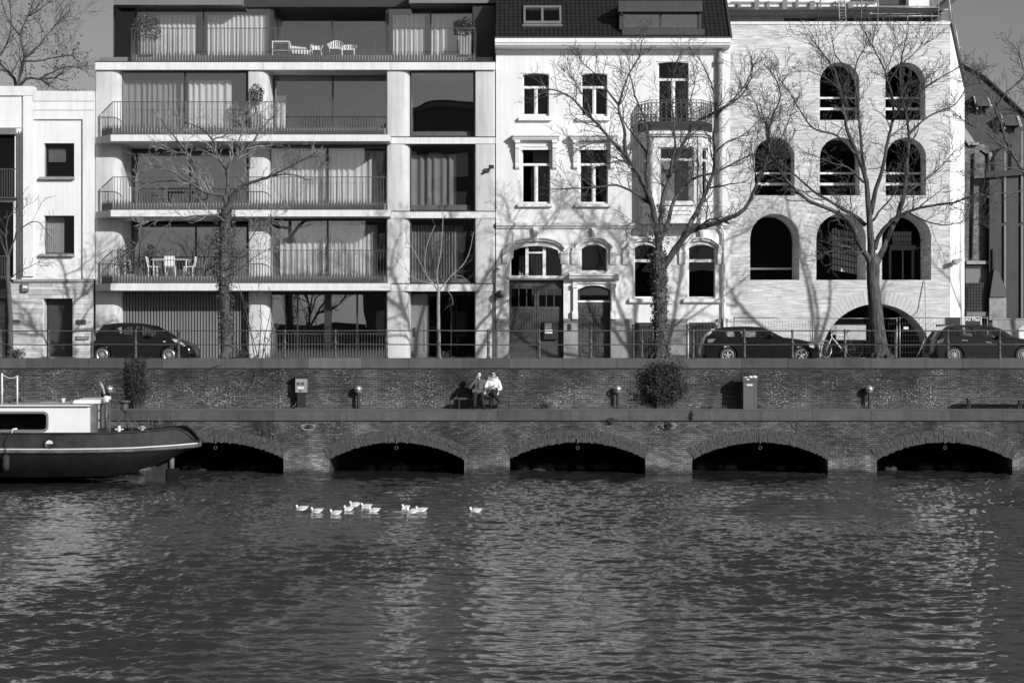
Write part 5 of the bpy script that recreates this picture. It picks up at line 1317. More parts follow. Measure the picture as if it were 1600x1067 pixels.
# ------------------------------------------------------------ people
def skin(name, pts, edges, rads, mat, parent, root=0, lev=2):
    me = bpy.data.meshes.new(name); off = org(parent)
    me.from_pydata([tuple(Vector(p)-off) for p in pts], edges, []); o = bpy.data.objects.new(name, me); COL.objects.link(o); o.parent = parent
    m = o.modifiers.new('Skin', 'SKIN'); m.use_smooth_shade = True
    for i, r in enumerate(rads):
        v = me.skin_vertices[0].data[i]; v.radius = r if hasattr(r, '__len__') else (r, r); v.use_root = (i == root)
    s = o.modifiers.new('Sub', 'SUBSURF'); s.levels = lev; s.render_levels = lev
    bpy.context.view_layer.update()
    nm = bpy.data.meshes.new_from_object(o.evaluated_get(bpy.context.evaluated_depsgraph_get())); nm.materials.clear(); nm.materials.append(mat)
    nm.polygons.foreach_set('use_smooth', [True]*len(nm.polygons))
    o.modifiers.clear(); o.data = nm; return o
skin_m = M('skin', .5, .55, .05, 5); coat_g = M('grey_jacket', .11, .85, .12, 8); coat_w = M('white_jacket', .74, .8, .06, 8); trous = M('dark_trousers', .016, .85, .2, 6); hair_d = M('dark_hair', .02, .6, .3, 20); shoe_m = M('dark_shoe', .025, .5, .2, 8); phone_m = black_m
def hand(parent, wrist, tip_dir, side, curl=.5, s=1.0):
    d = Vector(tip_dir).normalized(); u = Vector(side).normalized(); nrm = d.cross(u)
    w_ = Vector(wrist); mb = [w_, w_+d*.05*s, w_+d*.09*s]; ed = [(0,1),(1,2)]; ra = [.026*s, (.036*s,.02*s), (.036*s,.018*s)]
    for k, L in enumerate((.065,.078,.072,.055)):
        o = w_+d*.085*s+u*(k-1.5)*.019*s; i = len(mb)
        mb += [o, o+(d+nrm*curl*.4)*L*.5*s, o+(d*.8+nrm*curl)*L*.95*s]; ed += [(2,i),(i,i+1),(i+1,i+2)]; ra += [.0095*s, .009*s, .007*s]
    i = len(mb); mb += [w_+d*.03*s-u*.03*s, w_+d*.065*s-u*.055*s, w_+d*.095*s-u*.058*s]; ed += [(0,i),(i,i+1),(i+1,i+2)]; ra += [.013*s,.011*s,.009*s]
    skin('hand', mb, ed, ra, skin_m, parent, 0, 1)
def head(parent, c, yaw, pitch, hair, face_up=.0):
    """c: centre of the head"""
    h = MB(); n = 14; vs = []; m = 16
    for i in range(n+1):
        th = math.pi*i/n
        for k in range(m):
            a = 2*math.pi*k/m; x = math.sin(th)*math.cos(a)*.078; y = math.sin(th)*math.sin(a)*.098; z = -math.cos(th)*.122
            if z < -.02: f = 1-.28*((-z-.02)/.1); x *= f; y *= 1-.12*((-z-.02)/.1)
            if y < -.07 and abs(x) < .02 and -.035 < z < .025: y -= .022*(1-abs(z+.012)/.04)      # nose
            if y < -.05 and abs(abs(x)-.032) < .016 and .0 < z < .03: y += .012                     # eye sockets
            if y < -.06 and abs(x) < .03 and -.075 < z < -.05: y -= .006                            # lips
            if y < -.05 and z < -.085: y -= .008                                                    # chin
            vs.append((x, y, z))
    fs = [(i*m+k, i*m+(k+1)%m, (i+1)*m+(k+1)%m, (i+1)*m+k) for i in range(n) for k in range(m)]
    R_ = Matrix.Rotation(yaw, 3, 'Z') @ Matrix.Rotation(pitch, 3, 'X'); T = lambda q: Vector(c)+R_ @ Vector(q)
    mb = MB().add([T(v) for v in vs], fs)
    for sx in (-1, 1): k = len(mb.v); mb.ball((0,0,0), .03, 6, .45, .8, 1.1); mb.v[k:] = [tuple(T(Vector(q)+Vector((sx*.078,.01,-.005)))) for q in mb.v[k:]]
    hd = mb.build('head', skin_m, parent, True)
    e = MB()
    for sx in (-1, 1): k = len(e.v); e.ball((0,0,0), .011, 6); e.v[k:] = [tuple(T(Vector(q)+Vector((sx*.032,-.082,.014)))) for q in e.v[k:]]
    e.build('eyes', black_m, hd, True, kind='stuff')
    mo = MB(); k = len(mo.v); mo.box(-.022,.022,-.104,-.09,-.066,-.06); mo.v[k:] = [tuple(T(q)) for q in mo.v[k:]]; mo.build('mouth', shoe_m, hd)
    hv = []
    for i in range(n+1):
        th = math.pi*i/n
        for k2 in range(m):
            a = 2*math.pi*k2/m; x = math.sin(th)*math.cos(a)*.09; y = math.sin(th)*math.sin(a)*.108+.008; z = -math.cos(th)*.13+.008
            back = y > -.03 or z > .07
            low = -.06 if hair == 'short' else -.13
            s = 1.0 if (back and z > low) else .8
            hv.append((x*s, y*s, z*s))
    MB().add([T(v) for v in hv], fs).build('hair', hair_d, hd, True)
    return hd, T
def sitter(t, px, jacket, cross, hood, raise_r, yaw, pitch):
    """a person sitting on the bench facing the water"""
    xb = X(px, 63.75); ys_ = 63.85; zs = Z(621.5,63.62)+.10
    pel = Vector((xb, ys_, zs)); ch = pel+Vector((0,.03,.36)); nk = pel+Vector((0,.0,.54)); hd_c = pel+Vector((0,-.02,.70))
    # legs and hips: one trousered figure down to the ankles
    hipL, hipR = pel+Vector((-.09,0,-.01)), pel+Vector((.09,0,-.01))
    kL, kR = pel+Vector((-.13,-.44,.05)), pel+Vector((.12,-.42,.03))
    fL, fR = Vector((kL.x-.01, kL.y-.02, ZL+.08)), Vector((kR.x+.06, kR.y-.06, ZL+.09))
    if cross: kR = pel+Vector((-.03,-.46,.12)); fR = pel+Vector((.22,-.66,-.22)); kL = pel+Vector((-.06,-.43,.02)); fL = Vector((xb-.08, kL.y-.02, ZL+.08))
    pts = [pel+Vector((0,.02,.06)), hipL, kL, kL.lerp(fL,.5)+Vector((0,.02,0)), fL, hipR, kR, kR.lerp(fR,.5)+Vector((0,.02,0)), fR, pel+Vector((0,.02,.2))]
    skin('trousers', pts, [(0,1),(1,2),(2,3),(3,4),(0,5),(5,6),(6,7),(7,8),(0,9)], [(.15,.12),.105,.085,.076,.058,.105,.085,.076,.058,(.15,.11)], trous, t)
    for f, d in ((fL, Vector((-.02,-1,-.12))), (fR, Vector((.25,-1,.1) if cross else (.2,-1,-.1)))):
        d.normalize(); skin('shoe', [f+Vector((0,.03,-.03)), f+d*.07+Vector((0,0,-.045)), f+d*.18+Vector((0,0,-.05))], [(0,1),(1,2)], [.045,(.045,.035),(.04,.026)], shoe_m, t, 0, 1)
    # torso and arms in one jacket
    sL, sR = ch+Vector((-.18,0,.1)), ch+Vector((.18,0,.1))
    if raise_r: eL, wL = sL+Vector((-.17,-.12,-.24)), hd_c+Vector((-.06,-.17,-.08)); eR, wR = sR+Vector((.09,-.06,-.27)), pel+Vector((.2,-.24,.1))
    else: eL, wL = sL+Vector((-.1,-.1,-.25)), pel+Vector((-.02,-.3,.28)); eR, wR = sR+Vector((.1,-.06,-.27)), pel+Vector((.06,-.3,.2))
    pts = [pel+Vector((0,.02,.03)), pel+Vector((0,.04,.2)), ch, ch+Vector((0,-.01,.12)), nk, sL, eL, wL, sR, eR, wR, pel+Vector((-.02,-.16,.06)) if not cross else pel+Vector((0,-.1,.08))]
    o = skin('jacket', pts, [(0,1),(1,2),(2,3),(3,4),(3,5),(5,6),(6,7),(3,8),(8,9),(9,10),(0,11)], [(.2,.15),(.18,.135),(.19,.13),(.15,.1),.062,.085,.066,.046,.085,.066,.046,(.19,.08)], jacket, t)
    # collar or hood lies round the neck
    if hood:
        mb = MB(); mb.tube([nk+Vector((.14*math.cos(a), .05+.11*math.sin(a), .03+.03*math.sin(a))) for a in [2*math.pi*k/14 for k in range(14)]], .055, 8, True); mb.build('hood', jacket, o, True)
        leavesb = MB(); leaves(leavesb, nk+Vector((0,.02,.04)), .2, 160, .05, (1,.75,.35), .75); leavesb.build('fur_trim', M('fur', .4, .9, .3, 30), o, kind='stuff')
    else:
        MB().tube([nk+Vector((.09*math.cos(a), .02+.08*math.sin(a), -.01)) for a in [2*math.pi*k/12 for k in range(12)]], .03, 6, True).build('collar', jacket, o, True)
        MB().tube([nk+Vector((0,-.12,-.05)), ch+Vector((0,-.15,0)), pel+Vector((0,-.14,.15))], .01, 5).build('zip', shoe_m, o)
    skin('neck', [nk+Vector((0,.01,-.04)), nk+Vector((0,0,.06)), hd_c+Vector((0,.01,-.08))], [(0,1),(1,2)], [.055,.052,.05], skin_m, t, 0, 1)
    head(t, hd_c, yaw, pitch, 'short' if not hood else 'long')
    hand(t, wL, (hd_c+Vector((.02,-.11,-.04))-wL) if raise_r else (.3,-.6,.3), (1,0,0), .5)
    hand(t, wR, (.1,-.8,-.4) if raise_r else (-.5,-.5,.3), (-1,0,0), .5)
    return pel, hd_c, wL, wR
t = thing('person', 'seated person in grey jacket and dark trousers lifting a hand to the face', 'person', (X(744,63.75), 63.8, ZL), 'two people sitting on the quay bench')
sitter(t, 748, coat_g, False, False, True, .35, .08)
t = thing('person', 'seated person in white hooded jacket with legs crossed', 'person', (X(771,63.75), 63.8, ZL), 'two people sitting on the quay bench')
p, hc, wl, wr = sitter(t, 770.5, coat_w, True, True, False, .05, .0)
MB().tube([hc+Vector((-.08,-.09,.02)), hc+Vector((-.03,-.115,.018)), hc+Vector((.03,-.115,.018)), hc+Vector((.08,-.09,.02))], .016, 6).build('sunglasses', black_m, t)
o = tag(MB().box(p.x-.0, p.x+.17, p.y-.32, p.y-.2, p.z+.06, p.z+.26).build('handbag', black_m), 'black bag on the lap of the person in white', 'bag')

# ------------------------------------------------------------ barge
yn = 57.2; yc = 58.75
bt = thing('barge', 'dark hulled houseboat barge with white cabin moored at the left', 'boat', (X(100,yn), yc, 0))
N = lambda px, py, y=yn: P(px, py, y)
xst = X(311, yn)
def hullsec(f):
    """half beam factor along the length: f metres forward of the stern tip (towards the left)"""
    return min(1, math.sqrt(max(0, f/3.4)))**.8 if f < 3.4 else 1.0
HB = 1.55
def ynear(px): return yc-HB*hullsec((309.8-px)/F*yn)
def hx(px): return X(px, ynear(px))
def hz(py, px): return Z(py, ynear(px))
deckp = [(-600,690),(-300,681),(-100,677.5),(0,677),(90,677.4),(150,677),(210,675),(250,671.5),(276,668.5),(290,676),(309,691)]
rubp = [(-600,708),(-300,704),(-100,702),(0,701.6),(90,701.8),(160,701),(210,699.5),(250,697),(276,695.3),(290,694),(309,692.3)]
bil = [(-600,742),(-300,744),(-100,746),(0,746),(90,746),(160,744),(200,738),(235,729),(262,716),(285,705),(309,696.5)]
rows = []
def interp(pl, x):
    for (a, b), (c, d) in zip(pl, pl[1:]):
        if a <= x <= c: return b+(d-b)*(x-a)/(c-a)
    return pl[-1][1]
xs_ = [-600,-400,-200,-100,-40,0,40,80,120,150,170,190,205,220,235,248,260,270,278,285,292,298,303,307,309.5]
def hull(top, bot, inset_top=0.0, inset_bot=0.0, n=4, sh=1.0):
    """plating from line top to line bot; returns mesh builder"""
    mb = MB(); rws = []
    for side in (-1, 1):
        g = []
        for px in xs_:
            f = (309.8-px)/F*yn; hb = HB*hullsec(f)
            col = []
            for k in range(n+1):
                t_ = k/n; zt, zb = hz(interp(top,px),px), hz(interp(bot,px),px); z = zt+(zb-zt)*t_
                h_ = hb*(1-(inset_top*(1-t_)+inset_bot*t_**2))
                col.append((hx(px), yc+side*h_, z))
            g.append(col)
        base = len(mb.v); m = n+1
        for c in g: mb.v += c
        for i in range(len(g)-1):
            for k in range(n):
                q = (base+i*m+k, base+i*m+k+1, base+(i+1)*m+k+1, base+(i+1)*m+k); mb.f.append(q if side == -1 else q[::-1])
    return mb
hull_d = M('hull_black', .011, .55, .35, 1.5, streak=.3, spec=.2); hull_g = M('hull_grey', .03, .65, .5, 1.4, streak=.4, spec=.25, fine=.15)
low = [(a, b+40 if a < 200 else b) for a, b in bil]
rub2 = [(a, b+5) for a, b in rubp]
hull(rub2, bil, .0, .28).build('hull', hull_d, bt, 50)
hull([(a,b) for a,b in bil], [(a, b+1.5) for a, b in bil], .28, 1.0).build('hull_bottom', hull_d, bt, 50)
hull(deckp, rubp, .05, .0).build('bulwark', hull_g, bt, 50)
mb = MB()
for side in (-1, 1):
    for pl, r in ((rubp, .024),):
        mb.tube([(hx(px), yc+side*(HB*hullsec((309.8-px)/F*yn)+.03), hz(interp(pl,px),px)) for px in xs_], r, 6)
mb.build('rubbing_strake', white_m, bt, True)
mb = MB()
for side in (-1, 1): mb.tube([(hx(px), yc+side*(HB*hullsec((309.8-px)/F*yn)+.02), hz(interp(rubp,px)+4,px)) for px in xs_], .06, 6)
mb.build('strake_base', M('scuffed_hull', .1, .8, .5, 4, streak=.3), bt, True)
dk = MB(); vs = []
for px in xs_:
    f = (309.8-px)/F*yn; hb = HB*hullsec(f)*.95
    vs += [(hx(px), yc-hb, hz(interp(deckp,px),px)-.16), (hx(px), yc+hb, hz(interp(deckp,px),px)-.16)]
dk.add(vs, [(i*2, i*2+1, i*2+3, i*2+2) for i in range(len(xs_)-1)]).build('deck', rail_m, bt)
mb = MB()
for side in (-1, 1): mb.tube([(hx(px), yc+side*(HB*hullsec((309.8-px)/F*yn)*.955), hz(interp(deckp,px),px)) for px in xs_], .035, 6)
mb.build('gunwale', hull_g, bt, True)
# rudder and skeg under the counter
MB().prism([(X(228,yc),-.3),(X(262,yc),-.3),(X(262,yc),Z(722,yc)),(X(250,yc),Z(728,yc)),(X(228,yc),Z(741,yc))], yc-.15, yc+.15).build('skeg', M('worn_skeg', .03, .8, .5, 5, streak=.3), bt)
MB().tube([(X(268,yc),yc,Z(700,yc)),(X(268,yc),yc,Z(733,yc))], .09, 8).build('rudder_stock', metal_g, bt, True)
MB().box(X(262.5,yc), X(278.5,yc), yc-.2, yc+.2, -.3, Z(731.5,yc)).build('rudder', hull_d, bt)
# cabin
ycn = 57.6; C = lambda px, py: P(px, py, ycn)
x0, x1 = X(-500,ycn), X(140,ycn); zt, zb = Z(635,ycn), Z(679,ycn)
wl_ = []
def rrect(px0, px1, py0, py1, r, Y):
    x0, x1, z0, z1 = pr(px0, px1, py0, py1, Y); o = []
    for cx_, cz_, a in ((x1-r,z0+r,-90),(x1-r,z1-r,0),(x0+r,z1-r,90),(x0+r,z0+r,180)):
        for k in range(5): t_ = R(a+90*k/4); o.append((cx_+r*math.cos(t_), cz_+r*math.sin(t_)))
    return o
hw = [rrect(-130,75,643.5,673.5,.14,ycn), rrect(-360,-160,643.5,673.5,.14,ycn)]
cabin = MB().prism(rect(x0,x1,zb,zt), ycn, ycn+.06, hw).build('cabin_side', paint_w, bt)
for px0, px1 in ((-130,75),(-360,-160)):
    f = MB().prism(rrect(px0-1,px1+1,642.5,674.5,.16,ycn), ycn-.025, ycn+.02, [rrect(px0+2.5,px1-2.5,646,671,.1,ycn)]).build('window_frame', metal_g, cabin)
    MB().prism(rrect(px0+2,px1-2,645.5,671.5,.1,ycn), ycn+.0, ycn+.012).build('pane', pane_o, cabin)
MB().box(x0, x1, ycn+2.24, ycn+2.3, zb, zt).build('cabin_side', paint_w, bt)
room(bt, x0, x1-.1, zb, zt-.05, ycn+.07, 2.1, room_l)
MB().box(x1-.06, x1, ycn+.061, ycn+2.235, zb, zt).build('cabin_end', paint_w, bt)
MB().box(x1+.004, X(149,ycn), ycn+.1, ycn+2.2, zb, Z(632,ycn)).build('cabin_door', M('weathered_wood', .14, .7, .35, 2, streak=.4), bt)
MB().prismx([(ycn-.06,zt),(ycn+2.36,zt),(ycn+2.36,zt+.04),(ycn+1.15,zt+.13),(ycn-.06,zt+.04)], x0, x1+.05).build('cabin_roof', conc_grey, bt)
MB().bar((x0,ycn-.09,zt+.03),(x1+.02,ycn-.09,zt+.03),.04).build('roof_rail', white_m, bt)
MB().add([C(110,631)+Vector((0,.3,0)),C(152,631)+Vector((0,.3,0)),C(152,631)+Vector((0,1.4,0)),C(110,631)+Vector((0,1.4,0)),C(112,625.5)+Vector((0,.3,0)),C(152,625)+Vector((0,.3,0)),C(152,623)+Vector((0,1.4,0)),C(120,623)+Vector((0,1.4,0))],[(3,2,1,0),(4,5,6,7),(0,1,5,4),(1,2,6,5),(2,3,7,6),(3,0,4,7)]).build('hatch', paint_w, bt)
MB().lathe(C(89,631)+Vector((0,.8,0)), [(.05,-.02),(.05,.1),(.07,.1),(.07,.15)], 8).build('roof_vent', white_m, bt)
MB().bar(C(-60,628)+Vector((0,.7,0)), C(52,630.5)+Vector((0,.9,0)), .5, .05).build('solar_panel', rail_m, bt); MB().box(C(12,0).x, C(21,0).x, ycn+.6, ycn+.9, Z(629,ycn), Z(623,ycn)).build('winch_box', black_m, bt)
for px in (1, 25): MB().tube([C(px, 632)+Vector((0,.15,0)), C(px, 583 if px == 1 else 587)+Vector((0,.15,0))], .03, 6).build('rail_post', white_m, bt, True)
a, b = C(1,584)+Vector((0,.15,0)), C(25,587.5)+Vector((0,.15,0))
MB().tube([a.lerp(b,t_)+Vector((0,0,-.42*t_*(1-t_))) for t_ in [k/8 for k in range(9)]], .012, 5).build('rope', white_m, bt, True)
fl = thing('flag', 'small furled pale flag on the cabin rail post of the barge', 'flag', C(3,612)+Vector((0,.15,0)))
MB().prism(polyp([(1.8,598),(4,604),(6.5,611),(2.5,611.5),(1.8,610)], ycn+.15), ycn+.14, ycn+.165).build('cloth', conc_grey, fl)
# mast, stack and gear on the after deck
D = lambda px, py, dy=.9: P(px, py, yn+dy)
MB().tube([D(166,679), D(166,627)], .055, 10).build('stack', rail_m, bt, True)
MB().lathe(D(166,628), [(.08,0),(.1,.03),(.1,.16),(.06,.2)], 10).build('stack_cap', white_m, bt, 40); MB().box(D(166,0).x+.02, D(172,0).x+.02, yn+.85, yn+.95, Z(624,yn+.9), Z(619,yn+.9)).build('stack_spout', white_m, bt)
for t_, b_, m in ((631,640,white_m),(640.3,643,black_m),(643.3,655,white_m),(655.3,658,black_m),(658.3,669,white_m)): MB().box(D(150,0).x, D(155,0).x, yn+.85, yn+.95, Z(b_,yn+.9), Z(t_,yn+.9)).build('gauge_board', m, bt)
MB().tube([D(156.5,676), D(156.5,580)], .011, 5).build('aerial', rail_m, bt, True)
MB().tube([D(157,597), D(159,603), D(161.5,608), D(163,616)], [.02,.05,.035,.05], 7).build('searchlight_arm', conc_grey, bt, True)
MB().box(D(150,0).x, D(167,0).x, yn+.8, yn+1.2, Z(679,yn+.9), Z(669,yn+.9)).build('deck_box', black_m, bt)
w0 = D(194.5,641,1.2)
MB().lathe(w0, [(.13,0),(.12,.2),(.2,.26),(.2,.31),(.05,.33)], 12).build('mooring_drum', iron, bt, 40)
for dx, dy in ((-.32,-.2),(.32,-.2),(.05,.4)): MB().tube([w0+Vector((0,0,.02)), Vector((w0.x+dx, w0.y+dy, Z(677,yn+1.2)))], .022, 6).build('drum_leg', iron, bt, True)
MB().tube([w0+Vector((.1,-.1,0)), Vector((X(220,yn+.8),yn+.8,Z(671,yn+.8)))], .014, 5).build('mooring_rope', rail_m, bt, True)
MB().lathe(D(186,677,.5), [(.05,0),(.05,.24)], 8).bar(D(180,670.5,.5), D(193,670.5,.5), .04).build('bollard', white_m, bt)
MB().lathe(D(222,675,.5), [(.05,0),(.06,.13),(.09,.16),(.05,.2)], 8).bar(D(216,668.5,.5), D(228,668.5,.5), .05).build('bollard', conc_grey, bt)
for a, b in (((232,672),(232,652)),((248,672),(249,651)),((252,671),(252,653)),((238,673),(238,656))): MB().tube([D(*a,.7), D(*b,.7)], .012, 5).build('stand_rod', rail_m, bt, True)
for t_ in (656, 662): MB().tube([D(231,t_+1,.7), D(253,t_-.5,.7)], .01, 5).build('stand_rod', rail_m, bt, True)
c = N(78,693); c.y = yc-HB*.99
f = MB().lathe((c.x,c.y-.04,c.z), [(.115,.05),(.17,.05),(.17,-.02),(.15,-.05),(.115,-.03)], 16, 'y').build('porthole', black_m, bt, 40)
MB().lathe((c.x,c.y-.02,c.z), [(.115,0),(.115,.01)], 16, 'y').build('porthole_glass', black_m, f); 
MB().prism([(c.x+.113*math.cos(math.pi*k/10), c.z+.113*math.sin(math.pi*k/10)) for k in range(11)], c.y-.1, c.y-.085).build('porthole_blind', white_m, f)
fd = thing('fender', 'dark round fender hung on a rope against the barge hull', 'fender', N(11.5, 735))
MB().lathe((N(11.5,0).x, yc-HB-.17, Z(735,yn)), [(.03,0),(.1,.06),(.115,.15),(.115,.42),(.08,.5),(.02,.52)], 12).build('body', rubber, fd, True)
MB().tube([(N(11.5,0).x, yc-HB-.16, Z(709,yn)), (N(10.5,0).x, yc-HB-.1, Z(690,yn)), (N(16,0).x, yc-HB+.05, Z(675,yn))], .014, 5).build('rope', rubber, fd, True)
MB().tube([N(18,677)+Vector((0,.05,0)), N(18.5,672)+Vector((0,.05,0)), N(20,670.5)+Vector((0,.05,0)), N(26,670)+Vector((0,.05,0))], .03, 6).build('fender_hook', white_m, bt, True)

# ------------------------------------------------------------ gulls on the water
gull_w = M('gull_white', .8, .8, .05, 8); gull_g = M('gull_grey', .5, .8, .1, 8)
birds = [(470,793.5,1,1.0,'leftmost gull, swimming alone'),(493.5,797.5,1,.98,'second gull from the left'),(523,800.5,1,.95,'third gull from the left, lowest of its row'),(543.5,794.5,1,.8,'gull at the left front of the middle cluster'),(553,787.5,1,.9,'topmost gull of the middle cluster with lifted tail'),(571,790.5,1,.92,'gull at the upper right of the middle cluster'),(583,796.5,1,.95,'gull at the lower right of the middle cluster'),(633,792.5,1,.65,'gull seen half end-on at the top of the group of three'),(643,798,1,1.0,'gull nearest in the group of three right of the cluster'),(657,796,1,.95,'dark faced gull stretching its tail in the group of three'),(741.5,797,1,1.0,'rightmost gull, apart from all the others')]
for px, py, d, s, lab in birds:
    Yb = H/((py+3-533.5)/F); x = X(px, Yb); z = .0
    t = thing('gull', 'white floating '+lab, 'bird', (x, Yb, 0), 'gulls swimming on the canal')
    q = lambda u, v, h_: Vector((x-u*s*.3*rnd.uniform(.98,1.02), Yb+v*s*.32, z+h_*.36-.015))
    sk = [q(-.42,0,.16), q(-.2,0,.12), q(.08,0,.1), q(.28,0,.16), q(.35,0,.32), q(.43,0,.44), q(-.62,0,.24)]
    skin('body', sk, [(0,1),(1,2),(2,3),(3,4),(4,5),(0,6)], [(.035,.032),(.056,.056),(.064,.06),(.048,.048),.03,.038,(.018,.008)], gull_w, t, 2, 2)
    skin('wing', [q(.22,-.17,.2), q(-.05,-.2,.24), q(-.4,-.12,.27), q(-.72,-.04,.32)], [(0,1),(1,2),(2,3)], [(.02,.03),(.02,.042),(.014,.028),(.008,.008)], gull_g, t, 1, 1)
    skin('wing', [q(.22,.17,.2), q(-.05,.2,.24), q(-.4,.12,.27), q(-.72,.04,.32)], [(0,1),(1,2),(2,3)], [(.02,.03),(.02,.042),(.014,.028),(.008,.008)], gull_g, t, 1, 1)
    MB().tube([q(.54,0,.44), q(.66,0,.4)], [.011,.003], 6).build('beak', black_m, t, True)
    MB().ball(q(.48,-.1,.48), .008, 5).build('eye', black_m, t, True)
# ------------------------------------------------------------ balcony furniture and planters
ztr = Z(91, 76.5)
MB().box(X(205,75.9), X(742,75.9), 75.75, 77.9, Z(98,YF)+.01, ztr-.003).build('terrace_deck', conc_grey, ab)
def cord_chair(px, w_, hb, Y, zf, lab, mat, lean=.1, solid=True, group=None, name='armchair'):
    t = thing(name, lab, 'chair', (X(px,Y), Y+.3, zf), group)
    x = X(px,Y); h = w_/2; sz = zf+.4
    for sx in (-1,1):
        for yy in (.04, .5): MB().tube([(x+sx*h*.8,Y+yy,zf),(x+sx*h*.85,Y+yy,sz)], .018, 6).build('leg', mat, t, True)
    MB().box(x-h*.88, x+h*.88, Y+.02, Y+.52, sz+.002, sz+.06).build('seat', mat, t)
    n = 11; mb = MB(); rim = []
    for k in range(n+1):   # curved shell of cords round the back and the arms
        a = math.pi*(.02+.96*k/n); cx = math.cos(a); sy = math.sin(a)
        top = zf+.62+(hb-.62)*sy**2
        b0 = Vector((x+cx*h*.85, Y+.18+sy*.3, sz)); b1 = Vector((x+cx*(h+.05), Y+.14+sy*(.4+lean), top)); rim.append(b1)
        mb.bar(b0, b1, .055 if solid else .02, .012, (cx, sy, 0))
    mb.build('cord_back', mat, t, kind='stuff'); MB().tube(rim, .02, 6).build('rim', mat, t, True); return t
g1 = 'pale chairs on the roof terrace'
wick = M('pale_wicker', .62, .8, .12, 12)
cord_chair(523.5, .58, .84, 76.6, ztr, 'tall rounded wicker armchair on the roof terrace', wick, group=g1)
cord_chair(544, .6, .72, 76.9, ztr, 'rightmost wicker armchair on the roof terrace with flared back', wick, .22, group=g1)
cord_chair(494, .42, .66, 76.9, ztr, 'small folded wicker chair right of the low lounger', wick, group=g1)
t = thing('lounge_chair', 'low pale wicker lounge chair left of the wicker armchairs', 'chair', (X(470,76.4), 76.6, ztr), g1)
x0, x1 = X(455,76.4), X(487,76.4)
MB().add([(x0,76.4,ztr+.18),(x1-.1,76.4,ztr+.12),(x1-.1,77.1,ztr+.12),(x0,77.1,ztr+.18),(x0-.04,76.4,ztr+.5),(x1-.22,76.42,ztr+.42),(x1-.22,77.1,ztr+.42),(x0-.04,77.1,ztr+.5)],[(3,2,1,0),(0,1,5,4),(2,3,7,6),(3,0,4,7)]).build('shell', wick, t)
MB().bar((x1-.12,76.4,ztr+.1),(x1+.02,76.4,ztr+.56),.06).bar((x1-.12,77.1,ztr+.1),(x1+.02,77.1,ztr+.56),.06).build('back_post', wick, t); MB().bar((x0,76.42,ztr+.03),(x1-.1,76.42,ztr+.03),.05).bar((x0,77.05,ztr+.03),(x1-.1,77.05,ztr+.03),.05).build('runner', wick, t)
t = thing('side_table', 'square open pale framed table at the left of the terrace chairs', 'table', (X(438.5,76.4), 76.6, ztr), None)
x0, x1 = X(425,76.4), X(452,76.4)
MB().box(x0,x1,76.4,77.0,ztr+.66,ztr+.7).build('tabletop', paint_w, t)
for xx in (x0+.02,x1-.02):
    for y in (76.42,76.98): MB().bar((xx,y,ztr),(xx,y,ztr+.658),.03).build('leg', paint_w, t)
MB().box(x0+.04,x1-.04,76.44,76.96,ztr+.3,ztr+.33).build('shelf', paint_w, t)
for t_ in (215, 331, 444): MB().box(X(190,YF), X(603,YF), 74.25, 75.28, Z(t_,YF)+.002, Z(t_,YF)+.298).build('balcony_deck', conc_grey, ab)
for t_ in (331, 444): MB().box(X(206,YF), X(387,YF), 75.28, 76.88, Z(t_,YF)+.002, Z(t_,YF)+.298).build('balcony_deck', conc_grey, ab)
def dining(px, Y, t_, lab_t, labs, mat, w_=1.5, dark=False):
    zf = Z(t_,YF)+.3; t = thing('dining_table', lab_t, 'table', (X(px,Y), Y+.4, zf)); x = X(px,Y)
    MB().box(x-w_/2,x+w_/2,Y,Y+.8,zf+.72,zf+.75).build('tabletop', mat, t)
    for sx in (-1,1):
        for y in (.06,.74): MB().bar((x+sx*(w_/2-.1),Y+y,zf),(x+sx*(w_/2-.06),Y+y,zf+.718),.04).build('leg', mat, t)
    for dx, lab in labs:
        c = thing('dining_chair', lab, 'chair', (x+dx, Y, zf), 'chairs round the balcony tables'); cx = x+dx; s = 1 if dx < -.3 else -1 if dx > .3 else 0
        MB().box(cx-.2,cx+.2,Y+.1,Y+.5,zf+.43,zf+.46).build('seat', mat, c)
        for sx in (-.18,.18):
            for y in (.12,.48): MB().bar((cx+sx,Y+y,zf),(cx+sx,Y+y,zf+.428),.025).build('leg', mat, c)
        if s: MB().bar((cx-s*.21,Y+.3,zf+.44),(cx-s*.29,Y+.3,zf+.86),.4,.03,(1,0,0)).build('backrest', mat, c)
        else: MB().box(cx-.22,cx+.22,Y+.05,Y+.09,zf+.47,zf+.88).build('backrest', mat, c)
dining(265, 75.5, 444, 'white table laid outside on the first floor balcony', ((-.72,'white chair at the left end of the white balcony table'),(-.02,'white square-backed chair standing before the white balcony table'),(.76,'white leaning chair at the right end of the white balcony table')), paint_w, 1.5)
dining(270, 75.5, 331, 'dark metal table outside on the second floor balcony', ((-.75,'dark metal chair left of the dark balcony table'),(.75,'dark metal chair right of the dark balcony table')), rail_m, 1.3)
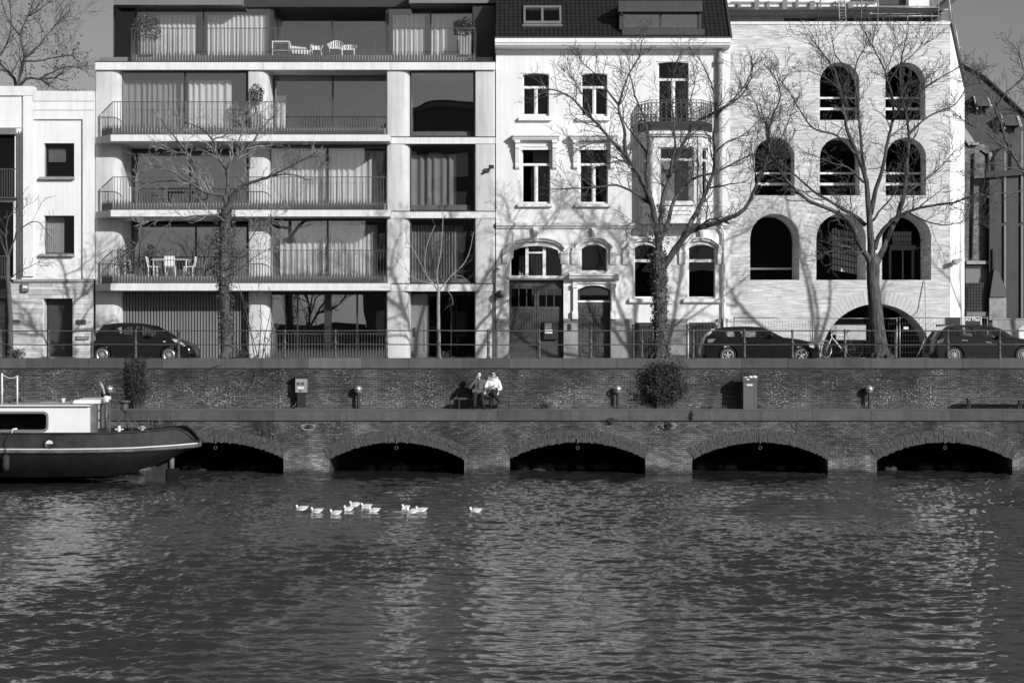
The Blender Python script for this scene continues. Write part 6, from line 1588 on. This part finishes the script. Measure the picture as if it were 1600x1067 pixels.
def shrub(px, py, Y, rad, pot, zf, lab, n=900, squash=(1,1,1), size=.07, stem=True, potm=conc_grey, lm=None):
    c = P(px, py, Y+.2); t = thing('potted_shrub', lab, 'plant', (c.x, c.y, zf))
    x0, x1, ht = pot
    if ht: MB().add([(X(x0,Y)+.03,Y,zf),(X(x1,Y)-.03,Y,zf),(X(x1,Y)-.03,Y+.45,zf),(X(x0,Y)+.03,Y+.45,zf),(X(x0,Y),Y-.02,zf+ht),(X(x1,Y),Y-.02,zf+ht),(X(x1,Y),Y+.47,zf+ht),(X(x0,Y),Y+.47,zf+ht)],[(3,2,1,0),(4,5,6,7),(0,1,5,4),(1,2,6,5),(2,3,7,6),(3,0,4,7)]).build('planter', potm, t)
    mb = MB(); z0 = zf+ht
    for k in range(9):
        e = c+Vector((rnd.uniform(-1,1)*rad*squash[0]*.7, rnd.uniform(-.6,.6)*rad, rnd.uniform(-.5,.8)*rad*squash[2])); b = Vector((c.x+rnd.uniform(-.06,.06), c.y, z0-.03))
        mb.tube([b, b.lerp(e,.5)+Vector((rnd.uniform(-.05,.05),0,.05)), e], [.016,.011,.005], 5)
    mb.build('stems', bark, t, kind='stuff')
    mb = MB(); leaves(mb, c, rad, n, size, squash, .2)
    for k in range(7): 
        d = Vector((rnd.gauss(0,1),rnd.gauss(0,1),rnd.gauss(0,1))).normalized(); leaves(mb, c+Vector((d.x*squash[0],d.y*squash[1],d.z*squash[2]))*rad*.85, rad*.3, n//16, size, (1,1,1), 0)
    mb.build('foliage', lm or leaf_m, t, kind='stuff')
shrub(228, 45, 75.6, .62, (219,240,.95), ztr, 'round dense shrub in a tall planter at the left of the roof terrace', 1300)
shrub(725, 44, 75.6, .45, (716,736,.95), ztr, 'loose shrub in a tall planter at the right of the roof terrace', 700, (1.1,1,.9), .09)
shrub(400, 148, 74.35, .42, (392,409,.9), Z(215,YF), 'slim shrub on the top balcony by the second column', 520, (.75,.8,1.1))
shrub(201, 404, 74.6, .62, (194,208,.4), Z(444,YF), 'tall climbing plant at the left end of the first floor balcony', 650, (.6,.7,1.35), .075)
# ------------------------------------------------------------ trees
def limb(tr, pts, r0, r1, Y, d0, d1, rs):
    """pts in picture pixels, r in pixels; depth runs from Y+d0 to Y+d1"""
    n = len(pts); out = []; L = [0]
    for a, b in zip(pts, pts[1:]): L.append(L[-1]+math.hypot(a[0]-b[0], a[1]-b[1]))
    for i, (px, py) in enumerate(pts):
        t = L[i]/L[-1]; y = Y+d0+(d1-d0)*t
        out.append((P(px, py, y), (r0*.86+(r1*.8-r0*.86)*t**.6)*Y/F))
    # smooth the measured bends and add small kinks
    fine = []
    for i in range(len(out)-1):
        p0 = out[max(0,i-1)][0]; p1, ra = out[i]; p2, rb = out[i+1]; p3 = out[min(len(out)-1,i+2)][0]
        for k in range(3):
            t = k/3; q = .5*((2*p1)+(p2-p0)*t+(2*p0-5*p1+4*p2-p3)*t*t+(3*p1-p0-3*p2+p3)*t**3)
            j = min(ra, .03)*.5
            fine.append((q+Vector((rs.uniform(-j,j), rs.uniform(-j,j), rs.uniform(-j,j))), ra+(rb-ra)*t))
    fine.append(out[-1]); return fine
def twig(mb, p, d, L, r, lev, rs, droop=0.):
    n = max(3, int(L/.16)); pts = [p.copy()]; rad = [r]; dd = d.copy()
    for i in range(n):
        dd = (dd+Vector((rs.gauss(0,.17), rs.gauss(0,.17), rs.gauss(0,.15)+.07-droop))).normalized()
        pts.append(pts[-1]+dd*L/n); rad.append(max(.0075, r*(1-.75*(i+1)/n)))
    mb.tube(pts, rad, 5 if r > .02 else 3)
    if lev > 0:
        for i in range(1, n+1):
            if rs.random() < (.85 if lev > 1 else .7):
                t = (pts[i]-pts[i-1]).normalized(); ax = Vector((rs.gauss(0,.5), rs.choice((-1,1))*1.0, rs.gauss(0,.5))).normalized()
                nd_ = Matrix.Rotation(rs.choice((-1,1))*rs.uniform(.45,1.05), 3, ax) @ t
                twig(mb, pts[i], nd_, L*rs.uniform(.35,.62)*(1-.3*i/n), max(.008, rad[i]*.62), lev-1, rs, droop)
def tree(name, label, trunk, limbs, Y, seed, twigL=.9, every=.42, lev=2, base=None, droop=0., group=None, tw_from=.25, mat=bark, tip=True, tmat=None):
    rs = random.Random(seed); b = base or trunk[0]
    t = thing(name, label, 'tree', (X(b[0],Y), Y, ZS), group)
    mb = MB(); tw = MB()
    if trunk:
        f = limb(None, [(q[0],q[1]) for q in trunk], 1, 1, Y, 0, 0, rs)
        m = len(f); rr = []
        for i in range(m): k = i/(m-1)*(len(trunk)-1); a = min(int(k), len(trunk)-2); rr.append((trunk[a][2]+(trunk[a+1][2]-trunk[a][2])*(k-a))*Y/F)
        pts = [q for q, _ in f]; pts[0].z = ZS-.1; mb.tube(pts, rr, 14)
        # flare and buttress roots
        for k in range(7):
            a = 2*math.pi*k/7+rs.uniform(-.3,.3); c = pts[0]; r = rr[0]
            mb.tube([c+Vector((math.cos(a)*r*.5,math.sin(a)*r*.5,.5)), c+Vector((math.cos(a)*r*.95,math.sin(a)*r*.95,.3)), c+Vector((math.cos(a)*r*1.3,math.sin(a)*r*1.3,.0))], [r*.2,r*.26,r*.14], 6)
    for pts, r0, r1, d0, d1 in limbs:
        f = limb(None, pts, r0, r1, Y, d0, d1, rs)
        mb.tube([q for q, _ in f], [max(.006, r) for _, r in f], 8)
        acc = 0; m = len(f)
        for i in range(1, m):
            acc += (f[i][0]-f[i-1][0]).length
            if i/m > tw_from and acc > every*rs.uniform(.5,1.3):
                acc = 0; tn = (f[i][0]-f[i-1][0]).normalized(); ax = Vector((rs.gauss(0,.45), rs.choice((-1,1)), rs.gauss(0,.45))).normalized()
                d = Matrix.Rotation(rs.choice((-1,1))*rs.uniform(.5,1.1), 3, ax) @ tn; d = (d+Vector((0,0,.25))).normalized()
                big = rs.random() < .3; twig(tw, f[i][0], d, twigL*(rs.uniform(1.2,2.0) if big else rs.uniform(.5,1.2)), max(.009, min(f[i][1]*.55, .03 if big else .018)), lev, rs, droop)
        if tip: 
            for _ in range(3):
                tn = (f[-1][0]-f[-3][0]).normalized(); twig(tw, f[-1][0], (tn+Vector((rs.gauss(0,.3),rs.gauss(0,.3),rs.gauss(0,.3)))).normalized(), twigL*rs.uniform(.6,1.1), max(.008, f[-1][1]*.8), lev, rs, droop)
    mb.build('trunk', mat, t, True)
    tw.build('crown', tmat or bark_l, t, True, kind='stuff'); return t
def ivy(parent, path, n, spread, seed, size=.085, mat=leaf_m, Y=66.0):
    """leaves clinging round a trunk: path of (px, py, radius px)"""
    rs = random.Random(seed); mb = MB()
    for _ in range(n):
        k = rs.random()*(len(path)-1); a = int(k); f = k-a; p, q = path[a], path[min(a+1,len(path)-1)]
        px, py, r = (p[j]+(q[j]-p[j])*f for j in range(3)); th = rs.uniform(0, 6.28); rr = r*Y/F*(.9+abs(rs.gauss(0,.28))*spread)
        leaf(mb, P(px,py,Y)+Vector((rr*math.cos(th), rr*math.sin(th), rs.gauss(0,.04))), size*rs.uniform(.6,1.3), rs)
    mb.build('ivy', mat, parent, kind='stuff')
YT = 66.0
# the thick bare tree before the brick arches
t3 = tree('street_tree', 'thick furrowed bare tree before the pale brick arches', [(1376,566,19),(1374,548,14.5),(1371,520,12),(1368,480,10.6),(1364,445,9.6),(1364,418,10.5),(1363,398,8.5)],
 [([(1364,425),(1356,402),(1348,390),(1341,377),(1335,359),(1327,344),(1301,329),(1264,314),(1234,287),(1215,261),(1202,235),(1197,205)],6.5,1.6,0,-1.6),
  ([(1349,391),(1340,396),(1322,384),(1300,392),(1285,398)],2,1,-.3,-1.2),
  ([(1352,352),(1340,340),(1320,329),(1301,317),(1271,299),(1241,272),(1222,257),(1200,250)],4.2,1.2,.1,1.4),
  ([(1363,405),(1359,359),(1357,321),(1354,284),(1344,254),(1335,231),(1324,205),(1320,182),(1316,160),(1311,137),(1305,115),(1290,90),(1275,70)],8,1.2,0,-.4),
  ([(1358,330),(1355,300),(1352,275),(1348,250),(1345,216),(1342,182),(1339,152),(1335,126),(1339,96),(1350,77)],5,1.2,0,1.3),
  ([(1360,335),(1369,295),(1380,261),(1384,235),(1389,212),(1395,186),(1395,156),(1387,126),(1380,104),(1365,77),(1354,55)],5.2,1.1,0,-1.3),
  ([(1364,425),(1372,406),(1380,389),(1391,362),(1402,340),(1410,314),(1416,284),(1417,254),(1420,224),(1419,197),(1414,171),(1408,145),(1406,115),(1410,85),(1417,55)],6.8,1.1,0,.9),
  ([(1366,390),(1372,372),(1384,355),(1399,340),(1425,329),(1459,321),(1489,317),(1507,310),(1530,302)],5,1.4,0,-1.5),
  ([(1419,212),(1440,190),(1466,175),(1492,164),(1511,137)],2.6,1,.9,1.8),
  ([(1415,172),(1440,141),(1462,126),(1496,107)],2.2,.9,.9,.1),
  ([(1337,240),(1318,222),(1301,209),(1271,201),(1249,171),(1234,145),(1215,120)],2.6,.9,-.3,1.2),
  ([(1394,190),(1414,160),(1440,138)],2,.9,-1.0,-2),
  ([(1412,305),(1440,285),(1470,262),(1490,238)],2.2,.9,.8,2),
  ([(1350,285),(1325,262),(1300,255),(1272,243)],2.4,.9,-.2,-1.5),
  ([(1420,332),(1445,345),(1475,352),(1500,348)],1.8,.8,-.8,-1.8),
  ([(1364,345),(1378,325),(1400,300),(1398,280)],2.4,1,.2,1.8),
  ([(1310,138),(1290,122),(1265,112)],1.6,.8,-.4,-1.2),([(1388,128),(1404,105),(1424,88),(1440,70)],1.7,.8,-1.2,-1.8),
  ([(1336,130),(1322,108),(1305,85),(1300,62)],1.7,.8,1.2,1.7)], YT, 31, .85, .14, mat=bark_f)
# the ivy tree before the white house
t2 = tree('street_tree', 'ivy clad bare tree with wide limbs before the white house', [(1032,566,17),(1032,545,12.5),(1032,515,10.5),(1032,472,10.5),(1030,440,11),(1029,410,12),(1028,392,9)],
 [([(1029,412),(1029,380),(1026,356),(1020,327),(1015,306),(1006,288),(995,267),(981,249),(967,231),(953,217),(938,199),(921,181),(906,167),(896,156),(878,145),(860,140)],8,1.3,0,-1.2),
  ([(1030,400),(1031,363),(1034,323),(1038,302),(1045,281),(1052,259),(1063,234),(1074,213),(1088,192),(1109,181),(1131,167),(1159,149),(1173,124)],7,1.2,.1,1.3),
  ([(1017,312),(1011,274),(1013,238),(1011,202),(1002,174),(992,149),(985,120)],4.5,1.2,-.2,1.2),
  ([(979,247),(976,222),(976,202),(967,174),(967,163),(974,138),(985,113),(999,88),(1002,67)],4,.9,-.6,-1.3),
  ([(967,165),(949,142),(931,117),(910,99)],2.4,.8,-.9,-1.7),
  ([(1031,425),(1040,412),(1052,395),(1070,370),(1084,359),(1109,352),(1138,341),(1163,327),(1177,302),(1184,281),(1195,256),(1202,231),(1202,202),(1209,177),(1220,149),(1212,124)],7.5,1.1,0,-1.4),
  ([(1062,382),(1070,366),(1081,345),(1095,320),(1106,291),(1115,267),(1116,238),(1115,210),(1120,178),(1116,149),(1109,124),(1095,96)],5.8,1,-.2,.9),
  ([(1120,180),(1145,156),(1166,131),(1177,103)],2.4,.9,.6,1.4),
  ([(1032,375),(1043,348),(1052,316),(1067,295),(1088,277),(1116,270),(1145,256),(1173,242),(1202,235)],5,1.2,.2,2),
  ([(1017,318),(1005,312),(992,302),(963,290),(931,293),(905,294),(881,295)],3.4,1.1,-.1,-1.3),
  ([(1046,275),(1054,235),(1054,210),(1052,181),(1045,150),(1050,120)],3.2,.9,.4,-.6),
  ([(1013,240),(998,222),(985,205),(975,190)],2.4,1,.4,1.6),
  ([(1028,372),(1013,334),(1008,338),(995,345),(981,352),(978,362)],2.6,1,-.2,-1),
  ([(981,250),(962,252),(945,258),(930,262)],2,.8,-.6,-1.5),
  ([(953,217),(935,222),(915,228)],1.9,.8,-.8,-1.6),([(924,184),(918,160),(905,140),(893,120)],2,.8,-1,-.4),
  ([(1075,213),(1080,185),(1078,160),(1085,135)],2.4,.8,.9,1.8),([(1116,240),(1135,222),(1160,212),(1178,196)],2.2,.8,.6,1.6),
  ([(1105,295),(1130,290),(1160,285)],2,.8,.4,-.8),([(1202,235),(1222,215),(1232,190)],1.8,.8,-1.2,-1.8),([(1203,205),(1188,180),(1180,160)],1.6,.8,-1.2,-.6),
  ([(1093,357),(1105,345),(1118,342)],3,1.6,-.5,-.8)], YT, 47, .85, .14, mat=bark_f)
ivy(t2, [(1030,545,12),(1031,500,11),(1031,455,11),(1029,425,12),(1027,395,13)], 1500, .9, 5)
ivy(t2, [(1026,395,14),(1028,370,13),(1033,345,11),(1030,320,8)], 420, 1.6, 6)
# the slender ivy tree before the apartment building
t1 = tree('street_tree', 'slender pollarded tree wrapped in ivy before the apartment balconies', [(355,566,13),(354,548,9.5),(353,510,8),(351,470,8),(350,430,8.5),(350,390,8),(352,350,8.5),(354,325,8)],
 [([(354,335),(358,319),(365,305),(379,290),(401,283),(422,276),(443,265),(472,251),(486,244)],5.5,1.3,0,-1.2),
  ([(354,330),(354,315),(356,280),(358,258),(369,248),(379,240),(397,219),(408,201),(426,184)],5.5,1.2,0,.6),
  ([(357,275),(354,265),(337,241),(333,219),(351,212),(370,195)],3.2,1.1,.2,1),
  ([(353,330),(351,308),(338,304),(322,301),(312,294),(305,269),(301,251),(283,226),(265,205),(251,187)],4.6,1.1,0,-1),
  ([(316,298),(304,290),(287,280),(262,265),(241,260)],2.8,1,-.4,-1.4),
  ([(310,288),(294,283),(258,283),(226,287),(216,283)],2.4,.9,-.4,.4),
  ([(350,345),(337,337),(315,337),(287,340),(233,346)],3,.8,-.2,-1.2),
  ([(378,292),(386,270),(390,262),(390,244)],2.6,1,-.2,.5),
  ([(356,420),(370,405),(385,385),(400,360),(422,338)],1.8,.7,-.2,-.9),([(354,430),(375,420),(398,402),(420,390)],1.5,.6,-.1,-.5),
  ([(302,252),(290,240),(270,238),(256,232)],1.8,.8,-.7,-1.5),([(334,222),(320,205),(300,195),(285,188)],2,.8,.6,1.3),([(370,247),(372,225),(378,205),(372,188)],2,.8,.3,1),
  ([(425,275),(445,272),(466,275),(480,282)],1.7,.8,-.5,-1)], YT, 12, .62, .1, 2, tw_from=.2, tmat=twig_sun)
ivy(t1, [(353,540,9),(352,500,8.5),(351,450,11),(350,400,13),(351,360,14),(353,325,11)], 2300, 1.0, 8, .08)
for x0, y0, seed in ((372,556,1),(392,556,2),(405,556,3),(384,556,5)):
    pass
# whippy saplings at the foot of the ivy tree
rs = random.Random(5)
t = thing('sapling', 'tangle of thin bare saplings right of the slender ivy tree', 'tree', (X(393,66), 66.1, ZS))
mb = MB()
for a, b, c in (((398,566),(390,510),(372,440)),((402,566),(408,500),(402,430)),((392,566),(385,520),(392,470)),((410,566),(415,520),(428,470)),((404,566),(396,530),(380,490)),((408,566),(420,530),(438,505))):
    f = limb(None, [a,b,c], 1.3, .5, 66.1, 0, rs.uniform(-.3,.3), rs); mb.tube([q for q,_ in f],[r for _,r in f],5)
    for i in range(2, len(f)): twig(mb, f[i][0], Vector((rs.gauss(0,.7),rs.gauss(0,.4),.7)).normalized(), rs.uniform(.25,.6), .008, 1, rs)
mb.build('stems', bark_l, t, kind='stuff')
# sapling before the entrance
tree('sapling', 'thin pale stemmed sapling before the dark entrance doors', [(686,566,3.6),(685.5,540,3.1),(685,500,2.8),(685,465,2.6),(685,450,2.2)],
 [([(685,455),(675,442),(665,430),(657,412),(648,395),(640,380)],1.7,.6,0,-.4),([(685,452),(683,425),(689,390),(692,345),(690,325)],1.7,.5,0,.3),([(685,455),(696,442),(706,430),(722,415),(733,395),(740,362)],1.7,.5,0,.4),
  ([(665,430),(664,405),(668,380),(680,352)],1.1,.5,-.2,.2),([(706,430),(722,432),(735,444)],.9,.4,.2,.1),([(676,443),(660,440),(640,430),(630,405)],1,.4,-.1,-.5),([(692,445),(705,462),(708,478)],.9,.4,.1,.3)], 65.9, 3, .34, .3, 1, tip=False, mat=M('pale_bark', .24, .85, .3, 6))
# young tree at the left edge
tree('street_tree', 'young bare tree at the left edge before the stone clad wall', [(17,566,5),(16.5,540,4.4),(16,500,4),(14,460,3.7),(12,425,3.4),(12,398,3)],
 [([(12,405),(5,385),(-2,365),(-8,345)],2.2,.8,0,-.5),([(12,402),(20,380),(30,362),(40,352),(58,346),(70,358)],2.2,.7,0,-.4),([(24,372),(28,350),(30,335),(40,322)],1.6,.6,0,.4),([(12,398),(9,370),(12,345),(20,330)],1.8,.6,0,.5),([(13,440),(24,428),(40,420),(60,410)],1.2,.5,0,-.6),([(10,372),(-4,352),(-10,330)],1.2,.5,0,.3)], 66, 21, .5, .2, 1)
# tree outside the frame whose limbs reach in at the right edge
tree('street_tree', 'bare tree whose limbs reach in from beyond the right edge', [(1690,566,14),(1685,480,11),(1678,420,10),(1668,370,9)],
 [([(1670,380),(1650,340),(1625,300),(1600,269),(1588,251),(1577,231),(1570,213),(1563,190),(1554,170),(1547,150),(1538,139),(1529,125)],6,1.2,0,-1),
  ([(1556,172),(1563,157),(1579,139),(1595,125),(1604,108)],2.4,.9,-.8,-1.4),([(1579,236),(1563,226),(1550,215),(1541,206),(1514,195),(1498,182)],2.4,.9,-.7,-1.6),
  ([(1668,385),(1672,330),(1665,280),(1650,230),(1630,185),(1615,150),(1600,110),(1592,85)],6,1.2,0,.8),([(1600,269),(1575,262),(1550,255),(1525,262)],1.8,.7,-.5,-1.2),([(1615,288),(1590,300),(1560,302),(1535,312)],2,.8,-.5,-1.4),
  ([(1668,380),(1690,320),(1700,250),(1690,180),(1680,120)],5,1.2,0,-.5),([(1672,375),(1720,330),(1760,270),(1780,200)],4.5,1.2,0,.8),([(1540,142),(1525,132),(1510,128)],1.6,.7,-.9,-1.5),([(1632,190),(1615,195),(1598,180),(1580,172)],1.8,.7,.6,1.4),([(1690,320),(1720,250),(1730,180),(1735,110)],4,1,0,-.6)], YT, 77, .7, .16)
# more of the same row further right, out of view: they throw branch shadows on the right-hand facades
tree('street_tree', 'bare tree further along the quay beyond the right edge', [(2010,566,15),(2006,480,11),(2002,410,10)],
 [([(2003,425),(1990,370),(1975,320),(1960,250),(1950,180),(1945,110)],7,1.2,0,.5),([(2003,420),(2020,350),(2035,280),(2040,200),(2045,120)],7,1.2,0,-.6),([(1995,395),(1960,350),(1920,310),(1890,270),(1870,220)],5,1.2,0,-1.2),([(2004,400),(2050,350),(2090,310),(2120,250)],5,1.2,0,1),([(1962,255),(1935,220),(1915,180),(1905,140)],3,1,.3,-.5),([(2036,280),(2065,230),(2080,180)],3,1,-.3,.6)], YT, 91, .9, .5)
# tree behind the low white house
tree('garden_tree', 'spreading tree with a few withered leaves behind the low white house', [(-20,575,10),(-15,400,9),(0,250,8),(10,180,7)],
 [([(10,190),(25,134),(12,112),(-12,88),(-40,60)],5,1.5,0,.8),([(12,180),(28,132),(34,105),(38,85),(32,55),(45,22),(60,-15)],4.5,1.2,0,-.6),([(20,150),(40,124),(62,124),(86,122)],3.6,1.5,0,-1),([(62,124),(85,112),(100,105),(120,106)],2,.8,-.5,-1.2),([(40,90),(60,72),(78,50),(90,36)],2.2,.8,-.3,.6),([(33,58),(15,35),(5,10),(0,-20)],2.2,.8,-.3,.5),([(46,25),(62,15),(75,5)],1.8,.8,-.5,-1),([(62,122),(80,135),(95,142)],1.8,.8,-.5,0),([(-5,95),(10,70),(18,40),(15,5)],2.4,.9,.4,1),([(36,95),(58,96),(84,90),(112,88)],2,.8,-.3,-1.2)], 88, 55, 1.1, .2, 2, tw_from=.2)
gt = [o for o in bpy.data.objects if o.name.startswith('garden_tree')][0]
mb = MB(); rs = random.Random(2)
for _ in range(420): leaf(mb, P(rs.uniform(-40,128), rs.gauss(75,42), 88+rs.uniform(-1.2,1.2)), rs.uniform(.08,.2), rs)
mb.build('withered_leaves', dry_m, gt, kind='stuff')

# ------------------------------------------------------------ bushes and weeds
def bush(name, lab, c, size, n, nstem, leafsz, seed, lm=leaf_b, shape=None, cat='bush', base_z=None):
    rs = random.Random(seed); t = thing(name, lab, cat, (c.x, c.y, base_z if base_z is not None else c.z-size[2]))
    bz = t.location.z; st = MB(); lf = MB()
    for k in range(nstem):
        u = Vector((rs.gauss(0,.42), rs.gauss(0,.42), rs.uniform(-.35,1)))
        if u.length > 1.25: u *= 1.1/u.length
        e = c+Vector((u.x*size[0], u.y*size[1], u.z*size[2])); b = Vector((c.x+rs.uniform(-.4,.4)*size[0], c.y+rs.uniform(-.3,.3)*size[1], bz-.02))
        m = b.lerp(e,.5)+Vector((rs.gauss(0,.1)*size[0], 0, .12*size[2]))
        st.tube([b, m, e, e+Vector((rs.gauss(0,.15), rs.gauss(0,.1), rs.uniform(-.2,.12)))*size[2]*.7], [.008,.006,.004,.002], 3)
        for q in range(max(1, n//nstem)):
            f = rs.uniform(.25, 1.1); p = (b.lerp(m, f*2) if f < .5 else m.lerp(e, (f-.5)*2))+Vector((rs.gauss(0,.1)*size[0], rs.gauss(0,.12)*size[1], rs.gauss(0,.1)*size[2]))
            leaf(lf, p, leafsz*rs.uniform(.5,1.4), rs)
    st.build('stems', bark_l, t, kind='stuff'); lf.build('foliage', lm, t, kind='stuff'); return t
bl_m = M('dark_bush_leaf', .035, .6, .4, 5)
bush('wall_bush', 'broad dark bush spilling down the upper quay wall below the white house', P(1040,604,64.2), (.8,.36,.8), 15000, 300, .062, 1, bl_m, base_z=ZL)
bush('wall_bush', 'narrow twiggy bush climbing the quay wall beside the barge', P(217,600,64.25), (.42,.3,.9), 7000, 160, .055, 2, bl_m, base_z=ZL)
for px, py, s, n, lab, sd in ((851,634,(.26,.2,.16),260,'small leafy weed on the lower quay left of a lamp',3),(984,566,(.13,.1,.16),160,'tuft of weed on the coping above the lower lamp',4),(1046,662,(.2,.1,.14),200,'dark weed over the right mooring recess',6),(1081,648,(.12,.1,.16),200,'dark weed in a gap of the lower coping',7),(958,656,(.22,.08,.1),170,'weed hanging under the lower coping stones',8),(697,553,(.25,.2,.12),170,'weeds at the foot of the thin sapling',9),(25,551,(.42,.25,.24),520,'low shrub at the foot of the young tree',10),(371,552,(.5,.3,.2),600,'ivy and weeds round the foot of the slender ivy tree',11),(1033,550,(.55,.3,.25),800,'ivy mound round the foot of the tree before the white house',12),(1376,551,(.6,.3,.28),800,'weeds heaped round the foot of the thick bare tree',13),(1180,636,(.3,.2,.08),160,'low weeds on the quay below the litter bin',14),(1105,637,(.4,.2,.08),160,'low weeds between the big bush and the bin',15),(484,664,(.1,.05,.08),60,'wisp of weed over the left mooring recess',16)):
    Y = 64.15 if py > 600 and py < 645 else 61.9 if py > 645 else 64.6 if px == 984 else 66.0
    c = P(px, py, Y); bush('weed', lab, c, s, n, max(12, n//10), .06 if Y == 66 else .04, sd, leaf_m if Y == 66 else bl_m, cat='plant', base_z=ZS if Y == 66 else (ZL if 64 < Y < 64.3 else c.z-s[2]))
# grass growing in the joints along both quay edges
rs = random.Random(9); mb = MB()
for _ in range(5200):
    x = rs.uniform(-19, 19); k = .5+.5*math.sin(x*1.3+2)*math.sin(x*.37)
    if rs.random() > .25+.75*k: continue
    y, z = (rs.uniform(64.2,64.48), ZL-.012) if rs.random() < .6 else (rs.uniform(65.1,65.35), ZS) if rs.random() < .7 else (rs.uniform(62.4,62.7), ZL-.02)
    h = rs.uniform(.04,.14)*(1+k) if y < 65 else rs.uniform(.18,.34); b = Vector((x,y,z)); d = Vector((rs.gauss(0,.4),rs.gauss(0,.3),1)).normalized()*h; s = Vector((.006,0,0))
    mb.add([b-s,b+s,b+d*.6+s*.6,b+d*.6-s*.6,b+d+Vector((d.x*.4,d.y*.4,-.01))],[(0,1,2,3),(3,2,4)])
o = mb.build('grass', grass_m, None, kind='stuff'); o['label'] = 'thin grass growing along the foot of the quay wall'; o['category'] = 'grass'
# a fallen branch trailing over the coping by the ivy tree
rs = random.Random(4); mb = MB()
for a, b, c in (((402,556),(385,563),(330,572)),((404,557),(390,575),(372,583)),((400,555),(398,590),(394,606))):
    f = limb(None, [a,b,c], 1.4, .6, 64.3, .6, -.1, rs); mb.tube([q for q,_ in f],[r for _,r in f],5)
    for i in range(2,len(f)): twig(mb, f[i][0], Vector((rs.gauss(-.4,.5),-.3,rs.gauss(-.2,.4))).normalized(), rs.uniform(.2,.5), .007, 1, rs, .1)
t = thing('fallen_branch', 'bare branch trailing over the quay coping right of the ivy tree', 'branch', P(400,558,64.6)); mb.build('stems', bark, t, kind='stuff')

# bare trees on the other bank, seen only as reflections in the panes
for x_, src, lab in ((-31, t3, 'wide bare tree on the opposite bank mirrored in the ground floor panes'), (-20, t2, 'ivy clad bare tree on the opposite bank mirrored beside the hall'), (14, t3, 'bare tree on the opposite bank right of the hall')):
    copy_tree(src, (x_, -29, 2.6), lab, 'trees on the opposite bank')
